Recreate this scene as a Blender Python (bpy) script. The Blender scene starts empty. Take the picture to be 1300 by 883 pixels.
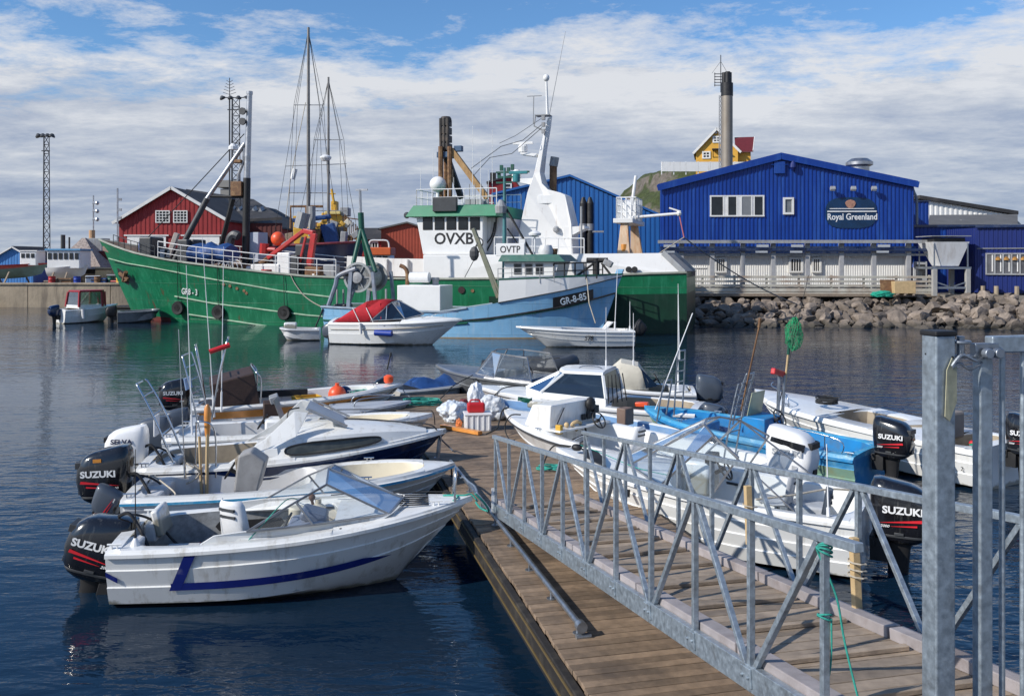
import bpy, bmesh, math, random
from mathutils import Vector as V, Matrix, noise
R = math.radians
PI = math.pi
random.seed(7)
S = bpy.context.scene
COL = S.collection
# ------------------------------------------------------------------ camera, world, sun, exposure
CF, CH, CX, CY = 1150.0, 4.0, 650.0, 330.0          # focal length in photo pixels, eye height, horizon
cam = bpy.data.objects.new('camera', bpy.data.cameras.new('camera'))
COL.objects.link(cam)
cam.location = (0, 0, CH)
cam.rotation_euler = (PI/2, 0, 0)
cam.data.sensor_width = 36
cam.data.lens = 36*CF/1300
cam.data.shift_y = -(441.5-CY)/1300
cam.data.clip_start = .1
cam.data.clip_end = 6000
S.camera = cam
S.view_settings.view_transform = 'Standard'
S.view_settings.look = 'None'
S.view_settings.exposure = 0.0
S.view_settings.gamma = 1
S.view_settings.use_curve_mapping = False
SUN_AZ, SUN_EL = R(243), R(34)                        # compass style: 0 = +Y, 90 = +X
sdir = V((math.sin(SUN_AZ)*math.cos(SUN_EL), math.cos(SUN_AZ)*math.cos(SUN_EL), math.sin(SUN_EL)))
sl = bpy.data.lights.new('sun', 'SUN'); sl.energy = 4.7; sl.angle = R(.55); sl.color = (1, .945, .86)
so = bpy.data.objects.new('sun', sl); COL.objects.link(so)
so.rotation_euler = (-sdir).to_track_quat('-Z', 'Y').to_euler()
so.location = (-40, -20, 60)

class N:
    def __init__(s, tree): s.t = tree; s.n = tree.nodes; s.l = tree.links
    def new(s, typ, props=None, **ins):
        n = s.n.new(typ)
        for k, v in (props or {}).items(): setattr(n, k, v)
        for k, v in ins.items():
            k = int(k[1:]) if k[0] == '_' and k[1:].isdigit() else k.replace('_', ' ')
            s.set(n.inputs[k], v)
        return n
    def set(s, sock, v):
        if hasattr(v, 'is_output') or isinstance(v, bpy.types.NodeSocket): s.l.new(v, sock)
        elif isinstance(v, (tuple, list)) and sock.type == 'RGBA': sock.default_value = tuple(v)+((1,) if len(v) == 3 else ())
        else: sock.default_value = v
    def math(s, op, a, b=0.0, c=0.0, clamp=False):
        n = s.n.new('ShaderNodeMath'); n.operation = op; n.use_clamp = clamp
        for i, v in enumerate((a, b, c)): s.set(n.inputs[i], v)
        return n.outputs[0]
    def mix(s, f, a, b, mode='MIX'):
        n = s.n.new('ShaderNodeMixRGB'); n.blend_type = mode
        s.set(n.inputs[0], f); s.set(n.inputs[1], a); s.set(n.inputs[2], b)
        return n.outputs[0]
    def ramp(s, f, stops):
        n = s.n.new('ShaderNodeValToRGB'); cr = n.color_ramp
        while len(cr.elements) < len(stops): cr.elements.new(.5)
        for e, (p, c) in zip(cr.elements, stops):
            e.position = p; e.color = (c, c, c, 1) if isinstance(c, (int, float)) else tuple(c)+(1,)
        s.set(n.inputs[0], f)
        return n.outputs[0]
    def noise(s, vec, scale, detail=4, rough=.55, dist=0.0):
        n = s.n.new('ShaderNodeTexNoise'); s.set(n.inputs['Vector'], vec)
        n.inputs['Scale'].default_value = scale; n.inputs['Detail'].default_value = detail
        n.inputs['Roughness'].default_value = rough; n.inputs['Distortion'].default_value = dist
        return n.outputs['Fac']
    def mapping(s, vec, scale=(1, 1, 1), loc=(0, 0, 0), rot=(0, 0, 0)):
        n = s.n.new('ShaderNodeMapping'); s.set(n.inputs['Vector'], vec)
        n.inputs['Scale'].default_value = scale; n.inputs['Location'].default_value = loc; n.inputs['Rotation'].default_value = rot
        return n.outputs[0]

def make_world():
    w = bpy.data.worlds.new('World'); S.world = w; w.use_nodes = True
    t = N(w.node_tree); t.n.clear()
    sky = t.new('ShaderNodeTexSky', dict(sky_type='NISHITA', sun_disc=False, sun_elevation=SUN_EL, sun_rotation=SUN_AZ,
                                         air_density=1.0, dust_density=.6, ozone_density=1.6))
    tc = t.n.new('ShaderNodeTexCoord')
    sx = t.n.new('ShaderNodeSeparateXYZ'); t.l.new(tc.outputs['Generated'], sx.inputs[0])
    z = t.math('MAXIMUM', sx.outputs[2], 0.0)
    dz = t.math('ADD', z, .12)
    cx = t.n.new('ShaderNodeCombineXYZ')
    t.set(cx.inputs[0], t.math('DIVIDE', sx.outputs[0], dz)); t.set(cx.inputs[1], t.math('DIVIDE', sx.outputs[1], dz))
    v = cx.outputs[0]
    big = t.noise(t.mapping(v, (.62, .80, 1), (3.1, .7, 0)), 1.1, 8, .6, .3)
    fine = t.noise(t.mapping(v, (1.0, 1.15, 1), (1.3, 5.2, 0), (0, 0, .35)), 2.9, 10, .70, .15)
    lay = t.noise(t.mapping(v, (.42, .95, 1), (7.7, 2.1, 0), (0, 0, -.15)), 1.7, 8, .6, .25)
    # cover: closed deck low down, broken higher up, open blue overhead
    cov = t.ramp(z, [(0.0, .62), (.05, .74), (.14, .66), (.20, .54), (.235, .44), (.28, .385), (.45, .32), (1.0, .22)])
    d = t.math('ADD', t.math('MULTIPLY', big, .52), t.math('MULTIPLY', fine, .48))
    dens = t.math('ADD', d, t.math('SUBTRACT', cov, .5))
    fac = t.ramp(dens, [(.415, 0.0), (.475, .55), (.545, 1.0)])
    # lighter tops where the deck is thin and high, blue grey undersides low down
    tone = t.math('ADD', t.math('MULTIPLY', lay, .66), t.math('MULTIPLY', fine, .54))
    hi = t.ramp(z, [(0.0, .10), (.03, .03), (.10, .03), (.15, .13), (.19, .26), (.24, .34), (1.0, .34)])
    tone = t.math('ADD', tone, t.math('SUBTRACT', hi, .15))
    ccol = t.ramp(tone, [(.32, (2.9, 3.55, 5.1)), (.45, (4.1, 4.7, 6.0)), (.58, (5.9, 6.3, 7.1)), (.70, (7.9, 8.05, 8.4))])
    skyc = t.mix(1.0, sky.outputs[0], (.80, 1.18, 1.55, 1), 'MULTIPLY')
    # thin bright gap just over the horizon
    gap = t.ramp(z, [(0.0, .55), (.022, .38), (.05, .10), (.08, 0.0)])
    low = t.mix(t.math('MULTIPLY', gap, t.ramp(lay, [(.40, .25), (.62, 1.0)])), ccol, (4.1, 4.9, 6.0, 1))
    out = t.mix(t.math('MULTIPLY', fac, .95), skyc, low)
    bg = t.new('ShaderNodeBackground', None, Color=out, Strength=.095)
    o = t.n.new('ShaderNodeOutputWorld'); t.l.new(bg.outputs[0], o.inputs[0])
make_world()

# ------------------------------------------------------------------ photo pixel -> world helpers (where things stand on the ground / at a depth)
def G(px, py, z=0.0):
    Y = CF*(CH-z)/(py-CY)
    return V(((px-CX)/CF*Y, Y, z))
def D(px, py, Y): return V(((px-CX)/CF*Y, Y, CH-(py-CY)/CF*Y))
class Frame:
    """local axes of something that lies at heading a; pl() meets the sight line of a pixel with the plane y = yl"""
    def __init__(s, o, a): s.o = V((o[0], o[1])); s.a = a; s.c = math.cos(a); s.s = math.sin(a)
    def loc(s, p):
        dx, dy = p[0]-s.o.x, p[1]-s.o.y
        return V((dx*s.c+dy*s.s, -dx*s.s+dy*s.c, p[2] if len(p) > 2 else 0))
    def pl(s, px, py, yl=0.0):
        kx = (px-CX)/CF
        Y = (yl - s.o.x*s.s + s.o.y*s.c)/(s.c - kx*s.s)
        return s.loc((kx*Y, Y, CH-(py-CY)/CF*Y))
    def plx(s, px, py, xl):
        kx = (px-CX)/CF
        Y = (xl + s.o.x*s.c + s.o.y*s.s)/(kx*s.c + s.s)
        return s.loc((kx*Y, Y, CH-(py-CY)/CF*Y))

# ------------------------------------------------------------------ materials
def srgb(r, g, b):
    f = lambda c: ((c/255+.055)/1.055)**2.4 if c > 10.3 else c/255/12.92
    return (f(r), f(g), f(b))
SCUM = set()
def mat(name, col, rough=.5, metal=0.0, var=.1, sc=2.5, bump=0.0, bsc=30, dirt=None, dsc=1.5, damt=.5, streak=False, island=0.0,
        coat=0.0, rvar=.0, rnd=0.0, dth=.5, bstretch=None, d2=None, plates=None):
    m = bpy.data.materials.new(name); m.use_nodes = True
    t = N(m.node_tree); b = t.n['Principled BSDF']
    tc = t.n.new('ShaderNodeTexCoord').outputs['Object']
    n1 = t.noise(tc, sc, 5, .6)
    c = t.ramp(n1, [(.28, tuple(x*(1-var) for x in col)), (.72, tuple(min(1, x*(1+var)) for x in col))])
    if island or rnd:
        f = t.n.new('ShaderNodeNewGeometry').outputs['Random Per Island'] if island else t.n.new('ShaderNodeObjectInfo').outputs['Random']
        k = island or rnd
        c = t.mix(1.0, c, t.ramp(f, [(0, 1-k), (1, 1+k)]), 'MULTIPLY')
    if dirt:
        mp = t.mapping(tc, (1, 1, .12) if streak else (1, 1, 1), (.37, 1.9, 2.3))
        n2 = t.noise(mp, dsc*(3 if streak else 1), 7, .65)
        f = t.ramp(n2, [(dth, 0.0), (min(.98, dth+.16), damt)])
        c = t.mix(f, c, tuple(dirt)+(1,))
    seam = None
    if plates:                                                                # welded plates or sheet joints: (width, height, depth)
        bk = t.n.new('ShaderNodeTexBrick'); t.l.new(t.mapping(tc, (1, 1, 1), (.3, .2, .1), (PI/2, 0, 0)), bk.inputs['Vector'])
        for k, v in (('Scale', 1.0), ('Brick Width', plates[0]), ('Row Height', plates[1]), ('Mortar Size', .018), ('Mortar Smooth', .6)): bk.inputs[k].default_value = v
        seam = bk.outputs['Fac']; c = t.mix(t.math('MULTIPLY', seam, .35), c, tuple(x*.45 for x in col)+(1,))
    if d2:                                                                    # a second, sparser stain: (colour, scale, threshold, amount)
        n3 = t.noise(t.mapping(tc, (1, 1, .22), (5.1, .3, 8.8)), d2[1], 8, .7)
        c = t.mix(t.ramp(n3, [(d2[2], 0.0), (d2[2]+.07, d2[3])]), c, tuple(d2[0])+(1,))
    if name in ('gelcoat', 'gelcoat_dull', 'gelcoat_clean', 'granite_rock'):
        sz = t.n.new('ShaderNodeSeparateXYZ'); rock = name[1] == 'r'          # brown growth along the waterline, wet foot of the boulders
        t.l.new(t.n.new('ShaderNodeNewGeometry').outputs['Position'] if rock else tc, sz.inputs[0])
        zz = t.math('ADD', sz.outputs[2], t.math('MULTIPLY', t.math('SUBTRACT', t.noise(tc, 5, 5, .6), .5), -.5 if rock else -.22))
        c = t.mix(t.ramp(zz, [(.12, .8), (.42, 0.0)] if rock else [(.035, .75), (.085, 0.0)]), c, (.035, .033, .026, 1) if rock else (.17, .145, .075, 1))
        if not rock:
            sp = t.noise(t.mapping(tc, (1, 1, .35)), 38, 3, .7)
            c = t.mix(t.ramp(sp, [(.70, 0.0), (.76, .55)]), c, (.30, .28, .24, 1))
    t.set(b.inputs['Base Color'], c)
    if rvar: t.set(b.inputs['Roughness'], t.ramp(n1, [(.3, max(0, rough-rvar)), (.7, min(1, rough+rvar))]))
    else: b.inputs['Roughness'].default_value = rough
    b.inputs['Metallic'].default_value = metal
    b.inputs['Coat Weight'].default_value = coat; b.inputs['Coat Roughness'].default_value = .08
    if bump:
        vec = t.mapping(tc, bstretch) if bstretch else tc
        bp = t.new('ShaderNodeBump', None, Strength=1.0, Distance=bump, Height=t.noise(vec, bsc, 4, .6) if seam is None else t.math('ADD', t.noise(vec, bsc, 4, .6), t.math('MULTIPLY', seam, .35)))
        t.l.new(bp.outputs[0], b.inputs['Normal'])
    return m
def glass_mat(name, tint, refl=.12, dust=.0):
    m = bpy.data.materials.new(name); m.use_nodes = True
    t = N(m.node_tree); t.n.clear()
    tr = t.new('ShaderNodeBsdfTransparent', None, Color=tint)
    gl = t.new('ShaderNodeBsdfGlossy', None, Color=(.9, .95, 1), Roughness=.03)
    lw = t.new('ShaderNodeLayerWeight', None, Blend=.22)
    f = t.math('ADD', t.math('MULTIPLY', lw.outputs['Fresnel'], .75), refl, clamp=True)
    mx = t.n.new('ShaderNodeMixShader'); t.set(mx.inputs[0], f); t.l.new(tr.outputs[0], mx.inputs[1]); t.l.new(gl.outputs[0], mx.inputs[2])
    out = mx.outputs[0]
    if dust:
        tc = t.n.new('ShaderNodeTexCoord').outputs['Object']
        df = t.new('ShaderNodeBsdfDiffuse', None, Color=(.7, .7, .68))
        m2 = t.n.new('ShaderNodeMixShader'); t.set(m2.inputs[0], t.ramp(t.noise(tc, 5, 6, .6), [(.35, dust*.4), (.7, dust)]))
        t.l.new(out, m2.inputs[1]); t.l.new(df.outputs[0], m2.inputs[2]); out = m2.outputs[0]
    o = t.n.new('ShaderNodeOutputMaterial'); t.l.new(out, o.inputs[0])
    return m

GEL = mat('gelcoat', (.74, .74, .72), .28, var=.05, sc=1.6, dirt=(.40, .36, .29), dsc=2.6, damt=.6, streak=True, coat=.25, dth=.53, bump=.0015, bsc=3)
GELD = mat('gelcoat_dull', (.60, .60, .60), .42, var=.07, sc=2.2, dirt=(.34, .31, .26), dsc=3.2, damt=.5, dth=.54, bump=.001, bsc=6)
GELW = mat('gelcoat_clean', (.80, .80, .78), .25, var=.04, sc=1.5, dirt=(.46, .41, .33), dsc=2.8, damt=.5, streak=True, coat=.3, dth=.56, bump=.001, bsc=3)
CREAM = mat('cream_liner', (.66, .60, .47), .45, var=.06, dirt=(.36, .30, .22), dsc=2.5, damt=.4)
LINER = mat('flecked_liner', (.30, .31, .31), .65, var=.3, sc=14, dirt=(.12, .11, .10), dsc=2.2, damt=.55, bump=.001, bsc=90)
PALEGREY = mat('pale_grey_gelcoat', (.42, .44, .47), .4, var=.07, dirt=(.22, .21, .2), dsc=2.4, damt=.4)
TAN = mat('tan_interior', (.36, .30, .22), .6, var=.12, dirt=(.16, .13, .1), dsc=2, damt=.5)
NAVY = mat('navy_paint', (.008, .022, .075), .22, var=.2, coat=.3, dirt=(.10, .11, .13), dsc=3, damt=.35)
STRIPE = mat('blue_stripe', (.012, .022, .17), .3, var=.15, dirt=(.3, .3, .35), dsc=5, damt=.35, dth=.6)
SKYB = mat('faded_blue_paint', (.045, .30, .52), .5, var=.2, sc=4, dirt=(.45, .62, .66), dsc=5, damt=.6, dth=.52, bump=.002, bsc=18)
TURQ = mat('bright_blue_paint', (.012, .21, .50), .45, var=.15, sc=3, dirt=(.10, .13, .14), dsc=3, damt=.45)
DECKBLUE = mat('pale_blue_deck', (.16, .30, .50), .5, var=.12, dirt=(.4, .42, .42), damt=.4)
BLACK = mat('black_gloss', (.010, .010, .012), .16, var=.3, coat=.6, dirt=(.085, .085, .08), dsc=5, damt=.7, streak=True, dth=.56)
BLACKM = mat('black_matt', (.012, .012, .013), .55, var=.3, dirt=(.06, .055, .05), damt=.4)
RUBBER = mat('black_rubber', (.014, .014, .015), .7, var=.3, bump=.002, bsc=40)
SLATE = mat('slate_grey_cowl', (.06, .075, .10), .35, var=.15, coat=.2)
WHITEP = mat('white_paint', (.76, .76, .75), .4, var=.05, sc=1.3, dirt=(.40, .30, .22), dsc=1.3, damt=.55, streak=True, dth=.60)
WHITES = mat('white_paint_rusty', (.74, .73, .71), .45, var=.06, sc=1.0, dirt=(.33, .16, .07), dsc=1.1, damt=.7, streak=True, dth=.60, d2=((.20, .085, .035), 2.2, .64, .7))
WHITEC = mat('white_plastic', (.78, .78, .78), .35, var=.04, dirt=(.5, .48, .44), damt=.3)
REDP = mat('red_plastic', (.50, .018, .022), .35, var=.12)
REDC = mat('red_canvas', (.42, .012, .022), .85, var=.2, sc=5, bump=.006, bsc=7)
CANVAS = mat('cream_canvas', (.60, .56, .47), .85, var=.08, sc=3, bump=.008, bsc=5, dirt=(.3, .27, .22), damt=.35)
BROWNC = mat('dark_brown_canvas', (.045, .024, .018), .7, var=.2, sc=4, bump=.008, bsc=5)
GALV = mat('galvanised_steel', (.36, .415, .46), .40, .6, var=.30, sc=26, bump=.0007, bsc=60, dirt=(.17, .165, .16), dsc=7, damt=.6, rvar=.12, dth=.56)
GALVD = mat('galvanised_tube', (.30, .33, .37), .38, .8, var=.25, sc=14, rvar=.1)
STEEL = mat('stainless', (.62, .63, .64), .18, 1.0, var=.08)
ALU = mat('bare_aluminium', (.46, .46, .47), .38, .9, var=.14, sc=3, dirt=(.25, .24, .23), dsc=2, damt=.4, rvar=.08)
ALUH = mat('weathered_aluminium', (.24, .25, .26), .5, .55, var=.2, sc=2, dirt=(.12, .12, .12), dsc=2, damt=.5)
WOOD = mat('weathered_planks', (.222, .157, .105), .75, var=.28, sc=9, island=.28, bump=.004, bsc=16, bstretch=(.25, 6, 6), dirt=(.065, .05, .04), dsc=1.1, damt=.72, dth=.50)
WOODG = mat('grey_planks', (.275, .215, .16), .75, var=.26, sc=9, island=.26, bump=.004, bsc=16, bstretch=(.25, 6, 6), dirt=(.10, .08, .07), dsc=1.6, damt=.6, dth=.54)
WOODO = mat('varnished_wood', (.62, .25, .055), .35, var=.25, sc=4, coat=.2, bump=.001, bsc=20)
WOODP = mat('pale_timber', (.50, .36, .19), .6, var=.15, sc=6, bump=.002, bsc=30)
WOODD = mat('dark_tarred_wood', (.018, .015, .013), .75, var=.4, sc=6, bump=.005, bsc=20, dirt=(.10, .085, .06), dsc=3, damt=.4)
BEAM = mat('kickboard_timber', (.30, .27, .27), .75, var=.2, sc=5, bump=.003, bsc=20, island=.15, dirt=(.12, .08, .06), damt=.6)
GREENH = mat('green_hull_paint', (.006, .135, .058), .36, var=.22, sc=.7, dirt=(.035, .24, .13), dsc=1.6, damt=.6, streak=True, dth=.52, bump=.02, bsc=1.1, rvar=.06, d2=((.10, .045, .022), 1.5, .61, .8), plates=(2.6, 1.15))
GREEND = mat('dark_green_paint', (.008, .085, .055), .45, var=.15, sc=2, dirt=(.1, .12, .1), damt=.3)
GREENR = mat('roof_green_paint', (.02, .20, .10), .5, var=.15, sc=1, dirt=(.10, .22, .14), dsc=2, damt=.4)
BOOT = mat('rust_red_antifouling', (.16, .028, .022), .7, var=.3, sc=2, dirt=(.06, .05, .04), damt=.6)
CUTB = mat('light_blue_hull_paint', (.24, .485, .715), .42, var=.12, sc=.9, dirt=(.40, .55, .68), dsc=1.4, damt=.6, streak=True, dth=.52, bump=.012, bsc=1.6, d2=((.24, .17, .11), 2.0, .62, .65), plates=(2.2, .8))
GREYP = mat('grey_paint', (.30, .31, .32), .5, var=.15, dirt=(.18, .13, .10), dsc=2, damt=.4, streak=True)
DGREY = mat('dark_grey_paint', (.045, .048, .052), .5, var=.2)
RUST = mat('rusty_brown_steel', (.15, .075, .035), .75, var=.35, sc=5, dirt=(.36, .22, .10), dsc=3, damt=.6, bump=.004, bsc=20)
ORANGER = mat('ochre_steel', (.40, .24, .10), .7, var=.25, sc=3, dirt=(.20, .10, .04), dsc=2.5, damt=.6, streak=True)
PEACH = mat('peeling_cream_paint', (.60, .44, .30), .6, var=.15, sc=1.5, dirt=(.50, .20, .05), dsc=1.5, damt=.7, streak=True)
REDM = mat('red_machinery_paint', (.42, .022, .022), .45, var=.2, dirt=(.16, .07, .04), dsc=3, damt=.5)
ORANGE = mat('orange_buoy', (.80, .10, .03), .4, var=.1, dirt=(.4, .1, .05), damt=.3)
ORANGEY = mat('orange_trim', (.62, .25, .04), .45, var=.15, dirt=(.35, .15, .05), damt=.4)
YELLOW = mat('yellow_paint', (.62, .36, .04), .55, var=.12, dirt=(.3, .16, .05), damt=.5, dsc=2)
BLUEW = mat('royal_blue_cladding', (.002, .037, .245), .45, var=.12, sc=.35, plates=(40, 3.1), dirt=(.02, .085, .34), dsc=.6, damt=.6, streak=True, dth=.5)
BLUE2 = mat('mid_blue_cladding', (.006, .085, .29), .45, var=.07, sc=.4, dirt=(.03, .14, .40), dsc=.5, damt=.4, streak=True)
BLUED = mat('navy_cladding', (.006, .018, .13), .5, var=.1, sc=.6)
WHITEW = mat('white_cladding', (.80, .79, .76), .5, var=.05, sc=.8, dirt=(.45, .38, .28), dsc=.9, damt=.5, streak=True, dth=.56)
REDW = mat('red_timber_cladding', (.26, .014, .016), .65, var=.14, sc=.8, dirt=(.36, .04, .04), dsc=.8, damt=.4, streak=True)
REDB = mat('rust_red_wall', (.33, .055, .028), .7, var=.12, sc=.9)
YELW = mat('ochre_house_wall', (.66, .36, .05), .65, var=.08, sc=1.2)
ROOFD = mat('dark_roof_felt', (.035, .035, .038), .8, var=.25, sc=1.5, dirt=(.10, .09, .085), dsc=.5, damt=.5)
ROOFR = mat('dark_red_roof', (.13, .014, .018), .7, var=.15)
ROOFG = mat('grey_roof_felt', (.12, .115, .11), .8, var=.2, sc=.8)
WIN = mat('window_pane', (.018, .022, .026), .06, var=.4, sc=1.2)
TRIM = mat('white_trim', (.74, .73, .70), .5, var=.05, dirt=(.5, .45, .4), damt=.3)
CONC = mat('quay_concrete', (.37, .30, .215), .85, var=.2, sc=.9, dirt=(.14, .115, .09), dsc=.6, damt=.65, streak=True, bump=.02, bsc=6, dth=.48)
GROUND = mat('gravel_ground', (.20, .18, .155), .95, var=.25, sc=.6, bump=.03, bsc=3)
ROCK = mat('granite_rock', (.20, .162, .132), .85, var=.4, sc=2.2, rnd=.42, bump=.03, bsc=5, dirt=(.10, .085, .075), dsc=1.6, damt=.6)
CHIM = mat('chimney_steel', (.27, .235, .19), .55, .35, var=.14, sc=.7, dirt=(.25, .19, .13), dsc=.8, damt=.5, streak=True)
TARP = mat('blue_tarpaulin', (.015, .06, .20), .55, var=.25, sc=4, bump=.03, bsc=5)
TEAL = mat('teal_rope', (.03, .30, .24), .8, var=.25, sc=20, bump=.004, bsc=120)
ROPE = mat('pale_rope', (.45, .40, .32), .85, var=.25, sc=20, bump=.003, bsc=120)
ROPED = mat('dark_rope', (.025, .027, .03), .8, var=.3, sc=20, bump=.003, bsc=120)
NETG = mat('green_netting', (.02, .32, .13), .85, var=.35, sc=14, bump=.02, bsc=40)
NETW = mat('grey_netting', (.30, .33, .32), .85, var=.4, sc=9, bump=.03, bsc=30)
BAG = mat('white_plastic_bag', (.62, .66, .70), .4, var=.14, sc=4, bump=.025, bsc=9, dirt=(.16, .28, .44), dsc=4, damt=.6, dth=.60)
BRASS = mat('brass_yellow_line', (.13, .09, .035), .6, var=.2)
LETW = mat('white_letter_paint', (.78, .78, .77), .5, var=.05)
LETB = mat('black_letter_paint', (.016, .016, .018), .5, var=.1)
REDL = mat('red_decal', (.62, .02, .03), .4, var=.08)
LETG = mat('grey_decal', (.36, .38, .40), .4, var=.1)
LAMPG = mat('lamp_glass', (.42, .44, .46), .15, var=.05)
BLUEB = mat('blue_plastic', (.012, .045, .30), .4, var=.1)
SKIN = mat('warm_interior', (.45, .22, .07), .7, var=.3, sc=3)
GLASS = glass_mat('windscreen_glass', (.84, .88, .90, 1), .035, .07)
GLASSD = glass_mat('smoked_glass', (.12, .14, .16, 1), .07)
# ------------------------------------------------------------------ mesh builder
class MB:
    def __init__(s): s.v = []; s.f = []; s.m = []; s.mats = []; s.cur = 0
    def mat(s, m):
        if m not in s.mats: s.mats.append(m)
        s.cur = s.mats.index(m); return s
    def add(s, vs, fs):
        o = len(s.v); s.v += [tuple(v) for v in vs]
        for f in fs: s.f.append([i+o for i in f]); s.m.append(s.cur)
        return s
    def box(s, c, size, rot=None):
        hx, hy, hz = size[0]/2, size[1]/2, size[2]/2
        vs = [V((x, y, z)) for x in (-hx, hx) for y in (-hy, hy) for z in (-hz, hz)]
        if rot is not None: vs = [rot @ v for v in vs]
        return s.add([v+V(c) for v in vs], [(0, 1, 3, 2), (4, 6, 7, 5), (0, 4, 5, 1), (2, 3, 7, 6), (0, 2, 6, 4), (1, 5, 7, 3)])
    def bar(s, p, q, w, h=None, up=(0, 0, 1)):
        p, q = V(p), V(q); h = h or w; d = q-p
        if d.length < 1e-6: return s
        x = d.normalized(); u = V(up)
        if abs(x.dot(u)) > .98: u = V((0, 1, 0))
        y = u.cross(x).normalized(); z = x.cross(y)
        vs = [e+y*a*w/2+z*b*h/2 for e in (p, q) for a, b in ((-1, -1), (1, -1), (1, 1), (-1, 1))]
        return s.add(vs, [(3, 2, 1, 0), (4, 5, 6, 7), (0, 1, 5, 4), (1, 2, 6, 5), (2, 3, 7, 6), (3, 0, 4, 7)])
    def tube(s, pts, r, n=8, r2=None):
        pts = [V(p) for p in pts]; k = len(pts); r2 = r if r2 is None else r2
        t = [(pts[min(i+1, k-1)]-pts[max(i-1, 0)]).normalized() for i in range(k)]
        u = V((0, 0, 1)) if abs(t[0].z) < .9 else V((1, 0, 0))
        u = (u-t[0]*u.dot(t[0])).normalized(); vs = []
        for i in range(k):
            u = u-t[i]*u.dot(t[i]); u = u.normalized() if u.length > 1e-6 else V((0, 0, 1)); w = t[i].cross(u)
            rr = r+(r2-r)*i/max(1, k-1)
            vs += [pts[i]+(u*math.cos(2*PI*j/n)+w*math.sin(2*PI*j/n))*rr for j in range(n)]
        fs = [(i*n+j, i*n+(j+1) % n, (i+1)*n+(j+1) % n, (i+1)*n+j) for i in range(k-1) for j in range(n)]
        return s.add(vs, fs+[tuple(range(n))[::-1], tuple((k-1)*n+j for j in range(n))])
    def loft(s, rings, closed=True, caps=True):
        n = len(rings[0]); vs = [p for r in rings for p in r]; fs = []
        for i in range(len(rings)-1):
            for j in range(n if closed else n-1): fs.append((i*n+j, i*n+(j+1) % n, (i+1)*n+(j+1) % n, (i+1)*n+j))
        if caps: fs += [tuple(range(n))[::-1], tuple((len(rings)-1)*n+j for j in range(n))]
        return s.add(vs, fs)
    def lathe(s, prof, c=(0, 0, 0), n=16, rot=None):
        rings = []
        for r, z in prof:
            q = [V((max(r, 1e-4)*math.cos(2*PI*j/n), max(r, 1e-4)*math.sin(2*PI*j/n), z)) for j in range(n)]
            rings.append([(rot @ p if rot is not None else p)+V(c) for p in q])
        return s.loft(rings)
    def ball(s, c, r, n=14, sc=(1, 1, 1)):
        k = n//2
        return s.add_l([[V((c[0]+r*sc[0]*math.sin(PI*i/k)*math.cos(2*PI*j/n), c[1]+r*sc[1]*math.sin(PI*i/k)*math.sin(2*PI*j/n), c[2]+r*sc[2]*math.cos(PI*i/k))) for j in range(n)] for i in range(k+1)])
    def add_l(s, rings): return s.loft(rings, True, False)
    def poly(s, pts, d=(0, 0, 0)):
        """a flat outline given its own thickness d"""
        pts = [V(p) for p in pts]; n = len(pts); d = V(d)
        if d.length == 0: return s.add(pts, [tuple(range(n))])
        return s.add(pts+[p+d for p in pts], [tuple(range(n))[::-1], tuple(range(n, 2*n))]+[(i, (i+1) % n, n+(i+1) % n, n+i) for i in range(n)])
    def build(s, name, m=None, parent=None, bevel=0, smooth=None, loc=None, rot=None, weld=False):
        me = bpy.data.meshes.new(name); me.from_pydata(s.v, [], s.f)
        if s.mats:
            for x in s.mats: me.materials.append(x)
            me.polygons.foreach_set('material_index', s.m)
        elif m: me.materials.append(m)
        b = bmesh.new(); b.from_mesh(me)
        if weld: bmesh.ops.remove_doubles(b, verts=b.verts, dist=1e-4)
        bmesh.ops.dissolve_degenerate(b, dist=1e-5, edges=b.edges)
        bmesh.ops.recalc_face_normals(b, faces=b.faces)
        b.to_mesh(me); b.free()
        if smooth:
            me.polygons.foreach_set('use_smooth', [True]*len(me.polygons)); me.set_sharp_from_angle(angle=R(smooth))
        o = bpy.data.objects.new(name, me); COL.objects.link(o)
        if parent: o.parent = parent
        if loc is not None: o.location = loc
        if rot is not None: o.rotation_euler = rot
        if bevel:
            md = o.modifiers.new('bevel', 'BEVEL'); md.width = bevel; md.segments = 2; md.limit_method = 'ANGLE'; md.angle_limit = R(40)
        return o
def tag(o, label=None, cat=None, group=None, kind=None):
    for k, v in (('label', label), ('category', cat), ('group', group), ('kind', kind)):
        if v: o[k] = v
    return o
def thing(name, label, cat, loc=(0, 0, 0), rz=0.0, group=None):
    o = bpy.data.objects.new(name, None); COL.objects.link(o); o.empty_display_size = .2
    o.location = V(loc); o.rotation_euler = (0, 0, rz)
    return tag(o, label, cat, group)
def struct(o): o['kind'] = 'structure'; return o
def copy_tree(o, parent=None):
    c = o.copy(); COL.objects.link(c)
    if parent: c.parent = parent
    for ch in o.children: copy_tree(ch, c)
    return c
def sag(p, q, drop, n=12):
    p, q = V(p), V(q)
    return [p.lerp(q, i/n)-V((0, 0, drop*4*(i/n)*(1-i/n))) for i in range(n+1)]
def smooth_path(pts, k=6):
    pts = [V(p) for p in pts]; out = []
    for i in range(len(pts)-1):
        p0, p1, p2, p3 = pts[max(i-1, 0)], pts[i], pts[i+1], pts[min(i+2, len(pts)-1)]
        for j in range(k):
            t = j/k
            out.append(.5*((2*p1)+(p2-p0)*t+(2*p0-5*p1+4*p2-p3)*t*t+(3*p1-p0-3*p2+p3)*t**3))
    return out+[pts[-1]]
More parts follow.
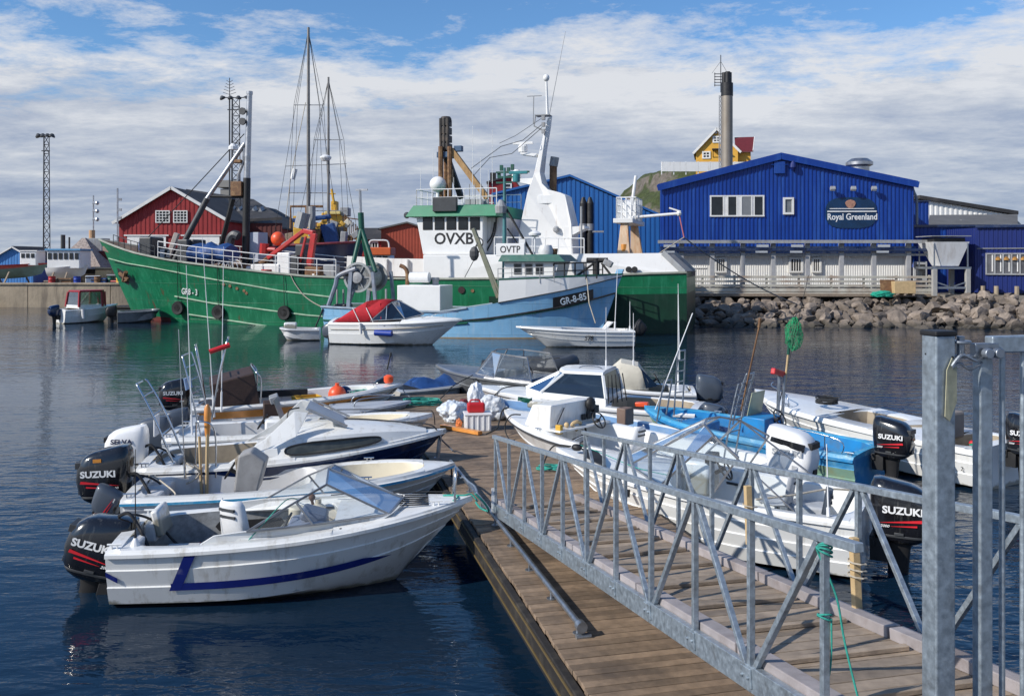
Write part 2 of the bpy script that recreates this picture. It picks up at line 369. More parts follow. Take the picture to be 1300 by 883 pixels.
def text(mb, s, size, origin, xdir, ydir, depth=.004, wide=1.0, fat=.0, align='CENTER', slant=0.0):
    """writing laid out from origin (middle) along xdir, up along ydir"""
    cu = bpy.data.curves.new('writing', 'FONT'); cu.body = s; cu.size = 1.0; cu.align_x = align; cu.align_y = 'CENTER'
    cu.extrude = .5; cu.offset = fat; cu.resolution_u = 3; cu.shear = slant
    ob = bpy.data.objects.new('writing', cu); COL.objects.link(ob)
    dg = bpy.context.evaluated_depsgraph_get(); me = bpy.data.meshes.new_from_object(ob.evaluated_get(dg))
    x, y = V(xdir).normalized(), V(ydir).normalized(); n = x.cross(y); o = V(origin)
    mb.add([o+x*(v.co.x*size*wide)+y*(v.co.y*size)+n*((v.co.z+.5)*depth) for v in me.vertices], [tuple(p.vertices) for p in me.polygons])
    bpy.data.objects.remove(ob); bpy.data.curves.remove(cu); bpy.data.meshes.remove(me)
    return mb
def lettering(parent, m, *a, **k):
    mb = MB(); text(mb, *a, **k); return mb.build('lettering', m, parent)
def se_ring(cx, cy, z, lx, ly, n=20, e=4.0, tilt=0.0):
    r = []
    for j in range(n):
        a = 2*PI*j/n; c, s = math.cos(a), math.sin(a)
        x = math.copysign(abs(c)**(2/e), c)*lx; y = math.copysign(abs(s)**(2/e), s)*ly
        r.append(V((cx+x, cy+y, z+tilt*x)))
    return r
# ------------------------------------------------------------------ outboard motors
def outboard(boat, pos, s=1.0, m=BLACK, brand='SUZUKI', lm=LETW, stripe=REDL, tilt=0.0, legm=BLACKM, turn=0.0, panel=None, chip=None, drop=.34, tz=.37):
    """motor hung behind the transom: clamp bracket and leg as the part, cowling, lettering and stripe below it"""
    b = MB()
    b.loft([se_ring(-.28*s, 0, z*s, lx*s, ly*s, 12, 3) for z, lx, ly in ((.02, .17, .11), (-.12, .13, .085), (-.5, .10, .06), (-.95, .10, .05), (-1.0, .20, .035))])
    b.box((-.09*s, 0, -.12*s), (.2*s, .30*s, .26*s)); b.box((-.02*s, 0, -.02*s), (.06*s, .36*s, .12*s))
    b.tube([(-.02*s, -.24*s, .02*s), (-.02*s, .24*s, .02*s)], .018*s)
    if abs(tilt) < .3: pos = (pos[0], pos[1], pos[2]-drop*s)
    root = b.build('outboard_motor', legm, boat, .006, 40, pos, (0, -tilt, turn))
    c = MB().mat(m)
    prof = ((-.02, .20, .15, -.30), (.03, .27, .19, -.31), (.12, .315, .215, -.32), (.30, .34, .225, -.325), (.46, .335, .215, -.315), (.58, .30, .19, -.29), (.645, .25, .155, -.27), (.665, .17, .10, -.26))
    c.loft([se_ring(x*s, 0, z*s, lx*s, ly*s, 28, 3.6, (.17 if z > .6 else .12 if z > .4 else .05) if z > .2 else 0) for z, lx, ly, x in prof])
    cw = c.build('cowling', None, root, 0, 50)
    g = MB().mat(BLACKM if m is not BLACK else DGREY)
    g.loft([se_ring(-.31*s, 0, z*s, lx*s, ly*s, 28, 3.6) for z, lx, ly in ((.055, .290, .204), (.075, .300, .212), (.085, .299, .211))])
    g.box((-.60*s, 0, .47*s), (.12*s, .24*s, .08*s)); g.box((-.63*s, 0, .12*s), (.05*s, .10*s, .07*s))
    for sg in (-1, 1): g.box((-.31*s, sg*.219*s, .105*s), (.10*s, .012*s, .03*s))
    g.build('trim_band', None, root, .004, 40)
    if panel:
        p = MB().mat(panel)
        for sg in (-1, 1): MB().mat(panel).poly([V((x*s, sg*.196*s, z*s)) for x, z in ((-.60, .50), (-.12, .56), (-.10, .50), (-.58, .40))], (0, sg*.018*s, 0)).build('air_intake', None, root)
    if brand:
        for sg in (-1, 1): t = MB(); text(t, brand, .112*s, (-.35*s, sg*.2265*s, tz*s), (-sg, 0, .02*sg), (0, 0, 1), .004*s, 1.12, .034); t.build('lettering', lm, root)
    if stripe:
        for sg in (-1, 1):
            t = MB(); q = [(-.10, .215), (-.56, .295), (-.57, .262), (-.30, .235)]
            t.poly([V((x*s, sg*.224*s, z*s)) for x, z in q], (0, sg*.006*s, 0))
            q = [(-.22, .185), (-.50, .225), (-.50, .205)]
            t.poly([V((x*s, sg*.221*s, z*s)) for x, z in q], (0, sg*.006*s, 0)); t.build('red_flash', stripe, root)
        for sg in (-1, 1): t = MB(); text(t, '2000', .04*s, (-.16*s, sg*.226*s, .185*s), (-sg, 0, 0), (0, 0, 1), .004*s, 1.2, .01, slant=.3); t.build('small_lettering', LETW, root)
    if chip:
        for sg in (-1, 1): MB().box((-.36*s, sg*.213*s, .54*s), (.10*s, .006, .045*s)).build('sticker', chip, root)
    return root
# ------------------------------------------------------------------ small boats
class Hull:
    def __init__(s, L, B, fs, fb, d=.22, rake=.55, tr=.9, pw=2.4, full=.4, chine=.82, cz=.06, cb=.42, flare=.8):
        s.__dict__.update(locals())
    def b(s, t):
        if t < s.full: return s.B/2*(s.tr+(1-s.tr)*math.sin(PI/2*t/s.full))
        return s.B/2*max(0, 1-((t-s.full)/(1-s.full))**s.pw)
    def c(s, t):
        k = s.B/2*s.chine*(s.tr+(1-s.tr)*min(1, t/.3))
        return k if t < .32 else k*max(0, 1-((t-.32)/.66)**1.9)
    def kz(s, t): return -s.d if t < .5 else -s.d+(s.d+.04)*((t-.5)/.5)**3
    def cz_(s, t): return s.cz+s.fb*s.cb*max(0, t)**3
    def zg(s, t): return s.fs+(s.fb-s.fs)*t**1.7
    def x(s, t, z):
        zk, zg = s.kz(t), s.zg(t)
        return s.L*t-s.rake*t**4*max(0, 1-(z-zk)/(zg-zk))
    def side(s, t, f):
        """point on the topsides, f 0 chine .. 1 gunwale (starboard is -y)"""
        c, b = s.c(t), s.b(t); z0, z1 = s.cz_(t), s.zg(t)
        z = z0+(z1-z0)*f; y = c+(b-c)*f**s.flare
        return V((s.x(t, z), y, z))
TS = [0, .05, .1, .18, .26, .34, .42, .5, .58, .65, .72, .78, .83, .88, .92, .955, .98, 1.0]
def boat(name, label, near_stern, bow, L=None, B=1.8, fs=.65, fb=1.0, hullm=GEL, deckm=GEL, inner=GELD, low=None, low_f=.5,
         laps=2, wells=((.05, .62, .12, .16),), camber=.06, near=-1, group=None, cat='motorboat', stripe=None, rub=None, coam=.03, **hk):
    """near_stern and bow are world points (gunwale corner nearest to the viewer, stem head)"""
    p, q = V(near_stern), V(bow); a = math.atan2(q.y-p.y, q.x-p.x)
    for _ in range(12):
        o = V((p.x, p.y)) - V((-math.sin(a), math.cos(a)))*near*B*.45
        a = math.atan2(q.y-o.y, q.x-o.x)
    Lc = (V((q.x, q.y))-o).length
    h = Hull(L or Lc, B, fs, fb, **hk)
    root = thing(name, label, cat, (o.x, o.y, 0), a, group)
    root_h = h
    fr = Frame(o, a)
    m = MB()
    fl = [(j+1)/(laps+1) for j in range(laps)]
    rings = []
    for t in TS:
        half = [V((h.x(t, h.kz(t)), .001, h.kz(t))), h.side(t, 0)]
        for f in fl:
            pt = h.side(t, f); st = .016*min(1, (1-t)*8)
            half += [V((pt.x, pt.y+st, pt.z)), V((pt.x, max(.001, pt.y), pt.z+.012))]
        half += [h.side(t, .93), V((h.side(t, 1).x, h.b(t)+.022*min(1, (1-t)*10), h.zg(t)-.05)), V((h.side(t, 1).x, h.b(t)+.022*min(1, (1-t)*10), h.zg(t)-.012)), V((h.x(t, h.zg(t)), max(.001, h.b(t)), h.zg(t)))]
        rings.append([V((v.x, -v.y, v.z)) for v in half[::-1]]+half)
    n = len(rings[0]); hf = n//2
    def mi(j):                                             # which paint on which strake
        if low is None: return 0
        k = j-hf if j >= hf else hf-2-j
        z = k/(hf-1)
        return 1 if z < low_f else 0
    m.mats = [hullm, low or hullm, rub or hullm]
    vs = [v for r in rings for v in r]; base = len(m.v); m.v += [tuple(v) for v in vs]
    for i in range(len(rings)-1):
        for j in range(n-1):
            m.f.append([base+i*n+j, base+i*n+j+1, base+(i+1)*n+j+1, base+(i+1)*n+j])
            k = j-hf if j >= hf else hf-2-j
            m.m.append(2 if k == hf-3 else mi(j))
    m.f.append([base+j for j in range(n)][::-1]); m.m.append(0)
    m.build('hull', None, root, 0, 32)
    # deck with its wells
    dk = MB(); dk.mats = [deckm, inner]+[q[4] for q in wells if len(q) > 4]
    ts = set(TS)
    wm = [(q[4] if len(q) > 4 else inner) for q in wells]; wells = [q[:4] for q in wells]
    for t0, t1, zf, w in wells:
        for e in (0, .003, .012, .03, .07): ts.add(t0+(t1-t0)*e); ts.add(t1-(t1-t0)*e)
    rr = []; ins = []
    for t in sorted(ts):
        b = max(.001, h.b(t)); zg = h.zg(t); x = h.x(t, zg); well = None
        for t0, t1, zf, w in wells:
            if t0 < t < t1: well = (t0, t1, zf, w)
        cb = camber*b/(B/2)
        if well:
            u = abs(2*(t-well[0])/(well[1]-well[0])-1); e = max(.02, 1-u**9)**.5
            wi = max(.01, (b-well[3])*e); zf = well[2]+(max(0, t-.6)*.5 if well[2] > 0 else 0)
            zf = min(zf, zg-.05)
            half = [V((x, b, zg)), V((x, b-.02*min(1, b*4), zg+coam)), V((x, min(b*.98, wi+.02), zg+coam)), V((x, wi, zg+coam-.015)), V((x, wi*.94, zf)), V((x, .0005, zf))]
        else:
            half = [V((x, b, zg)), V((x, b*.97, zg+coam*.7)), V((x, b*.8, zg+coam*.7+cb*.36)), V((x, b*.5, zg+coam*.7+cb*.75)), V((x, b*.25, zg+coam*.7+cb*.94)), V((x, .0005, zg+coam*.7+cb))]
        rr.append(half+[V((v.x, -v.y, v.z)) for v in half[::-1]]); ins.append(well)
    n = len(rr[0]); dk.v = [tuple(v) for r in rr for v in r]
    for i in range(len(rr)-1):
        for j in range(n-1):
            dk.f.append([i*n+j, i*n+j+1, (i+1)*n+j+1, (i+1)*n+j]); wl = ins[i] or ins[i+1]; dk.m.append(dk.mats.index(wm[wells.index(wl)]) if 3 <= j <= n-5 and wl else 0)
    dk.f.append(list(range(n))); dk.m.append(0)
    dk.build('deck', None, root, 0, 40)
    if stripe:
        sm, f0, f1, t0, t1 = stripe
        for sg in (-1, 1):
            st = MB(); k = 26; vs = []
            for i in range(k+1):
                t = t0+(t1-t0)*i/k; tp = 1 if i < k*.85 else (k-i)/(k*.15)
                for f in (f0, f0+(f1-f0)*max(.05, tp)):
                    p_ = h.side(t, f); vs.append(V((p_.x, sg*(p_.y+.021), p_.z)))
            st.add(vs, [(2*i, 2*i+1, 2*i+3, 2*i+2) for i in range(k)]); st.build('hull_stripe', sm, root)
    return root, h, fr
def rail(parent, pts, r=.014, m=STEEL, name='rail', n=8, smooth=True):
    return MB().tube(smooth_path(pts, 5) if smooth and len(pts) > 2 else pts, r, n).build(name, m, parent, 0, 60)
def rope(name, label, pts, m=ROPE, r=.012, parent=None, cat='rope'):
    o = MB().tube(smooth_path(pts, 6), r, 6).build(name, m, parent, 0, 60)
    if not parent: tag(o, label, cat)
    return o
def windscreen(parent, base, top, frame=ALU, glass=GLASS, r=.016, close_top=True, sills=True):
    """panes between two polylines; frame along their edges"""
    f = MB(); n = len(base)
    for i in range(n): f.bar(base[i], top[i], r*1.6, r*1.6)
    for i in range(n-1):
        if sills: f.bar(base[i], base[i+1], r*2, r*1.6)
        if close_top: f.bar(top[i], top[i+1], r*1.6, r*1.6)
    fo = f.build('windscreen_frame', frame, parent)
    for i in range(n-1):
        MB().poly([base[i], base[i+1], top[i+1], top[i]]).build('windscreen_pane', glass, fo)
    return fo
def wheel(parent, c, r=.17, ax=(-.8, 0, .5), m=BLACKM):
    a = V(ax).normalized(); u = a.cross(V((0, 1, 0))).normalized(); w = a.cross(u)
    b = MB(); pts = [V(c)+(u*math.cos(2*PI*i/18)+w*math.sin(2*PI*i/18))*r for i in range(19)]
    b.tube(pts, .014, 6)
    for k in range(3): b.bar(c, V(c)+(u*math.cos(2*PI*k/3)+w*math.sin(2*PI*k/3))*r, .022, .012)
    b.tube([V(c), V(c)-a*.16], .03, 8)
    return b.build('steering_wheel', m, parent, 0, 60)
def cleat(parent, c, m=STEEL):
    return MB().tube([V(c)+V((-.08, 0, .045)), V(c)+V((.08, 0, .045))], .012, 6).tube([V(c)+V((-.03, 0, -.01)), V(c)+V((-.03, 0, .045))], .01, 6).tube([V(c)+V((.03, 0, -.01)), V(c)+V((.03, 0, .045))], .01, 6).build('cleat', m, parent, 0, 60)
def antenna(parent, p, h, lean=(0, 0), m=BLACKM, r=.008, name='antenna'):
    p = V(p); q = p+V((lean[0], lean[1], h))
    return MB().tube([p, p.lerp(q, .12)], r*2, 6).tube([p.lerp(q, .1), q], r, 6, r*.5).build(name, m, parent)
def rbox(parent, name, c, size, m, bevel=.02, rz=0.0, tilt=0.0):
    return MB().box((0, 0, 0), size).build(name, m, parent, bevel, 40, c, (0, tilt, rz))
# ------------------------------------------------------------------ water and land
def water_mat():
    m = bpy.data.materials.new('harbour_water'); m.use_nodes = True
    t = N(m.node_tree); b = t.n['Principled BSDF']
    b.inputs['Base Color'].default_value = (.0038, .0155, .034, 1); b.inputs['Roughness'].default_value = .03; b.inputs['IOR'].default_value = 1.333
    g = t.n.new('ShaderNodeNewGeometry').outputs['Position']
    calm = t.ramp(t.noise(t.mapping(g, (.05, .09, 1), (2, 4, 0)), 1.0, 3, .5), [(.38, .25), (.62, 1.15)])
    a = t.noise(t.mapping(g, (.55, 1.5, 1), (0, 0, 0), (0, 0, .12)), 1.0, 3, .5, .3)
    c = t.noise(t.mapping(g, (1.9, 4.6, 1), (3, 1, 0), (0, 0, -.1)), 1.0, 3, .5, .4)
    d = t.noise(t.mapping(g, (7, 13, 1)), 1.0, 2, .5)
    hgt = t.math('ADD', t.math('ADD', t.math('MULTIPLY', a, .13), t.math('MULTIPLY', c, .078)), t.math('MULTIPLY', d, .011))
    bp = t.new('ShaderNodeBump', None, Strength=1.0, Distance=.37, Height=t.math('MULTIPLY', hgt, calm))
    t.l.new(bp.outputs[0], b.inputs['Normal'])
    return m
WATER = water_mat()
struct(MB().poly([(-2500, -60, 0), (2500, -60, 0), (2500, 4000, 0), (-2500, 4000, 0)]).build('water', WATER))
GZ = 1.7
shore = [(-1500, 77.5), (-24.4, 77.5), (-24.4, 71), (-12, 68.5), (9.5, 63.6), (27.5, 62.4), (29, 59.6), (33, 58.2), (38, 56.5), (60, 51), (1500, 40)]
def land():
    m = MB(); n = len(shore)
    vs = [(x, y, GZ) for x, y in shore]+[(x, y+14, GZ) for x, y in shore]+[(x*1.2, 3500, GZ) for x, y in shore]+[(x, y, -1.2) for x, y in shore]
    fs = [(i, i+1, n+i+1, n+i) for i in range(n-1)]+[(n+i, n+i+1, 2*n+i+1, 2*n+i) for i in range(n-1)]+[(3*n+i, 3*n+i+1, i+1, i) for i in range(n-1)]
    m.add(vs, fs); return m
struct(land().build('ground', GROUND))
# quay wall at the left
qw = thing('quay_wall', 'stained concrete quay wall along the far left shore', 'wall', (0, 0, 0))
m = MB()
for i, x in enumerate((-76, -69, -62, -55, -48, -41, -34)):
    m.box((x+3.45, 77.2, .55), (6.96, .8, 2.7))
m.build('wall_face', CONC, qw, .03)
MB().box((-53, 77.25, 1.98), (47, 1.1, .16)).build('coping', CONC, qw, .02)
# hill at the right with rock and grass
def hill_mat(rock, grass, thr=.62):
    m = bpy.data.materials.new('hillside'); m.use_nodes = True; t = N(m.node_tree); b = t.n['Principled BSDF']
    g = t.n.new('ShaderNodeNewGeometry'); sx = t.n.new('ShaderNodeSeparateXYZ'); t.l.new(g.outputs['Normal'], sx.inputs[0])
    nz = t.noise(g.outputs['Position'], .35, 7, .65)
    f = t.math('ADD', sx.outputs[2], t.math('MULTIPLY', t.math('SUBTRACT', nz, .5), .8))
    rk = t.ramp(t.noise(g.outputs['Position'], 1.2, 8, .7), [(.3, tuple(c*.5 for c in rock)), (.7, tuple(c*1.3 for c in rock))])
    gr = t.ramp(t.noise(g.outputs['Position'], 1.6, 6, .7), [(.3, tuple(c*.5 for c in grass)), (.7, tuple(c*1.4 for c in grass))])
    t.set(b.inputs['Base Color'], t.mix(t.ramp(f, [(thr-.06, 0.0), (thr+.06, 1.0)]), rk, gr)); b.inputs['Roughness'].default_value = .95
    bp = t.new('ShaderNodeBump', None, Distance=.4, Height=t.noise(g.outputs['Position'], 1.5, 6, .7)); t.l.new(bp.outputs[0], b.inputs['Normal'])
    return m
HILL = hill_mat((.17, .145, .12), (.055, .072, .022), .66)
HILLF = hill_mat((.085, .085, .085), (.05, .052, .035), .75)
def terrain(name, x0, x1, y0, y1, fn, m, nx=70, ny=40):
    b = MB(); vs = []
    for j in range(ny+1):
        for i in range(nx+1):
            x, y = x0+(x1-x0)*i/nx, y0+(y1-y0)*j/ny
            vs.append((x, y, fn(x, y)))
    b.add(vs, [(j*(nx+1)+i, j*(nx+1)+i+1, (j+1)*(nx+1)+i+1, (j+1)*(nx+1)+i) for j in range(ny) for i in range(nx)])
    o = b.build(name, m, None, 0, 70); return struct(o)
def bump2(x, y, cx, cy, rx, ry, p=2.0): return math.exp(-((abs(x-cx)/rx)**p+(abs(y-cy)/ry)**p))
HY = 135
def hill_fn(x, y):
    n = noise.fractal(V((x*.09, y*.09, 3)), 1, 2, 5)+.8*noise.ridged_multi_fractal(V((x*.16, y*.16, 3)), 1, 2, 4, 1, 2)-1.7
    z = 17.0*min(1, 1.25*math.exp(-((x-30)/17.5)**2-(abs(y-HY-14)/31)**3))
    return GZ-.6+z+n*(1.5 if z < 15.8 else .35)*min(1, z/3)
terrain('rocky_hill', -10, 75, 96, 190, hill_fn, HILL, 110, 80)
def far_fn(x, y):
    n = noise.fractal(V((x*.02, y*.02, 9)), 1, 2, 6)
    return GZ-1+11.5*bump2(x, y, -95, 290, 30, 45)+7*bump2(x, y, -45, 300, 40, 40)+n*2.2*min(1, bump2(x, y, -80, 290, 60, 60)*2)
terrain('far_hill', -190, 30, 220, 380, far_fn, HILLF, 90, 40)

# ------------------------------------------------------------------ floating dock
TH = R(13.5)
UX, UY = V((-math.sin(TH), math.cos(TH), 0)), V((math.cos(TH), math.sin(TH), 0))   # along the dock away, across to the right
D0 = V((.26, 8.6, 0))                                                             # a point on the left edge
DZ = .56
dk = thing('floating_dock', 'floating timber walkway with wet brown planks between the two rows of small boats', 'dock', D0, TH)
DW, DL0, DL1 = 2.55, -5.2, 14.6
m = MB(); y = DL0
while y < DL1:
    w = .098
    m.box((DW/2+random.uniform(-.008, .008), y+w/2, DZ-.022+random.uniform(-.003, .003)), (DW-.02, w, .044)); y += w+.009
m.build('deck', WOOD, dk, .004)
m = MB()
for x in (-.04, DW+.04): m.box((x, (DL0+DL1)/2, DZ-.15), (.075, DL1-DL0, .24))
m.box((DW/2, DL1+.04, DZ-.15), (DW+.15, .075, .24))
m.build('side_beam', WOODD, dk, .008)
m = MB()
for x in (-.085,): 
    m.bar((x, DL0, DZ-.07), (x, DL1, DZ-.07), .012, .018); m.bar((x, DL0, DZ-.23), (x, DL1, DZ-.23), .012, .018)
m.build('edge_strip', BRASS, dk)
for k in range(5):
    y0 = DL0+.1+k*3.95
    MB().box((DW/2, y0+1.85, .02), (DW-.16, 3.6, .5)).build('float', RUBBER, dk, .05)
m = MB()
for x in (.18, DW/2, DW-.18): m.box((x, (DL0+DL1)/2, DZ-.12), (.1, DL1-DL0-.05, .14))
m.build('joist', WOODD, dk)
# pipe along the left edge
fd = Frame(D0, TH)
p0, p1 = fd.loc(G(738, 795, DZ+.1)), fd.loc(G(572, 585, DZ+.1))
pr = MB().tube([(p0.x, p0.y, DZ+.10), (p1.x, p1.y, DZ+.10)], .029, 12)
pr = pr.build('mooring_pipe', GALVD, dk, 0, 50)
n = 8
for k in range(n):
    q = V((p0.x, p0.y, 0)).lerp(V((p1.x, p1.y, 0)), (k+.12)/n)
    MB().tube([(q.x, q.y, DZ-.01), (q.x, q.y, DZ+.10)], .014, 6).lathe([(.05, 0), (.05, .008)], (q.x, q.y, DZ), 10).build('bracket', GALVD, pr)
MB().tube([(p0.x, p0.y-.03, DZ+.10), (p0.x, p0.y+.05, DZ+.10)], .052, 12).tube([(p0.x-.05, p0.y, DZ+.012), (p0.x+.09, p0.y, DZ+.012)], .03, 8).build('end_cap', GALVD, pr, 0, 50)

# ------------------------------------------------------------------ gangway
gw = thing('gangway', 'galvanised steel gangway with truss railings sloping down to the dock', 'gangway', (0, 0, 0))
P0 = V((-.216, 11.85, 0)); GS = V((.179, -.729, .092)); GN = V((.972, .236, 0)); GWID = 1.23
def gp(i, side, z): return P0+GS*i+GN*(GWID*side)+V((0, 0, z))
TOPZ, BOTZ = 1.71, .72
up = GS.cross(GN).normalized(); up = up if up.z > 0 else -up
ax0 = GS.normalized()
for side in (0, 1):
    n1 = 10.38 if side == 0 else 13.2
    sg = 1 if side == 0 else -1
    m = MB(); m.bar(gp(-.12, side, TOPZ-.025), gp(n1, side, TOPZ-.025), .052, .046)
    m.bar(gp(-.1, side, BOTZ+.02), gp(n1+.2 if side else 10.9, side, BOTZ+.02), .05, .15)
    m.bar(gp(-.1, side, BOTZ-.05)+GN*.05*sg, gp(10.9, side, BOTZ-.05)+GN*.05*sg, .12, .015)
    for i in range(11 if side == 0 else 13):
        q = gp(i, side, BOTZ+.03)-GN*.031*sg; m.bar(q-ax0*.06, q+ax0*.06, .012, .11)
        for k in (-.035, .035): m.tube([q+ax0*k-GN*.004*sg, q+ax0*k-GN*.018*sg], .011, 6)
    rl = m.build('railing', GALV, gw, .004)
    last = 10 if side == 0 else 13
    for i in range(last+1):
        MB().bar(gp(i, side, BOTZ-.06)-GN*.05*sg*0, gp(i, side, TOPZ-.05), .037, .037, up=(GN.x, GN.y, 0)).build('post', GALV, rl, .003)
        if i < last:
            a, b = (i, i+1) if i % 2 == 0 else (i+1, i)
            MB().bar(gp(a+(.07 if a < b else -.07), side, TOPZ-.05), gp(b+(-.07 if a < b else .07), side, BOTZ+.08),   .033, .035, up=(GN.x, GN.y, 0)).build('brace', GALV, rl, .003)
m = MB(); i = -.1
ax = GS.normalized(); L = GS.length
pl = .135/L
while i < 11.6:
    c = gp(i+pl/2, .5, BOTZ+.05+random.uniform(-.002, .002))
    rot = Matrix((GN, GN.cross(ax)*-1, ax)).transposed()
    m.box(c, (GWID-.10, .035, .135), Matrix((GN, up, up.cross(GN)*-1)).transposed())
    i += pl+.010/L
m.build('deck', WOODG, gw, .003)
for side, x in ((0, .085), (1, -.085)):
    m = MB()
    for k in range(5):
        m.bar(gp(-.1+k*2.2, side, BOTZ+.105)+GN*x, gp(2.06+k*2.2, side, BOTZ+.105)+GN*x, .11, .075)
    m.build('kickboard', BEAM, gw, .006)
m = MB()
for k in range(13): m.bar(gp(.5+k*.85, 0, BOTZ+.09)+GN*.18, gp(.5+k*.85, 1, BOTZ+.09)-GN*.18, .045, .03)
m.build('foot_batten', WOODG, gw, .004)
MB().bar(gp(0, 0, BOTZ+.0)-GN*.026, gp(0, 0, BOTZ+.30)-GN*.026, .012, .055, up=(GN.x, GN.y, 0)).build('white_tag', WHITEC, gw)
for i_, b0, t0 in ((6, .30, .80), (8, .12, .62), (10.05, .0, .78)):
    MB().bar(gp(i_+.06, 1, BOTZ+b0)-GN*.04, gp(i_+.02, 1, BOTZ+t0)-GN*.045, .05, .055, up=(GN.x, GN.y, 0)).build('timber_stake', WOODP, gw, .004)
    q = gp(i_+.04, 1, BOTZ+(b0+t0)/2)-GN*.03
    MB().tube([q+GN*(.06*math.cos(a*.8))+ax*(.07*math.sin(a*.8))+V((0, 0, .006*a-.03)) for a in range(24)], .006, 5).build('lashing', ROPE, gw)
# teal rope knotted on the left railing's end
c = gp(10, 0, TOPZ-.06)
pts = [c+GN*(.036*math.cos(a*.9))+ax*(.036*math.sin(a*.9))+V((0, 0, .022*math.sin(a*.83)-.002*a)) for a in range(26)]
pts += [c+V((.05, -.02, -.25)), c+V((.09, -.03, -.48)), c+V((.15, -.05, -.75)), c+V((.22, -.06, -1.0))]
rope('mooring_line', 'teal cord knotted round the end of the gangway railing and hanging down', pts, TEAL, .0055)
c2 = gp(10, 0, TOPZ-.42)
pts = [c2+GN*(.034*math.cos(a*.9))+ax*(.034*math.sin(a*.9))+V((0, 0, .018*math.sin(a*.7)-.001*a)) for a in range(16)]+[c2+V((.03, .0, -.25)), c2+V((-.02, -.02, -.5)), c2+V((.03, -.02, -.8))]
rope('mooring_line', 'lower teal cord tied round the same gangway post', pts, TEAL, .005)

# ------------------------------------------------------------------ gate
pp = V((1.77, 3.76, 0))
gpost = thing('gate_post', 'tall square galvanised gate post with a black cap at the right edge', 'post', (pp.x, pp.y, 1.0), TH)
MB().box((0, 0, 1.345), (.092, .092, 2.69)).build('shaft', GALV, gpost, .007)
MB().box((0, 0, 2.698), (.104, .104, .022)).box((0, 0, 2.68), (.08, .08, .02)).build('cap', BLACKM, gpost, .006)
MB().poly([(.0475, -.047, 2.42), (.0475, -.047, 2.56), (.02, -.053, 2.60), (-.005, -.053, 2.55), (-.012, -.051, 2.36), (.012, -.05, 2.34)], (0, -.004, 0)).build('tape', mat('yellowed_tape', (.42, .40, .27), .45, var=.2, sc=20), gpost)
MB().tube([(.03, -.0462, 2.60), (.03, -.0475, 2.60)], .006, 8).tube([(-.0462, .02, 2.61), (-.0475, .02, 2.61)], .004, 8).build('bolt_hole', BLACKM, gpost)
gate = thing('gate', 'galvanised barred gate hinged on the post at the right edge', 'gate', (pp.x, pp.y, 1.0), TH)
m = MB(); m.box((.215, 0, 1.42), (.062, .05, 2.36)).box((.78, 0, 2.645), (1.07, .05, .07)).box((1.30, 0, 1.42), (.062, .05, 2.36)).box((.76, 0, .28), (1.02, .05, .07))
m.build('frame', GALV, gate, .006)
for k in range(9):
    MB().tube([(.312+k*.105, 0, .31), (.312+k*.105, 0, 2.615)], .0125, 12).build('bar', GALV, gate, 0, 50)
MB().bar((.24, .02, .62), (1.28, .02, 1.62), .03, .045, up=(0, 1, 0)).build('brace', GALV, gate, .004)
m = MB().lathe([(.042, 0), (.042, .012)], (.09, -.02, 2.655), 16).lathe([(.016, -.05), (.016, .03)], (.09, -.02, 2.655), 10).box((.13, -.02, 2.60), (.12, .04, .012)).box((.20, -.028, 2.625), (.115, .035, .058))
m.lathe([(.022, 0), (.022, .03)], (.18, -.055, 2.615), 12, Matrix.Rotation(PI/2, 3, 'X')).lathe([(.022, 0), (.022, .03)], (.23, -.055, 2.615), 12, Matrix.Rotation(PI/2, 3, 'X'))
m.build('latch', GALVD, gate, .003, 40)
MB().tube(smooth_path([(.02, -.055, 2.565), (.06, -.06, 2.61), (.10, -.055, 2.60), (.14, -.055, 2.585), (.19, -.045, 2.60)], 5), .007, 6).tube(smooth_path([(.02, -.055, 2.56), (.06, -.05, 2.575), (.11, -.055, 2.55), (.17, -.05, 2.575)], 5), .006, 6).build('wire_tie', GALVD, gate)

# ------------------------------------------------------------------ things lying on the dock
def on_dock(px, py, z=DZ): return G(px, py, z)
c = on_dock(606, 545)
bx = thing('fish_box', 'white ribbed plastic box with a red fuel can on top on the dock', 'box', c, TH-.1)
m = MB().box((0, 0, .17), (.52, .40, .34)); m.box((0, 0, .335), (.56, .44, .03))
for k in range(-2, 3):
    m.box((k*.11, -.205, .17), (.035, .015, .30))
m.build('box_body', WHITEC, bx, .015)
jc = thing('fuel_can', 'red plastic fuel can standing on the white ribbed box', 'fuel can', (c.x-.03, c.y+.02, c.z+.352), TH-.1)
MB().box((0, 0, .10), (.36, .2, .20)).build('can_body', REDP, jc, .04)
MB().tube(smooth_path([(-.12, 0, .19), (-.1, 0, .245), (.06, 0, .245), (.08, 0, .19)], 4), .016, 8).build('handle', REDP, jc, 0, 60)
MB().lathe([(.028, 0), (.028, .04)], (.13, 0, .2), 12).build('can_lid', WHITEC, jc)
def sack(name, label, p, size, seed, m=BAG):
    b = bmesh.new(); bmesh.ops.create_icosphere(b, subdivisions=5, radius=1)
    for v in b.verts:
        n_ = noise.fractal(v.co*1.3+V((seed*3.1, 1, 2)), 1, 2, 5); r_ = noise.ridged_multi_fractal(v.co*2.2+V((seed, 0, 0)), 1, 2, 4, 1, 2)
        v.co *= 1+.22*n_-.09*r_
        v.co = V((v.co.x*size[0], v.co.y*size[1], max(v.co.z, -.55)*size[2]+.55*size[2]))
    me = bpy.data.meshes.new(name); b.to_mesh(me); b.free(); me.materials.append(m)
    me.polygons.foreach_set('use_smooth', [True]*len(me.polygons))
    o = bpy.data.objects.new(name, me); COL.objects.link(o); o.location = p
    return tag(o, label, 'bag')
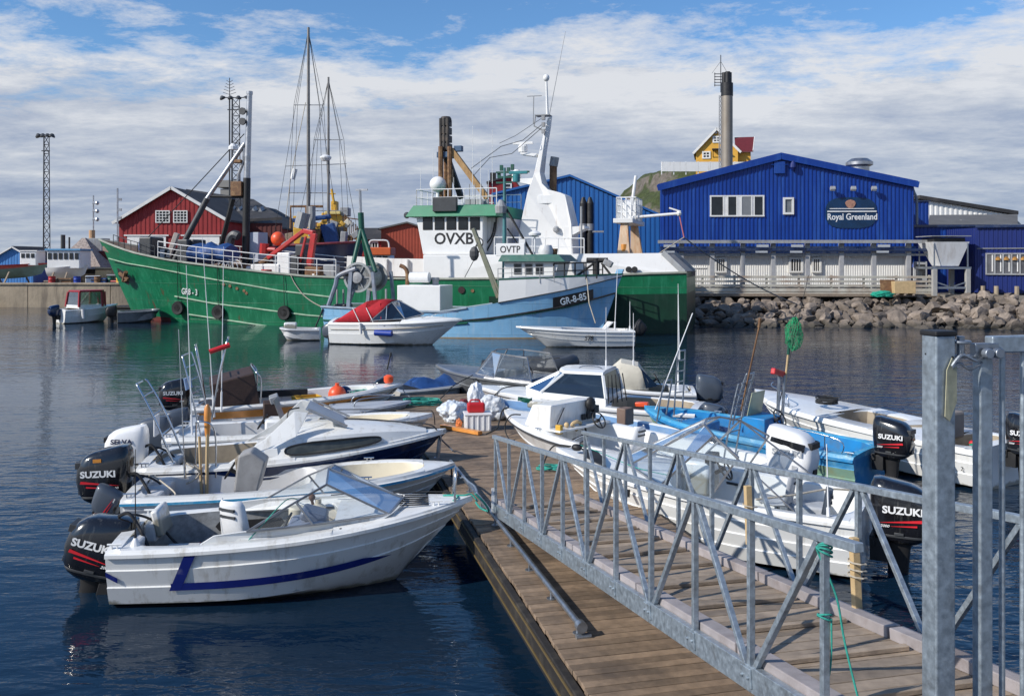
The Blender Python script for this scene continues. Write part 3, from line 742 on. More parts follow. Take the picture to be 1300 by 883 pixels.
sack('plastic_bag', 'white and blue plastic sack of gear lying leftmost on the dock', on_dock(577, 533), (.34, .42, .30), 1)
sack('plastic_bag', 'white plastic bag slumped behind the red fuel can', on_dock(625, 532), (.33, .3, .36), 2, mat('pale_bag', (.58, .60, .62), .4, var=.1, sc=3, bump=.02, bsc=8))
sack('plastic_bag', 'upright knotted white bag standing at the back of the pile', on_dock(604, 522), (.20, .2, .46), 3, mat('bright_bag', (.68, .70, .74), .35, var=.1, sc=3, bump=.02, bsc=8))
sack('cloth_bundle', 'small dark red bundle tucked between the white bags', on_dock(589, 528)+V((0, 0, .22)), (.11, .1, .11), 4, mat('maroon_cloth', (.16, .02, .025), .7, var=.3, sc=8, bump=.01))
sack('cloth_bundle', 'orange and blue cloth showing beside the white sack', on_dock(580, 541)+V((.05, -.2, .02)), (.07, .1, .12), 5, mat('orange_cloth', (.7, .2, .05), .6, var=.3, sc=8))
pl_ = thing('plank', 'short length of raw timber lying against the white bags', 'plank', on_dock(585, 548), -.75)
MB().box((0, 0, .05), (1.1, .12, .07)).build('timber', WOODO, pl_, .006)
def coil(name, label, p, r, m, seed, n=7, cat='rope'):
    rd = random.Random(seed); pts = []
    for k in range(n*10):
        a = k*.63; rr = r*(1+rd.uniform(-.25, .25)); pts.append(V((p.x+rr*1.4*math.cos(a)+rd.uniform(-.03, .03), p.y+rr*math.sin(a)+rd.uniform(-.03, .03), p.z+.012+.012*(k//10)+rd.uniform(0, .02))))
    return rope(name, label, pts, m, .011, None, cat)
coil('rope_heap', 'tangled teal rope heap at the far end of the dock', on_dock(533, 513), .30, TEAL, 3, 9)
coil('rope_heap', 'small teal rope tangle on the dock beside the gangway foot', on_dock(700, 596), .14, TEAL, 5, 4)
# ------------------------------------------------------------------ small boats left of the dock
LG, RG, OG = 'small motorboats moored left of the dock', 'small motorboats moored right of the dock', 'small boats lying off the dock'
def seat(parent, c, rz=0.0, m=WHITEC, s=1.0):
    """moulded plastic helm chair: shell with slots, on a short pedestal"""
    b = MB(); rot = Matrix.Rotation(rz, 3, 'Z'); rings = []
    for u, (x, z, w) in enumerate(((.22, .02, .20), (.20, .0, .22), (.02, -.03, .235), (-.14, -.02, .235), (-.20, .05, .23), (-.235, .25, .215), (-.26, .42, .19), (-.265, .48, .14))):
        r_ = []
        for k in range(7):
            y = -1+2*k/6; cup = .05*abs(y)**3
            p = V((x+(.09*abs(y)**3 if z > .04 else 0), y*w, z+(cup if z <= .04 else 0)))
            r_.append(V(c)+rot @ (p*s))
        rings.append(r_)
    b.loft(rings, False, False)
    sh = b.build('chair', m, parent, 0, 60)
    md = sh.modifiers.new('thick', 'SOLIDIFY'); md.thickness = .009; md.offset = 0
    k = MB()
    for z in (.30, .38): k.box(V(c)+rot @ V((-.236-.02*(z-.3)/.1, 0, z))*s, (.03, .22*s, .032), rot)
    k.build('back_slot', DGREY, sh)
    MB().tube([V(c)+V((0, 0, -.04)), V(c)+V((0, 0, -.34))], .04, 10).lathe([(.14, -.36), (.14, -.33), (.05, -.32)], c, 14).build('pedestal', STEEL, sh, 0, 40)
    return sh
def aframe(parent, x, y0, y1, z0, h, lean=-.25, r=.017, m=STEEL, bars=3, name='rod_rack'):
    b = MB()
    for y in (y0, y1): b.tube(smooth_path([(x, y, z0), (x+lean*.5, y, z0+h*.55), (x+lean, y+(y1-y)*.12, z0+h*.96), (x+lean*1.1, (y0+y1)/2 if bars == 0 else y+(y1-y)*.25, z0+h)], 5), r, 8)
    b.tube([(x+lean*1.1, y0+(y1-y0)*.25, z0+h), (x+lean*1.1, y1+(y0-y1)*.25, z0+h)], r, 8)
    for k in range(bars):
        f = .35+.5*k/max(1, bars-1) if bars > 1 else .6
        b.tube([(x+lean*f, y0, z0+h*f), (x+lean*f, y1, z0+h*f)], r*.8, 6)
    return b.build(name, m, parent, 0, 50)
def vents(parent, x0, x1, y, z, n=6, w=.42):
    b = MB()
    for k in range(n): b.box(((x0+x1)/2, y-w/2+w*k/(n-1), z), (x1-x0, .026, .012))
    return b.build('vent_grille', BLACKM, parent)

# 1 nearest boat, blue stripe
b1, h1, f1 = boat('motorboat', 'nearest white motorboat with a dark blue stripe, a windscreen and a white plastic chair', G(133, 703, .68), G(600, 628, 1.02), B=1.78, fs=.68, fb=1.0,
    wells=((.035, .60, .13, .15),), inner=LINER, laps=2, stripe=(STRIPE, .26, .40, .17, .80), rake=.95, pw=2.3, d=.2, group=LG)
L1 = h1.L
for sg in (-1, 1):
    m = MB(); q = [h1.side(.175, .26), h1.side(.225, .26), h1.side(.275, .995), h1.side(.235, .995)]
    n_ = 8; vs = []
    for i in range(n_+1):
        f = .26+(.93-.26)*i/n_; t0 = .165+.045*i/n_
        for t in (t0, t0+.030): p = h1.side(t, f); vs.append(V((p.x, sg*(p.y+.022), p.z)))
    m.add(vs, [(2*i, 2*i+1, 2*i+3, 2*i+2) for i in range(n_)])
    vs = []
    for i in range(5):
        t = .0+.03*i/4
        for f in (.56, .66): p = h1.side(t, f-.25*t/.03*.5); vs.append(V((p.x, sg*(p.y+.022), p.z)))
    m.add(vs, [(2*i, 2*i+1, 2*i+3, 2*i+2) for i in range(4)]); m.build('stripe_end', STRIPE, b1)
outboard(b1, (-.06, .0, .70), 1.12, tilt=R(-16), drop=.54)
m = MB(); m.box((.16, -.45, .60), (.26, .55, .22)).box((.16, .45, .60), (.26, .5, .22)); m.build('stern_locker', GELD, b1, .03)
rbox(b1, 'splash_board', (.30, .42, .72), (.10, .46, .34), GEL, .03, 0, -.25)
rbox(b1, 'bench', (.62, -.1, .36), (.42, .8, .18), GELD, .03)
MB().poly([(.92, .62, .55), (.97, .62, .61), (1.75, .62, .64), (1.80, .62, .58), (1.74, .62, .52), (.97, .62, .49)], (0, -.012, 0)).build('side_pocket', BLACKM, b1)
seat(b1, (1.42, -.18, .62), .95, WHITEC, 1.08)
rbox(b1, 'helm_console', (2.22, -.34, .66), (.46, .52, .46), mat('blue_grey_console', (.20, .23, .31), .4, var=.1), .05, 0, -.12)
rbox(b1, 'dash_hood', (2.28, -.34, .93), (.32, .40, .12), mat('dash_grey', (.13, .15, .2), .35, var=.1), .04, 0, .3)
wheel(b1, (1.92, -.34, .80), .17, (-.85, 0, .5))
m = MB().lathe([(.10, 0), (.11, .02), (.11, .34), (.09, .36)], (2.0, .30, .50), 16).lathe([(.09, 0), (.10, .02), (.10, .3), (.04, .34), (.04, .40)], (2.25, .42, .52), 16)
m.build('jerry_can', CREAM, b1, 0, 40)
rbox(b1, 'locker_lid', (2.45, .35, .62), (.4, .5, .3), CREAM, .03)
MB().tube(sag((2.16, .40, .95), (2.2, .48, .78), .02, 8), .02, 6).ball((2.17, .42, .94), .045).build('rope_end', RUST, b1)
zc = h1.zg(.6)
A = [(1.55, -.73, .86), (2.30, -.70, .91), (3.18, -.50, .95), (3.34, 0, 1.01), (3.18, .50, .95), (2.30, .70, .91), (1.55, .73, .86)]
B_ = [(1.60, -.725, .89), (2.10, -.66, 1.17), (2.44, -.52, 1.33), (2.42, 0, 1.40), (2.44, .52, 1.33), (2.10, .66, 1.17), (1.60, .725, .89)]
windscreen(b1, A, B_, ALU, GLASS, .014)
for sg in (-1, 1): MB().poly([(.95, sg*.755, .69), (1.18, sg*.75, .83), (1.5, sg*.74, .865), (2.35, sg*.71, .915), (3.2, sg*.51, .955), (3.36, sg*.2, 1.0), (3.3, sg*.3, .86), (2.9, sg*.60, .78), (2.0, sg*.76, .70)], (0, -sg*.03, 0)).build('cockpit_coaming', GEL, b1, .006)
vents(b1, 3.30, 3.66, -.02, h1.zg(.81)+.082, 6, .46)
rail(b1, [(3.98, -.16, .96), (3.99, -.155, 1.22), (4.0, -.10, 1.34), (4.0, 0, 1.37), (4.0, .10, 1.34), (3.99, .155, 1.22), (3.98, .16, .96)], .016, STEEL, 'bow_rail')
for x, y in ((.08, -.72), (.08, .72), (3.75, -.25)): cleat(b1, (x, y, h1.zg(x/L1)+.035), GELW)
MB().ball((2.62, -.70, .83), .03).lathe([(.02, 0), (.02, .06)], (2.62, -.70, .79), 8).build('navigation_lamp', BLACKM, b1, 0, 60)
MB().lathe([(.02, 0), (.03, .01), (.03, .03), (.01, .05)], (1.98, -.79, .74), 8).build('rope_eye', STEEL, b1)
antenna(b1, (.28, -.62, .70), 1.12, (-.0, 0), BLACKM, .008)
MB().lathe([(.06, 0), (.055, .02), (.02, .10)], (.28, -.62, .70), 12).build('antenna_foot', WHITEC, b1)
rope('cord', '', [(1.95, .72, .80), (2.0, .3, .95), (1.98, -.66, 1.19), (1.7, -.70, .9), (1.55, -.72, .74)][::-1], TEAL, .006, b1)
rope('bow_line', '', [(3.96, -.16, 1.0), (4.02, -.1, 1.02), (4.0, .1, 1.0), (3.85, .1, 1.0), (4.1, 0, 1.02), (L1-.02, 0, 1.03), (L1+.06, -.05, .95)], TEAL, .011, b1)
rope('deck_line', '', [(2.4, .55, .93), (2.8, .42, .98), (3.2, .3, 1.0), (3.6, .2, 1.03), (3.95, .1, 1.04)], ROPED, .007, b1)
p = f1.o
rope('mooring_line', 'teal and blue line from the nearest bow to the dock pipe', [V((-.47, 11.56, 1.02)), V((-.36, 11.6, .9)), V((-.30, 11.75, .75)), V((-.42, 12.2, .66)), V((-.5, 12.5, .66))], TEAL, .014)
rope('mooring_line', 'grey blue line sagging from the nearest bow along the dock edge', [V((-.44, 11.6, 1.0)), V((-.50, 12.2, .95)), V((-.62, 13.0, .82)), V((-.72, 13.6, .74)), V((-.78, 13.9, .66))], mat('blue_grey_rope', (.16, .20, .26), .8, var=.3, sc=20), .016)

# 2 open boat behind it, black motor and a tilted second motor
b2, h2, f2 = boat('motorboat', 'open white motorboat with a rounded cream bow well and two motors, second on the left', G(152, 638, .60), G(577, 589, .84), B=1.62, fs=.60, fb=.84,
    wells=((.03, .56, .12, .16, GELD), (.60, .90, .42, .20)), inner=CREAM, laps=2, rake=.8, full=.52, pw=3.0, rub=SKYB, group=LG, coam=.045)
outboard(b2, (-.05, .10, .66), 1.15, tilt=R(2), chip=ORANGEY, drop=.17)
outboard(b2, (.02, -.42, .62), .62, m=SLATE, brand=None, stripe=REDL, tilt=R(62), legm=DGREY)
m = MB(); m.box((.24, -.38, .52), (.42, .70, .16)).box((.24, .40, .52), (.42, .6, .16)); m.build('stern_locker', GELD, b2, .04)
rbox(b2, 'bench', (.95, -.42, .40), (.5, .4, .34), GELD, .05)
m = MB(); m.poly([(1.45, -.2, .55), (1.80, -.2, .55), (1.92, -.2, 1.0), (1.70, -.2, 1.16), (1.52, -.2, 1.10)], (0, .42, 0)); m.build('helm_console', mat('grey_console', (.30, .29, .28), .5, var=.2, sc=5), b2, .03)
rbox(b2, 'dash_panel', (1.50, .0, .93), (.05, .30, .24), TAN, .01, 0, -.1)
wheel(b2, (1.38, 0, .86), .15)
MB().box((1.05, .70, .57), (.26, .03, .06)).build('side_slot', DGREY, b2)
antenna(b2, (.6, .55, .62), 2.3, (-.12, .1), STEEL, .010)
rope('stern_line', '', [(.05, .62, .66), (.2, .3, .72), (.45, -.1, .70), (.7, -.5, .64), (.62, -.66, .62)], ROPE, .012, b2)
m = MB(); m.tube([(.85, .55, .25), (.80, .62, 1.25)], .022, 8).tube([(.92, .55, .25), (.93, .60, 1.6)], .028, 8); m.build('oar_handle', WOODP, b2)
MB().lathe([(.035, 0), (.045, .1), (.055, .3), (.05, .44), (.02, .5)], (.925, .60, 1.25), 10).build('oar_blade', WOODO, b2, 0, 40)
coil_pts = [V((.72+.10*math.cos(k*.7), .55+.06*math.sin(k*.7), .70+.16*math.sin(k*.35))) for k in range(40)]
MB().tube(coil_pts, .012, 5).build('hanging_coil', ROPE, b2)
rail(b2, [(.75, .62, .62), (.75, .62, 1.35), (.80, .5, 1.50), (1.0, .5, 1.45), (1.05, .60, 1.2), (1.05, .62, .6)], .014, STEEL, 'stern_frame')

# 3 cabin boat, navy hull, oval window
b3, h3, f3 = boat('cabin_boat', 'white cuddy cabin boat with a long dark oval side window and navy blue lower hull', G(172, 600, .70), G(566, 546, 1.08), B=1.85, fs=.72, fb=1.08,
    wells=((.03, .50, .12, .15),), inner=TAN, laps=2, rake=1.0, low=NAVY, low_f=.62, pw=2.1, group=LG, cat='cabin boat', coam=.05)
L3 = h3.L
outboard(b3, (-.05, .05, .74), .98, m=WHITEC, brand='SELVA', tz=.45, drop=.13, lm=mat('dark_blue_letter', (.02, .03, .08), .5), stripe=None, legm=DGREY)
# coach roof and dodger walls
m = MB(); rings = []
for t, wd, hz in ((.34, .88, .06), (.42, .86, .20), (.50, .82, .36), (.56, .79, .37), (.66, .72, .34), (.76, .58, .27), (.85, .40, .17), (.93, .18, .05)):
    x, z0 = L3*t, h3.zg(t)+.03; w0 = max(.12, h3.b(t)-.05)
    w1 = w0*(.86 if hz > .1 else .95)
    rings.append([V((x, -w0, z0)), V((x, -w1, z0+hz*.72)), V((x, -w1*.6, z0+hz*.97)), V((x, 0, z0+hz*1.06)), V((x, w1*.6, z0+hz*.97)), V((x, w1, z0+hz*.72)), V((x, w0, z0))])
m.loft(rings, False, True)
cr = m.build('coach_roof', GEL, b3, 0, 40)
for sg in (-1, 1):
    pts = []
    for k in range(28):
        a = 2*PI*k/28; ex, ez = math.cos(a), math.sin(a)
        u = .62+.155*math.copysign(abs(ex)**.55, ex); v = .36+.24*math.copysign(abs(ez)**.7, ez)
        t = u; w0 = h3.b(t)-.05; z0 = h3.zg(t)+.03; hz = .355-.10*max(0, (t-.56)/.2)
        y = w0*(1-.14*v/.72*1.0)
        pts.append(V((L3*t, sg*(y+.05), z0+hz*v)))
    MB().poly(pts, (0, -sg*.06, 0)).build('oval_window', mat('dusty_acrylic', (.055, .06, .055), .22, var=.3, sc=4, dirt=(.16, .16, .15), damt=.4) if sg < 0 else bpy.data.materials['dusty_acrylic'], b3)
    MB().tube(pts+[pts[0]], .014, 6).build('window_rim', BLACKM, b3)
    # fibreglass dodger wing
    q = [(L3*.27, h3.b(.27)-.05, .76), (L3*.50, h3.b(.5)-.10, h3.zg(.5)+.36), (L3*.535, h3.b(.5)-.30, h3.zg(.5)+.70), (L3*.49, h3.b(.5)-.28, h3.zg(.5)+.73), (L3*.40, h3.b(.4)-.16, h3.zg(.4)+.36)]
    MB().poly([V((x, sg*y, z)) for x, y, z in q], (0, -sg*.03, 0)).build('dodger_wing', GEL, b3, .008)
ax_ = [(L3*.66, -.46, h3.zg(.66)+.35), (L3*.66, .46, h3.zg(.66)+.35), (L3*.53, .50, h3.zg(.5)+.72), (L3*.53, -.50, h3.zg(.5)+.72)]
MB().poly(ax_, (-.03, 0, .02)).build('dodger_front', PALEGREY, b3, .006)
MB().tube([V(ax_[1])+V((.01, 0, .03)), V(ax_[2])+V((.01, 0, .03))], .018, 6).tube([V(ax_[0])+V((.01, 0, .03)), V(ax_[3])+V((.01, 0, .03))], .018, 6).build('dodger_trim', GREYP, b3)
rope('grab_loop', '', [(L3*.46, -.62, h3.zg(.46)+.30), (L3*.465, -.55, h3.zg(.5)+.55), (L3*.47, -.45, h3.zg(.5)+.72), (L3*.5, -.3, h3.zg(.5)+.74)], BLACKM, .012, b3)
m = MB(); m.poly([(L3*.40, -.80, h3.zg(.4)+.08), (L3*.445, -.80, h3.zg(.4)+.10), (L3*.44, -.78, h3.zg(.4)+.22), (L3*.40, -.78, h3.zg(.4)+.22)], (0, -.04, 0)); m.build('side_vent', GELW, b3, .006)
rope('bow_line', '', [(L3*.56, .25, h3.zg(.6)+.42), (L3*.7, .2, h3.zg(.7)+.36), (L3*.85, .05, h3.zg(.85)+.24), (L3*.94, -.06, 1.2), (L3*.97, -.06, 1.08), (L3*.98, -.02, .9)], ROPED, .012, b3)
MB().tube([(L3-.10, 0, .98), (L3-.16, 0, .42)], .035, 8).tube([(L3-.02, -.05, 1.08), (L3-.02, .05, 1.08)], .03, 8).box((L3-.15, 0, .50), (.1, .08, .25)).build('bow_fitting', GALVD, b3)
wheel(b3, (L3*.42, .25, .95), .17)
rbox(b3, 'helm_panel', (L3*.45, .25, .96), (.06, .36, .26), WHITEC, .02, 0, -.4)
m = MB(); m.box((.25, -.3, .62), (.36, .7, .14)).box((.25, .4, .62), (.36, .5, .14)); m.build('stern_locker', GEL, b3, .04)
aframe(b3, .45, -.35, .35, .74, 1.25, -.55, .018, STEEL, 3, 'stern_arch')
MB().box((.10, .05, 1.28), (.03, .30, .34)).build('round_plate', WHITEC, b3, .012)
rope('mooring_line', 'dark line from the navy hull down to the dock', [G(566, 548, 1.05), G(560, 556, .9), G(569, 566, .66), G(575, 572, .59)], mat('slate_rope', (.09, .11, .15), .8, var=.3), .014)

# 4 open white boat with a grey covered motor
b4, h4, f4 = boat('motorboat', 'white open motorboat with a pale round bow and slate grey motor beyond the cabin boat', G(205, 558, .66), G(549, 524, .95), B=1.7, fs=.64, fb=.92,
    wells=((.03, .50, .12, .15, GELD), (.55, .91, .45, .22)), inner=CREAM, laps=2, rake=.8, full=.5, pw=2.9, low=STRIPE, low_f=.30, group=LG, coam=.05)
outboard(b4, (-.05, 0, .64), 1.0, m=SLATE, brand=None, stripe=None, legm=DGREY)
m = MB(); m.box((.3, 0, .56), (.5, 1.3, .14)); m.build('stern_locker', GELW, b4, .04)
rbox(b4, 'helm_console', (2.0, -.1, .62), (.4, .5, .6), GELW, .05)
MB().poly([(2.1, -.32, .9), (2.1, .12, .9), (1.95, .10, 1.30), (1.95, -.30, 1.30)], (.02, 0, 0)).build('spray_screen', mat('scratched_screen', (.16, .16, .15), .3, var=.3, sc=6), b4, .004)
wheel(b4, (1.72, -.1, .85), .16)
rope('bow_line', '', [(h4.L*.6, .3, 1.0), (h4.L*.8, .1, 1.02), (h4.L*.95, 0, 1.0), (h4.L, 0, .98), (h4.L+.05, -.03, .72)], ROPED, .010, b4)
aframe(b4, .62, -.4, .4, .66, 1.5, -.35, .017, STEEL, 4, 'rod_rack')
MB().poly([(.30, -.25, 1.5), (.30, .2, 1.5), (.26, .2, 1.72), (.26, -.25, 1.72)], (.02, 0, 0)).build('blue_cloth', mat('pale_blue_cloth', (.30, .42, .62), .8, var=.2), b4)
antenna(b4, (.5, -.55, .7), 3.2, (-.12, .05), WHITEC, .010)

# 5 low grey boat
b5, h5, f5 = boat('motorboat', 'low pale grey open boat with a small bow rail, next to the orange striped boat', G(240, 538, .52), G(522, 508, .72), B=1.45, fs=.50, fb=.70,
    wells=((.03, .62, .12, .13),), inner=GELD, hullm=PALEGREY, deckm=PALEGREY, laps=2, rake=.7, full=.5, pw=2.8, group=LG)
outboard(b5, (-.05, 0, .50), .8, m=SLATE, brand=None, stripe=None)
rail(b5, [(h5.L*.72, -.30, .66), (h5.L*.74, -.28, .82), (h5.L*.84, -.16, .86), (h5.L*.92, 0, .86), (h5.L*.84, .16, .86), (h5.L*.74, .28, .82), (h5.L*.72, .30, .66)], .014, GALVD, 'bow_rail')
rbox(b5, 'helm_console', (1.7, -.1, .52), (.36, .44, .66), BROWNC, .03)
rbox(b5, 'console_top', (1.76, -.1, .90), (.2, .46, .16), GREYP, .02, 0, -.3)
m = MB(); m.box((1.0, 0, .38), (.3, 1.1, .06)).box((2.5, 0, .42), (.3, .9, .06)); m.build('thwart', GELD, b5, .01)
aframe(b5, .45, -.45, .45, .56, 1.7, .30, .02, STEEL, 3, 'tall_arch')
MB().tube([(.40, -.45, 2.02), (.82, -.42, 2.16)], .055, 10).build('red_float', REDP, b5, 0, 50)
antenna(b5, (.5, -.4, .6), 3.9, (-.25, 0), WHITEC, .011)
antenna(b5, (.62, .3, .6), 3.7, (.05, 0), WHITEC, .011)

# 6 orange striped boat with brown spray hood
b6, h6, f6 = boat('motorboat', 'white open boat with varnished side band, brown canvas hood and orange buoy', G(243, 519, .68), G(511, 487, .92), B=1.75, fs=.66, fb=.92,
    wells=((.03, .86, .14, .18),), inner=GELW, laps=2, rake=.9, full=.48, pw=2.5, rub=GELD, stripe=(WOODO, .60, .86, .02, .985), group=LG)
L6 = h6.L
outboard(b6, (-.05, 0, .72), 1.0, m=BLACK, drop=.12)
m = MB(); m.poly([(.50, -.80, .70), (.38, -.78, 1.20), (1.35, -.74, 1.42), (1.48, -.80, .72)], (0, 1.56, 0)); m.build('canvas_hood', BROWNC, b6, .03)
rail(b6, [(1.48, -.82, .72), (1.50, -.80, 1.25), (1.38, -.76, 1.46), (1.32, 0, 1.52), (1.38, .76, 1.46), (1.50, .80, 1.25), (1.48, .82, .72)], .018, STEEL, 'hood_bow')
rbox(b6, 'side_cushion', (2.1, .62, .74), (1.2, .08, .16), BLACKM, .02)
MB().ball((3.35, .1, .72), .22, 18).lathe([(.05, 0), (.05, .08)], (3.35, .1, .92), 10).build('buoy', ORANGE, b6, 0, 60)
MB().ball((3.55, .25, .70), .2, 16).build('dark_buoy', NAVY, b6, 0, 60)
MB().lathe([(.09, 0), (.12, .05), (.12, .16), (.05, .2)], (L6-.35, 0, .96), 14).build('bow_post', ORANGE, b6, 0, 40)
rope('side_line', '', [(L6*.62, -.80, .80), (L6*.72, -.70, .66), (L6*.8, -.62, .80), (L6*.9, -.35, .72), (L6*.97, -.1, .86)], ROPED, .012, b6)
aframe(b6, .3, -.5, .5, .7, 1.3, -.2, .02, STEEL, 2, 'stern_arch')

# ------------------------------------------------------------------ small boats right of the dock
# nearest on the right
r4, k4, g4 = boat('motorboat', 'white motorboat with a tall angled windscreen lying right beside the gangway', G(1088, 667, .75), G(706, 567, 1.10), B=1.95, fs=.76, fb=1.08, near=1,
    wells=((.02, .57, .14, .15), ), inner=GELW, laps=3, rake=1.15, low=mat('ochre_boot_top', (.20, .14, .05), .6, var=.4, sc=4, dirt=(.10, .02, .015), damt=.7), low_f=.08, pw=2.2, group=RG, hullm=GELW, deckm=GELW)
LR4 = k4.L
outboard(r4, (-.06, 0, .80), 1.12, turn=0, tilt=R(0))
A = [(2.05, .88, .84), (2.75, .80, .92), (3.35, .45, 1.06), (3.55, 0, 1.10), (3.35, -.45, 1.06), (2.75, -.80, .92), (2.05, -.88, .84)]
T_ = [(1.72, .84, 1.30), (2.10, .66, 1.52), (2.32, .36, 1.60), (2.40, 0, 1.62), (2.32, -.36, 1.60), (2.10, -.66, 1.52), (1.72, -.84, 1.30)]
A = [(x-.2, y, z) for x, y, z in A]; T_ = [(x-.25, y, z+.12) for x, y, z in T_]
windscreen(r4, A, T_, ALU, GLASS, .016)
MB().tube([(1.86, .68, 1.64), (.75, .88, .83)], .013, 6).tube([(1.86, -.68, 1.64), (.75, -.88, .83)], .013, 6).build('screen_stay', ALU, r4)
rbox(r4, 'helm_console', (2.35, -.38, .84), (.4, .55, .5), GELW, .05)
MB().box((2.18, -.38, 1.12), (.16, .2, .14)).box((2.16, -.18, 1.10), (.12, .12, .10)).build('gauge', BLACKM, r4, .015)
wheel(r4, (2.0, -.38, .98), .18)
seat(r4, (1.25, -.38, .58), .1, PALEGREY, 1.05)
seat(r4, (.62, .30, .58), .2, SLATE, .9)
rbox(r4, 'engine_box', (.85, -.5, .42), (.5, .4, .36), PALEGREY, .04)
rbox(r4, 'side_bench', (.5, .55, .48), (.7, .36, .34), GELW, .05)
m = MB(); m.tube(smooth_path([(.15, -.5, .84), (.5, -.2, .9), (.9, .2, .86), (1.3, .6, .84)], 5), .014, 6).build('loose_hose', ROPE, r4)
m = MB(); m.poly([(3.45, .58, 1.02), (3.85, .40, 1.08), (4.05, .12, 1.14), (3.80, .12, 1.135), (3.55, .40, 1.08)], (0, 0, .012)); m.build('foredeck_hatch', BLACKM, r4)
for y in (.14, -.14): MB().ball((LR4-.42, y, 1.16), .07, 10, (1.3, 1, .8)).build('bow_fairlead', BLACKM, r4, 0, 60)
MB().tube([(3.0, .86, .82), (3.0, .88, .72)], .03, 8).build('side_knob', BLACKM, r4)
rope('bow_line', '', [(LR4-.3, .1, 1.16), (LR4+.02, .02, 1.12), (LR4+.12, .1, .95), (LR4+.15, .25, .7)], ROPED, .012, r4)
rope('deck_cord', '', [(2.5, .6, 1.02), (3.0, .55, 1.06), (3.6, .3, 1.14), (4.1, .1, 1.2)], TEAL, .006, r4)
antenna(r4, (.35, .80, .80), .9, (.02, 0), WHITEC, .012)
# second on the right, large dash box
r3, k3, g3 = boat('motorboat', 'open white motorboat with a big upright white dash box and a white motor', G(938, 612, .70), G(640, 521, 1.02), B=1.95, fs=.70, fb=1.0, near=1,
    wells=((.02, .74, .12, .16),), inner=GELW, laps=1, rake=1.0, full=.5, pw=2.5, rub=DGREY, group=RG, hullm=GELD, deckm=GELW, cat='motorboat', coam=.07)
LR3 = k3.L
outboard(r3, (-.06, 0, .78), 1.12, m=WHITEC, lm=LETG, stripe=None, legm=WHITEC, panel=BLACK, drop=.08)
xb = LR3*.70
m = MB(); m.poly([(xb, -.70, .86), (xb-.05, -.70, 1.38), (xb+.36, -.64, 1.36), (xb+.52, -.60, .98)], (0, 1.30, 0)); m.build('dash_box', GELW, r3, .02)
MB().box((xb-.16, -.05, .95), (.36, 1.5, .035)).build('dash_shelf', GELW, r3, .01)
m = MB()
for k in range(3): m.box((xb-.06, -.62+.15*k, 1.06), (.03, .11, .11))
m.build('gauge_panel', BLACKM, r3, .008)
MB().ball((xb-.12, -.45, 1.30), .11, 10, (.8, 1.1, 1.2)).tube([(xb-.1, -.45, 1.3), (xb-.1, -.40, 1.12)], .04, 8).box((xb-.12, -.58, 1.2), (.1, .14, .12)).build('searchlight', BLACKM, r3, 0, 50)
MB().tube([(xb-.06, .45, 1.03), (xb-.06, .25, 1.30)], .01, 6).build('wiper', BLACKM, r3)
MB().tube(smooth_path([(xb-.2, -.05, 1.0), (xb-.24, .1, 1.05), (xb-.2, .2, 1.0), (xb-.26, .12, .9)], 4), .035, 8).ball((xb-.2, .35, 1.02), .05).build('tan_rag', WOODP, r3)
MB().box((xb-.25, .62, .98), (.12, .08, .16)).build('yellow_block', YELLOW, r3, .01)
MB().tube(smooth_path([(xb-.05, -.3, .95), (xb-.2, -.2, .8), (xb-.15, .1, .7), (xb-.3, .3, .75)], 5), .02, 6).build('cable', BLACKM, r3)
wheel(r3, (xb-.32, -.45, 1.02), .16)
rail(r3, [(LR3*.58, .80, .84), (LR3*.50, .78, 1.02), (LR3*.30, .82, .98), (LR3*.14, .86, .80)], .013, GALVD, 'side_rail')
for y in (-.5,): seat(r3, (LR3*.52, y, .56), 0, WHITEC, .95)
rbox(r3, 'stern_bench', (.5, 0, .5), (.5, 1.3, .3), GELW, .05)
rope('bow_line', '', [(LR3*.86, .38, 1.08), (LR3*.90, .42, 1.04), (LR3*.93, .40, .8), (LR3*.90, .46, .6), (LR3*.86, .55, .62)], ROPED, .014, r3)
rope('stem_line', '', [(LR3-.12, 0, 1.10), (LR3+.03, .02, 1.02), (LR3+.02, .12, .82), (LR3-.1, .32, .72), (LR3+.02, .5, .62)], ROPED, .016, r3)
aframe(r3, .95, -.72, -.35, .72, 1.25, -.25, .016, GALVD, 4, 'ladder_rack')
MB().tube([(.75, -.55, 1.5), (.45, -.6, 2.9)], .016, 6).tube([(.45, -.6, 2.9), (.43, -.6, 3.05)], .028, 6).build('gaff_pole', RUST, r3)
# third, pale blue bow well
r2, k2, g2 = boat('motorboat', 'white boat with a pale blue bow well beside the white cabin cruiser', G(862, 566, .64), G(623, 505, .86), B=1.6, fs=.62, fb=.85, near=1,
    wells=((.03, .60, .12, .16), (.70, .93, .55, .14)), inner=DECKBLUE, laps=1, rake=.8, full=.5, pw=2.7, rub=DGREY, group=RG, hullm=GELD, deckm=GELW)
wheel(r2, (k2.L*.52, .1, .84), .19, (-.5, 0, .8))
rbox(r2, 'helm_console', (k2.L*.60, .1, .70), (.5, .6, .5), GELW, .06)
rbox(r2, 'white_locker', (k2.L*.72, -.15, .86), (.7, .5, .16), GELW, .05)
coilp = [V((k2.L*.80+.18*math.cos(k*.7), .05+.10*math.sin(k*.7), .92+.02*math.sin(k*1.3)+.0008*k)) for k in range(60)]
MB().tube(coilp, .014, 5).build('rope_coil', GREEND, r2)
rbox(r2, 'brown_case', (k2.L*.34, -.2, .85), (.22, .3, .34), mat('brown_vinyl', (.18, .12, .09), .6, var=.2), .02)
outboard(r2, (-.05, 0, .50), .7, m=BLACK, brand=None, stripe=None)
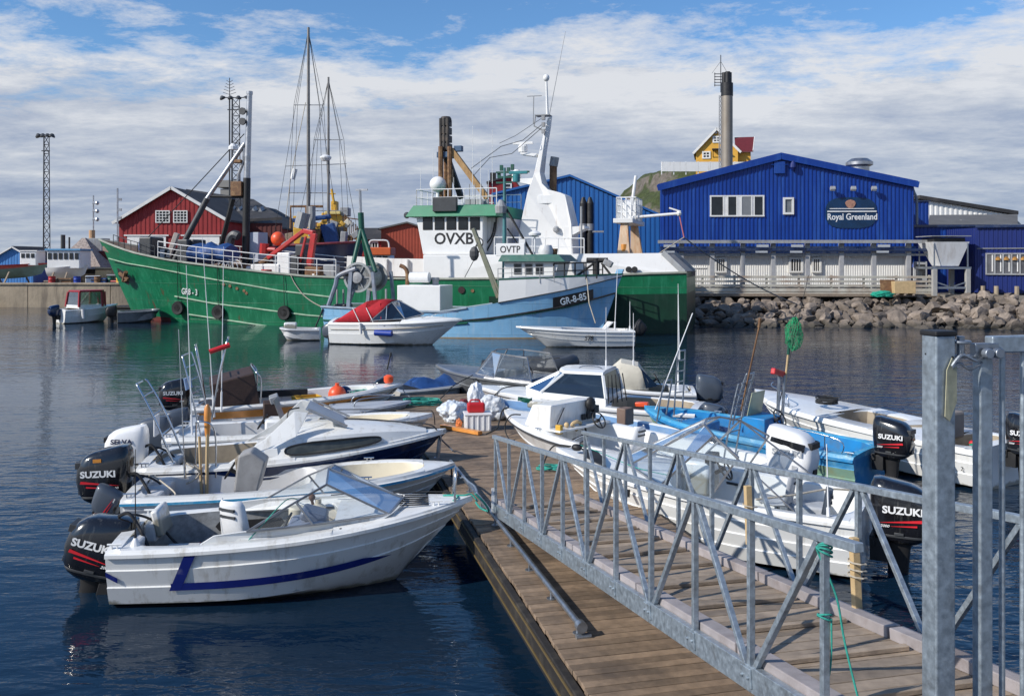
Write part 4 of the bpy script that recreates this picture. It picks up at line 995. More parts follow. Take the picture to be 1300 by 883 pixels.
# fourth, cabin cruiser
r1, k1, g1 = boat('cabin_cruiser', 'white cabin cruiser with wide dark side windows, farthest back along the right of the dock', G(882, 527, .74), G(602, 489, 1.0), B=2.05, fs=.74, fb=1.0, near=1,
    wells=((.03, .36, .14, .16),), inner=TAN, laps=1, rake=1.1, pw=2.4, rub=GELD, group=RG, hullm=GELD, deckm=GELW, cat='cabin boat')
LR = k1.L
m = MB(); rings = []
for x, w, z in ((.36, .86, .86), (.63, .84, .92), (.70, .62, .95), (.73, .3, .96)):
    pass
base = [(LR*.36, .84), (LR*.64, .80), (LR*.73, .40), (LR*.73, -.40), (LR*.64, -.80), (LR*.36, -.84)]
zb = [k1.zg(x/LR)+.03 for x, y in base]
topp = [(LR*.38, .68), (LR*.55, .64), (LR*.585, .34), (LR*.585, -.34), (LR*.55, -.64), (LR*.38, -.68)]
lowr = [V((x, y, z+.16)) for (x, y), z in zip(base, zb)]
upr = [V((x, y, 1.46)) for x, y in topp]
MB().loft([[V((x, y, z)) for (x, y), z in zip(base, zb)], lowr], True, True).build('cabin_side', GELW, r1, .01)
MB().loft([upr, [V((x*.998+.005, y*.96, 1.52)) for x, y in topp], [V((x, y*.6, 1.55)) for x, y in topp]], True, True).build('cabin_roof', GELW, r1, .012)
f = MB(); n = 6
for i in range(n):
    f.bar(lowr[i], upr[i], .06, .05)
fo = f.build('window_frame', GELW, r1, .006)
for i in range(n-1):
    a_, b_, c_, d_ = lowr[i], lowr[i+1], upr[i+1], upr[i]
    MB().poly([a_, b_, c_, d_]).build('window_pane', GLASSD if i != 2 else glass_mat('blue_windscreen', (.06, .12, .30, 1), .22), fo)
m = MB()
for k in range(5): m.tube([(LR*.35-.06*k, .8-.18*k, .85), (LR*.36-.05*k, .66-.14*k, 1.46)], .013, 6)
m.build('rear_lattice', BLACKM, r1)
outboard(r1, (-.05, 0, .60), .8, m=SLATE, brand=None, stripe=None)
MB().tube(smooth_path([(LR*.5, .3, 1.56), (LR*.48, .3, 1.60), (LR*.42, .3, 1.60), (LR*.40, .3, 1.56)], 4), .012, 6).build('roof_rail', STEEL, r1)
rope('bow_line', '', [(LR*.62, .1, 1.2), (LR*.72, .3, 1.12), (LR*.82, .5, 1.06), (LR*.86, .55, .9), (LR*.9, .6, .75), (LR*.98, .5, .68)], ROPED, .014, r1)
MB().tube(smooth_path([(LR-.1, -.12, 1.05), (LR-.02, -.1, 1.14), (LR-.02, .1, 1.14), (LR-.1, .14, 1.05)], 4), .014, 6).build('bow_roller', BLACKM, r1)
rbox(r1, 'orange_locker', (LR*.24, .1, .78), (.3, .2, .1), ORANGE, .02)
antenna(r1, (LR*.42, -.5, 1.5), 1.4, (0, 0), WHITEC, .010)
# blue boat
r5, k5, g5 = boat('open_boat', 'bright blue open boat with worn paint, pole rack and a black motor', G(1083, 584, .60), G(818, 516, .86), B=1.75, fs=.60, fb=.85, near=1,
    wells=((.02, .90, .12, .15),), inner=TURQ, laps=2, rake=.6, full=.5, pw=2.8, low=mat('pale_green_bottom', (.20, .34, .26), .6, var=.25, dirt=(.3, .22, .05), damt=.5), low_f=.36, group=RG, hullm=mat('worn_blue_hull', (.02, .20, .44), .45, var=.2, sc=3, dirt=(.2, .42, .5), dsc=2.5, damt=.5), deckm=SKYB, cat='open boat', coam=.06)
L5 = k5.L
outboard(r5, (-.06, 0, .68), .98, drop=.08)
rbox(r5, 'helm_box', (L5*.46, -.25, .60), (.46, .7, .72), TURQ, .02)
MB().poly([(L5*.50, -.55, .96), (L5*.50, .0, .96), (L5*.48, -.02, 1.42), (L5*.48, -.52, 1.42)], (.012, 0, 0)).build('spray_screen', mat('yellowed_screen', (.38, .40, .26), .3, var=.2), r5)
wheel(r5, (L5*.39, -.28, .95), .17)
rbox(r5, 'seat_box', (L5*.2, .25, .42), (.35, .5, .36), TURQ, .02)
rbox(r5, 'bow_box', (L5*.74, 0, .55), (.6, .9, .3), TURQ, .02)
m = MB()
for k, (x, y) in enumerate(((L5*.44, -.62), (L5*.41, -.55), (L5*.425, -.5))): m.tube([(x, y, .55), (x-.05, y, 1.75)], .03, 8)
m.build('pole_rack', GALVD, r5)
MB().tube([(L5*.42, -.55, .6), (L5*.39, -.62, 2.2)], .022, 8).build('net_pole', WOODP, r5)
MB().tube([(L5*.39, -.62, 2.15), (L5*.385, -.62, 2.45)], .03, 8).build('net_handle', GREEND, r5)
b = bmesh.new(); bmesh.ops.create_icosphere(b, subdivisions=3, radius=1)
for v in b.verts:
    n_ = noise.fractal(v.co*2+V((5, 1, 0)), 1, 2, 4); v.co = V((v.co.x*.13*(1+.4*n_), v.co.y*.20*(1+.4*n_), v.co.z*.32*(1+.3*n_)))
me = bpy.data.meshes.new('landing_net'); b.to_mesh(me); b.free(); me.materials.append(NETG)
o = bpy.data.objects.new('landing_net', me); COL.objects.link(o); o.parent = r5; o.location = (L5*.375, -.70, 2.55)
md = o.modifiers.new('w', 'WIREFRAME'); md.thickness = .009
MB().box((L5*.41, -.42, 1.80), (.10, .48, .12), Matrix.Rotation(.25, 3, 'X')).build('red_board', REDP, r5, .02)
aframe(r5, L5*.62, -.80, -.45, .66, 1.05, -.30, .02, GALVD, 4, 'ladder_rack')
aframe(r5, L5*.86, -.40, -.1, .75, 1.35, -.10, .018, GALVD, 4, 'ladder_rack')
aframe(r5, L5*.84, .35, .65, .72, .85, -.18, .018, GALVD, 1, 'rail_loop')
antenna(r5, (L5*.45, -.6, .7), 3.0, (-.55, -.35), BLACKM, .012)
antenna(r5, (L5*.86, -.3, 1.9), 1.6, (.02, .02), WHITEC, .010)
MB().tube([(L5*.92, .2, .8), (L5*.78, -.2, 2.9)], .012, 6).build('white_pole', WHITEC, r5)
rail(r5, [(L5*.32, .70, .66), (L5*.31, .70, .98), (L5*.06, .72, .90), (L5*.05, .72, .62)], .010, STEEL, 'side_rail')
for k in range(3): MB().tube([(L5*(.11+.07*k), .71, .64), (L5*(.11+.07*k), .71, .93)], .010, 6).build('rail_stanchion', STEEL, r5)
# white boat with tan hatch
r6, k6, g6 = boat('motorboat', 'white open boat with a tan hatch in its deck behind the gate post', G(1240, 577, .66), G(958, 494, 1.0), B=2.0, fs=.68, fb=.98, near=1,
    wells=((.04, .16, .2, .2), (.36, .56, .50, .42)), inner=TAN, laps=2, rake=1.0, full=.5, pw=2.6, group=RG, hullm=GELW, deckm=GELW, coam=.05)
outboard(r6, (-.06, 0, .78), 1.0, drop=.14)
MB().box((k6.L*.17, .1, .95), (.30, .5, .5)).build('canvas_seat', mat('taupe_canvas', (.22, .19, .17), .8, var=.2), r6, .05)
MB().bar((k6.L*.30, .3, .82), (k6.L*.22, -.5, .84), .05, .03).build('loose_board', TAN, r6)
MB().ball((.25, .45, .78), .06).ball((.33, .5, .76), .05).build('red_lure', REDP, r6)
MB().tube(coil_pts and [V((.2+.1*math.cos(k), .6+.07*math.sin(k), .76)) for k in range(20)], .012, 5).build('green_line', NETG, r6)
t = MB(); text(t, '2', .10, (.28, k6.side(.05, .5).y+.03, .36), (-1, 0, 0), (0, 0, 1), .004); t.build('lettering', LETB, r6)
rail(r6, [(k6.L*.70, .86, .9), (k6.L*.72, .82, 1.15), (k6.L*.82, .6, 1.25), (k6.L*.86, .3, 1.28)], .012, STEEL, 'bow_rail')

# ------------------------------------------------------------------ boats off the end of the dock
r7, k7, g7 = boat('canopy_boat', 'small boat with a cream canvas canopy and a slate blue motor, beyond the cabin cruiser', G(884, 500, .66), G(728, 482, .86), B=1.75, fs=.64, fb=.84, near=1,
    wells=((.03, .60, .12, .15),), inner=TAN, hullm=GELD, deckm=GELW, laps=1, rake=.8, group=OG, cat='canopy boat')
L7 = k7.L
outboard(r7, (-.05, .25, .74), 1.0, m=SLATE, brand=None, stripe=None)
m = MB(); ps = [[(L7*.40, sg*.74, .74), (L7*.56, sg*.70, .78), (L7*.72, sg*.56, .82)] for sg in (1, -1)]
rid = [(L7*.38, .72, .95), (L7*.46, .56, 1.30), (L7*.60, .5, 1.38), (L7*.74, .46, 1.0)]
rings = [[V((x, y*s, z)) if s else V((x, 0, z+.06)) for s in (1, .5, 0, -.5, -1)] for x, y, z in rid]
full = [[V((r_[0].x, .76, .74))]+r_+[V((r_[0].x, -.76, .74))] for r_ in rings]
m.loft(full, False, False); o = m.build('canopy', CANVAS, r7, 0, 30); md = o.modifiers.new('t', 'SOLIDIFY'); md.thickness = .02
MB().poly([(L7*.40, .78, .78), (L7*.30, .74, .84), (L7*.44, .6, 1.26)], (0, -.02, 0)).build('canopy_window', GLASSD, r7)
wheel(r7, (L7*.3, -.2, .9), .16)
antenna(r7, (L7*.5, .5, 1.3), 1.35, (0, 0), WHITEC, .012); antenna(r7, (L7*.12, -.5, .7), 2.4, (0, 0), WHITEC, .012)
rbox(r7, 'stern_bench', (.4, 0, .6), (.5, 1.1, .2), GELW, .04)
e2, ke, ge = boat('aluminium_boat', 'bare grey aluminium boat with a tall tube framed windscreen off the dock end', G(742, 492, .74), G(553, 462, .98), B=1.9, fs=.72, fb=.96, near=1,
    wells=((.03, .58, .14, .12),), inner=ALUH, hullm=ALUH, deckm=ALU, laps=1, rake=.7, full=.48, pw=2.6, d=.2, group=OG, cat='aluminium boat')
LE = ke.L
A = [(LE*.30, .86, .80), (LE*.52, .84, .84), (LE*.66, .62, .88), (LE*.70, 0, .92), (LE*.66, -.62, .88), (LE*.52, -.84, .84), (LE*.30, -.86, .80)]
T_ = [(LE*.34, .70, 1.40), (LE*.50, .66, 1.46), (LE*.58, .44, 1.48), (LE*.60, 0, 1.50), (LE*.58, -.44, 1.48), (LE*.50, -.66, 1.46), (LE*.34, -.70, 1.40)]
windscreen(e2, A, T_, ALU, GLASS, .02)
rbox(e2, 'helm_console', (LE*.52, -.35, .72), (.4, .6, .5), DGREY, .04)
rbox(e2, 'dark_cushion', (LE*.40, 0, .70), (.9, 1.3, .25), NAVY, .04)
wheel(e2, (LE*.44, -.35, .95), .17)
outboard(e2, (-.05, 0, .60), .8, m=SLATE, brand=None, stripe=None)
rope('mooring_line', 'dark line from the aluminium boat in to the end of the dock', [G(600, 476, .95), G(575, 490, .8), G(560, 505, .62), G(548, 512, .58)], ROPED, .014)
e1, kd, gd = boat('dinghy', 'small grey dinghy with a blue tarpaulin at the end of the dock', G(508, 498, .46), G(588, 484, .52), B=1.35, fs=.46, fb=.52,
    wells=((.04, .92, .12, .10),), inner=PALEGREY, hullm=mat('beige_hull', (.42, .40, .36), .5, var=.12, dirt=(.2, .19, .17), damt=.5), deckm=PALEGREY, laps=0, rake=.3, full=.6, pw=4.0, d=.12, group=OG, cat='dinghy')
outboard(e1, (.02, .1, .62), .62, m=BLACK, brand=None, stripe=None, tilt=R(10))
MB().tube([(-.05, .1, 1.0), (.05, .1, 1.42)], .022, 8).tube([(.05, .1, 1.36), (.06, .1, 1.46)], .03, 8).build('tiller', BLACKM, e1)
sk = MB(); 
rings = []
for k in range(9):
    x = kd.L*(.28+.55*k/8); hz = .62+.10*math.sin(k*1.1)+.12*math.exp(-((k-4)/2.5)**2)
    rings.append([V((x, -.56, .50)), V((x, -.42, .53+.02*math.sin(k*2))), V((x, -.15, hz)), V((x, .15, hz+.04*math.cos(k*1.7))), V((x, .42, .54)), V((x, .56, .50))])
sk.loft(rings, False, True).build('tarpaulin', TARP, e1, 0, 50)
inf = thing('inflatable_boat', 'dark grey inflatable dinghy floating behind the aluminium boat', 'inflatable', (.55, 32.2, 0), -.15, OG)
tub = [(2.0, -.05, .42), (1.6, -.72, .34), (.8, -.78, .30), (-1.2, -.76, .28), (-1.35, -.76, .28)]
MB().tube(smooth_path([(-1.5, -.7, .26), (-.6, -.72, .26), (.6, -.72, .28), (1.25, -.55, .34), (1.6, 0, .42), (1.25, .55, .34), (.6, .72, .28), (-.6, .72, .26), (-1.5, .7, .26)], 6), .25, 14).build('air_tube', mat('grey_hypalon', (.035, .04, .05), .5, var=.2), inf, 0, 60)
MB().box((-.2, 0, .14), (2.6, 1.1, .08)).box((-1.25, 0, .32), (.06, 1.1, .4)).build('floor_and_transom', BLACKM, inf)
MB().tube(smooth_path([(1.2, -.5, .60), (.8, -.66, .56), (.2, -.7, .55), (-.4, -.7, .53)], 4), .016, 6).build('grab_line', ROPED, inf)
# ------------------------------------------------------------------ loose gear in the boats, lines to the dock
def loose(root, name, label, cat, mb, m, loc, rz=0.0, bevel=.015, smooth=40):
    o = mb.build(name, m, None, bevel, smooth)
    o.location = V(root.location)+Matrix.Rotation(root.rotation_euler.z, 3, 'Z') @ V(loc); o.rotation_euler = (0, 0, root.rotation_euler.z+rz)
    return tag(o, label, cat)
def tank(): return MB().box((0, 0, .12), (.46, .30, .22)).lathe([(.04, .2), (.04, .27)], (.12, 0, 0), 10).bar((-.15, 0, .27), (.02, 0, .27), .03, .03).bar((-.15, 0, .2), (-.15, 0, .28), .03, .03)
def bucket(): return MB().lathe([(.11, 0), (.14, .26), (.15, .26), (.15, .28), (.13, .28), (.105, .03), (0, .03)], (0, 0, 0), 18)
def crate_mb(w=.55, d=.36, h=.24):
    b = MB().box((0, 0, .02), (w, d, .03))
    for y in (-d/2, d/2): b.box((0, y, h/2), (w, .025, h))
    for x in (-w/2, w/2): b.box((x, 0, h/2), (.025, d, h))
    return b.box((0, -d/2-.012, h-.03), (w+.03, .03, .04)).box((0, d/2+.012, h-.03), (w+.03, .03, .04))
def coil_mb(r=.18, turns=6, seed=1):
    rd = random.Random(seed); return MB().tube([V((r*(1+rd.uniform(-.15, .15))*math.cos(k*.5), r*(1+rd.uniform(-.15, .15))*math.sin(k*.5), .015+.0016*k+rd.uniform(0, .012))) for k in range(turns*13)], .012, 5)
loose(b1, 'fuel_tank', 'red fuel tank on the floor of the nearest blue striped boat', 'fuel tank', tank(), REDP, (.78, .36, .14), .3, .03)
loose(b1, 'rope_coil', 'pale rope coil on the floor of the nearest blue striped boat', 'rope', coil_mb(.2, 6, 2), ROPE, (1.0, -.35, .15), 0, 0)
loose(b2, 'bucket', 'blue bucket standing in the open boat with two motors', 'bucket', bucket(), BLUEB, (1.15, .25, .14), 0, 0)
loose(b2, 'fuel_tank', 'dark fuel tank at the stern of the open boat with two motors', 'fuel tank', tank(), DGREY, (.62, .15, .14), .1, .03)
loose(b3, 'rope_coil', 'dark rope coil lying in the stern of the cuddy cabin boat', 'rope', coil_mb(.2, 7, 4), ROPED, (.9, .1, .15), 0, 0)
loose(b4, 'fish_crate', 'grey fish crate in the white boat with the slate motor', 'crate', crate_mb(), GREYP, (1.1, .1, .15), .2, .01)
loose(b6, 'fish_crate', 'yellow fish crate in the boat with the varnished side band', 'crate', crate_mb(.6, .4, .3), YELLOW, (2.6, -.1, .45), .2, .01)
loose(b6, 'rope_coil', 'teal rope coil in the bow of the boat with varnished side band', 'rope', coil_mb(.24, 7, 5), TEAL, (3.9, .1, .62), 0, 0)
loose(r3, 'rope_coil', 'pale rope coil on the floor behind the white dash box', 'rope', coil_mb(.24, 8, 6), ROPE, (k3.L*.52, .3, .14), 0, 0)
loose(r3, 'fish_crate', 'blue fish crate at the stern of the dash box boat', 'crate', crate_mb(.6, .4, .3), BLUEB, (1.35, .3, .14), .3, .01)
loose(r4, 'fuel_tank', 'black fuel tank in the boat beside the gangway', 'fuel tank', tank(), BLACKM, (.9, .2, .16), .2, .03)
loose(r4, 'rope_coil', 'teal rope coil in the stern of the boat beside the gangway', 'rope', coil_mb(.18, 6, 7), TEAL, (1.5, .35, .16), 0, 0)
loose(r5, 'fish_crate', 'white fish crate in the bright blue open boat', 'crate', crate_mb(.6, .4, .3), WHITEC, (L5*.58, .2, .14), .3, .01)
loose(r5, 'bucket', 'orange bucket in the bright blue open boat', 'bucket', bucket(), ORANGE, (L5*.28, -.2, .14), 0, 0)
loose(r6, 'rope_coil', 'dark rope coil on the deck of the boat with the tan hatch', 'rope', coil_mb(.22, 6, 9), ROPED, (k6.L*.62, .25, .98), 0, 0)
def dockpt(x, y): return V(D0)+UY*x+UX*y+V((0, 0, DZ))
def bowpt(h, root, dz=0.0): return V(root.location)+Matrix.Rotation(root.rotation_euler.z, 3, 'Z') @ V((h.L-.05, 0, h.zg(1)+dz))
DL = {}
for i, (h, r_, lab, x, y, mm) in enumerate(((h2, b2, 'dark line from the twin motor boat down to the dock edge', .12, 5.6, ROPED), (h4, b4, 'dark line from the pale round bow to the dock', .14, 10.6, ROPED), (h5, b5, 'teal line from the low grey bow to the dock', .25, 13.0, TEAL), (h6, b6, 'grey line from the varnished band boat to the dock end', .5, 14.1, GREYP),
        (k3, r3, 'dark line from the dash box boat across to the dock', 2.35, 9.6, ROPED), (k2, r2, 'dark line from the pale blue bow to the dock', 2.4, 11.2, ROPED), (k1, r1, 'dark line from the cabin cruiser bow to the dock', 2.2, 13.2, ROPED), (k4, r4, 'black line from the windscreen boat bow to the dock beside the gangway', 2.4, 4.9, ROPED))):
    a, b = bowpt(h, r_), dockpt(x, y)
    rope('mooring_line', lab, sag(a, b+V((0, 0, .07)), .06, 8), mm, .013)
    m = MB().tube([b+UX*-.11+V((0, 0, .07)), b+UX*.11+V((0, 0, .07))], .016, 8).tube([b+UX*-.04, b+UX*-.04+V((0, 0, .07))], .014, 8).tube([b+UX*.04, b+UX*.04+V((0, 0, .07))], .014, 8)
    o = m.build('cleat', GALVD, None, 0, 50); o.parent = dk; o.matrix_parent_inverse = (Matrix.Translation(V(D0)) @ Matrix.Rotation(TH, 4, 'Z')).inverted()
for r_, h, ys in ((b2, h2, .6), (b3, h3, .7), (b4, h4, .65), (b6, h6, .66), (r3, k3, .8), (r5, k5, .7), (r6, k6, .8)):
    for x in (.10, h.L*.72):
        y = (h.b(x/h.L)-.09)
        for s in (-1, 1): cleat(r_, (x, s*y, h.zg(x/h.L)+.055), STEEL)
for r_, h, x in ((b1, h1, .45), (b3, h3, .5), (b2, h2, .4)):
    MB().tube(smooth_path([(-.08, .12, h.fs+.18), (.10, .18, h.fs+.16), (.28, .30, h.fs+.02), (.5, .34, h.fs-.25), (.7, .36, .3)], 5), .016, 6).build('fuel_hose', BLACKM, r_, 0, 60)
    MB().tube(smooth_path([(-.08, -.05, h.fs+.22), (.06, -.1, h.fs+.26), (.22, -.2, h.fs+.08), (.34, -.3, h.fs-.1)], 5), .022, 6).build('control_cable', BLACKM, r_, 0, 60)
# ------------------------------------------------------------------ boats lying in front of the ships
m1, kk, gg = boat('cabin_boat', 'white sports boat with a red canvas cover and windscreen in front of the blue cutter', (-8.75, 43.0, 1.0), (-2.33, 42.4, 1.25), B=2.4, fs=.98, fb=1.22,
    wells=((.03, .58, .2, .2),), inner=TAN, laps=1, rake=1.5, pw=2.3, full=.45, d=.3, cat='cabin boat', coam=.06, camber=.22, group=OG, hullm=GELW, deckm=GELW)
LM = kk.L
MB().tube([(.9, -1.25, .72), (1.75, -1.27, .70)], .14, 12).build('fender', BLUEB, m1, 0, 60, (1.6, 0, -.1))
MB().tube([(1.75, -1.26, 1.05), (1.8, -1.27, .55)], .07, 10).build('white_fender', GELD, m1, 0, 60)
rings = []
for x, w, z in ((LM*.05, 1.04, 1.10), (LM*.17, 1.0, 1.66), (LM*.29, .94, 2.08), (LM*.39, .90, 2.14), (LM*.45, .84, 2.10)):
    zb_ = 1.06+.10*x/LM
    rings.append([V((x, -w, zb_)), V((x, -w*.95, zb_+(z-zb_)*.6)), V((x, -w*.75, z-.04)), V((x, 0, z)), V((x, w*.75, z-.04)), V((x, w*.95, zb_+(z-zb_)*.6)), V((x, w, zb_))])
rings[4] = [V((p.x+.15*(p.z-1.1), p.y, max(p.z, 1.75 if abs(p.y) > .7 else p.z))) for p in rings[4]]
o = MB().loft(rings, False, False).build('canvas_cover', REDC, m1, 0, 30); md = o.modifiers.new('t', 'SOLIDIFY'); md.thickness = .02
o = MB().loft([[p+V((0, 0, .0)) for p in rings[2][1:6]], [p for p in rings[3][2:5]][0:1]*1+[p for p in rings[3][2:5]]+[rings[3][4]]], False, False).build('canvas_top', REDC, m1, 0, 30); md = o.modifiers.new('t', 'SOLIDIFY'); md.thickness = .02
A = [(LM*.34, -1.0, 1.16), (LM*.46, -.95, 1.2), (LM*.60, -.80, 1.26), (LM*.70, 0, 1.45), (LM*.60, .80, 1.26), (LM*.46, .95, 1.2), (LM*.34, 1.0, 1.16)]
T_ = [(LM*.43, -.87, 1.66), (LM*.455, -.78, 1.86), (LM*.485, -.60, 2.02), (LM*.50, 0, 2.08), (LM*.485, .60, 2.02), (LM*.455, .78, 1.86), (LM*.43, .87, 1.66)]
windscreen(m1, A, T_, ALU, GLASSD, .022)
MB().tube([(LM*.42, -.94, 1.24), (LM*.40, -.75, 1.95), (LM*.47, -.5, 2.06)], .028, 6).build('red_piping', REDC, m1)
for x in (.25, .36): MB().tube([(LM*x, -1.0, 1.1), (LM*(x-.06), -.92, 1.75)], .02, 6).build('canvas_bow', GELW, m1)
MB().lathe([(.05, 0), (.06, .02)], (LM*.46, -1.16, .98), 12, Matrix.Rotation(PI/2, 3, 'X')).build('porthole', STEEL, m1)
st = MB(); 
for sg in (-1, 1):
    for t0, t1 in ((.02, .9),):
        pts = [kk.side(t0+(t1-t0)*i/14, .72) for i in range(15)]; st.tube([V((p.x, sg*(p.y+.02), p.z)) for p in pts], .018, 6)
st.build('hull_line', mat('sand_decal', (.45, .40, .32), .5), m1)
outboard(m1, (-.05, 0, .6), 1.1, m=SLATE, brand=None, stripe=None)
rail(m1, [(LM*.72, -.62, 1.3), (LM*.80, -.5, 1.48), (LM*.92, -.2, 1.55), (LM*.97, 0, 1.56), (LM*.92, .2, 1.55), (LM*.80, .5, 1.48), (LM*.72, .62, 1.3)], .016, STEEL, 'bow_rail')
m2, kk, gg = boat('motorboat', 'low white open boat numbered 578 in front of the blue cutter bow', (5.62, 41.3, .74), (.18, 41.7, .95), B=1.9, fs=.74, fb=.95, near=1,
    wells=((.04, .62, .16, .16),), inner=GELD, laps=2, rake=1.5, pw=2.2, full=.45, d=.25, group=OG, hullm=GELW, deckm=GELW)
t = MB(); pt = kk.side(.42, .52); text(t, '578', .31, (pt.x-.1, pt.y+.05, pt.z), (-1, 0, 0), (0, .2, 1), .006, .85, .012, slant=.15); t.build('lettering', LETB, m2)
st = MB()
for f in (.36, .68):
    st.tube([kk.side(.02+.9*i/14, f)+V((0, .022, 0)) for i in range(15)], .012, 6)
st.build('hull_line', LETG, m2)
outboard(m2, (.0, 0, .78), .9, m=BLACKM, brand=None, stripe=None, tilt=R(38))
MB().poly([(kk.L*.23, -.25, .8), (kk.L*.23, .35, .8), (kk.L*.16, .3, 1.15), (kk.L*.18, -.2, 1.15)], (.12, 0, 0)).build('white_screen', GELW, m2, .02)
antenna(m2, (.9, .6, .8), 3.2, (-.15, 0), WHITEC, .02); antenna(m2, (.15, .4, .8), 1.3, (0, 0), WHITEC, .02)
m3, kk, gg = boat('skiff', 'small plain grey skiff tied behind the sports boat with the red cover', (-9.55, 44.9, .55), (-11.6, 45.2, .62), B=1.3, fs=.55, fb=.62, near=1, wells=((.05, .9, .12, .1),), inner=GELD, hullm=GELD, deckm=PALEGREY, laps=0, rake=.35, full=.6, pw=3.5, group=OG, cat='skiff')
rbox(m3, 'white_locker', (1.45, 0, .72), (.6, .5, .34), GELW, .05)
f_, kk, gg = boat('cabin_boat', 'small white boat with a dark red cabin roof at the far left below the quay', (-27.9, 56.6, .85), (-26.2, 60.2, 1.05), B=1.9, fs=.85, fb=1.1, near=-1, wells=((.03, .42, .2, .2),), inner=TAN, laps=1, rake=1.0, group=OG, cat='cabin boat', hullm=GELW, deckm=GELW)
LF = kk.L
b = [(LF*.22, .85), (LF*.62, .80), (LF*.72, .4), (LF*.72, -.4), (LF*.62, -.80), (LF*.22, -.85)]
lo = [V((x, y, 1.02)) for x, y in b]; hi = [V((x*.94+.15, y*.86, 1.95)) for x, y in b]
f = MB()
for p, q in zip(lo, hi): f.bar(p, q, .12, .12)
fo = f.build('cabin_frame', mat('dark_red_gelcoat', (.30, .02, .03), .4), f_)
MB().loft([hi, [p+V((0, 0, .12)) for p in hi]]).build('cabin_roof', mat('dark_red_roof_paint', (.32, .02, .03), .4), f_, .03)
MB().loft([[p-V((0, 0, .1)) for p in lo], [p+V((0, 0, .12)) for p in lo]]).build('cabin_base', GELW, f_, .02)
for i in range(6):
    p, q, r_, s_ = lo[i], lo[(i+1) % 6], hi[(i+1) % 6], hi[i]
    MB().poly([p, q, r_, s_]).build('window_pane', GLASSD if i in (1, 2, 3) else glass_mat('pale_pane', (.55, .6, .65, 1), .3), fo)
outboard(f_, (-.05, -.1, .85), 1.0, m=NAVY, brand=None, stripe=None)
MB().tube([(0, .95, .9), (.3, 1.1, .5)], .13, 10).tube([(1.0, -1.1, .9), (1.0, -1.15, .3)], .13, 10).build('fender', GELD, f_, 0, 60)
bg_, kk, gg = boat('work_skiff', 'square grey aluminium work skiff beside the red roofed cabin boat', (-24.9, 57.2, .7), (-22.9, 59.0, .8), B=1.8, fs=.7, fb=.8, near=-1, wells=((.06, .9, .15, .12),), inner=ALUH, hullm=ALUH, deckm=ALUH, laps=0, rake=.6, full=.75, pw=7, group=OG, cat='skiff')
outboard(bg_, (-.05, 0, .75), 1.0, m=BLACKM, brand=None, stripe=None)
# low black pontoon at the trawler's bow
pt_ = thing('pontoon', 'low dark mooring pontoon beneath the green trawler bow', 'pontoon', (-25.6, 63.2, 0), -.2)
MB().box((0, 0, .25), (4.6, 1.8, .9)).build('float', RUBBER, pt_, .05); MB().box((0, 0, .74), (4.8, 2.0, .1)).build('deck', WOODD, pt_, .02)

# ------------------------------------------------------------------ ships
class Ship:
    """stations: x, half beam at deck, half beam at waterline, deck z; rake shifts x with height at the bow"""
    def __init__(s, st, rake_b, x_r, rake_s=0): s.st = st; s.rb = rake_b; s.xr = x_r; s.rs = rake_s
    def at(s, x):
        st = s.st
        if x <= st[0][0]: return st[0]
        for a, b in zip(st, st[1:]):
            if x <= b[0]:
                f = (x-a[0])/(b[0]-a[0]); f2 = f
                return tuple(p+(q-p)*f2 for p, q in zip(a, b))
        return st[-1]
    def pt(s, x, f, sg=-1, out=0.0, zz=None):
        _, bd, bw, zd = s.at(x)
        z = zd*f if zz is None else zz
        g = max(-.3, min(1, z/zd))
        y = bw+(bd-bw)*(max(0, g)**1.25)-(.5*(-g) if g < 0 else 0)
        dx = s.rb*max(0, (x-s.xr)/(s.st[-1][0]-s.xr))**2*(g-1)-s.rs*max(0, 1-x/3.0)*(1-g)*-1
        return V((x+dx, sg*(max(.02, y)+out), z))
    def px(s, fr, px, py, sg, out=0.0):
        yl = sg*s.at(10)[1]
        for _ in range(6):
            p = fr.pl(px, py, yl); _, bd, bw, zd = s.at(p.x)
            yl = s.pt(p.x, 0, sg, out, zz=p.z).y
        return fr.pl(px, py, yl)
    def mesh(s, rows, xs, name, parent, alt=None):
        """rows: list of (f or negative z, material)"""
        m = MB(); mats = []
        for r_, mm in rows:
            if mm not in mats: mats.append(mm)
        m.mats = mats; rings = []
        for x in xs:
            h_ = [s.pt(x, 0, 1, zz=r_) if r_ < 0 else s.pt(x, r_, 1) for r_, mm in rows]
            rings.append([V((p.x, -p.y, p.z)) for p in h_[::-1]]+h_)
        n = len(rings[0]); m.v = [tuple(p) for r_ in rings for p in r_]
        for i in range(len(rings)-1):
            for j in range(n-1):
                k = j-n//2 if j >= n//2 else n//2-2-j
                mm = rows[max(0, k)][1]
                if alt: mm = alt(xs[i], rows[max(0, k)][0], mm)
                if mm not in mats: mats.append(mm)
                m.f.append([i*n+j, i*n+j+1, (i+1)*n+j+1, (i+1)*n+j]); m.m.append(mats.index(mm))
        for j in range(n//2-1):                                      # transom
            m.f.append([j, j+1, n-2-j, n-1-j]); k = n//2-2-j; mm = rows[k][1] if not alt else alt(0, rows[k][0], rows[k][1]); m.m.append(mats.index(mm))
        return m.build(name, None, parent, 0, 40)
def lerpk(keys, x):
    if x <= keys[0][0]: return keys[0][1]
    for (a, p), (b, q) in zip(keys, keys[1:]):
        if x <= b: return p+(q-p)*(x-a)/(b-a)
    return keys[-1][1]
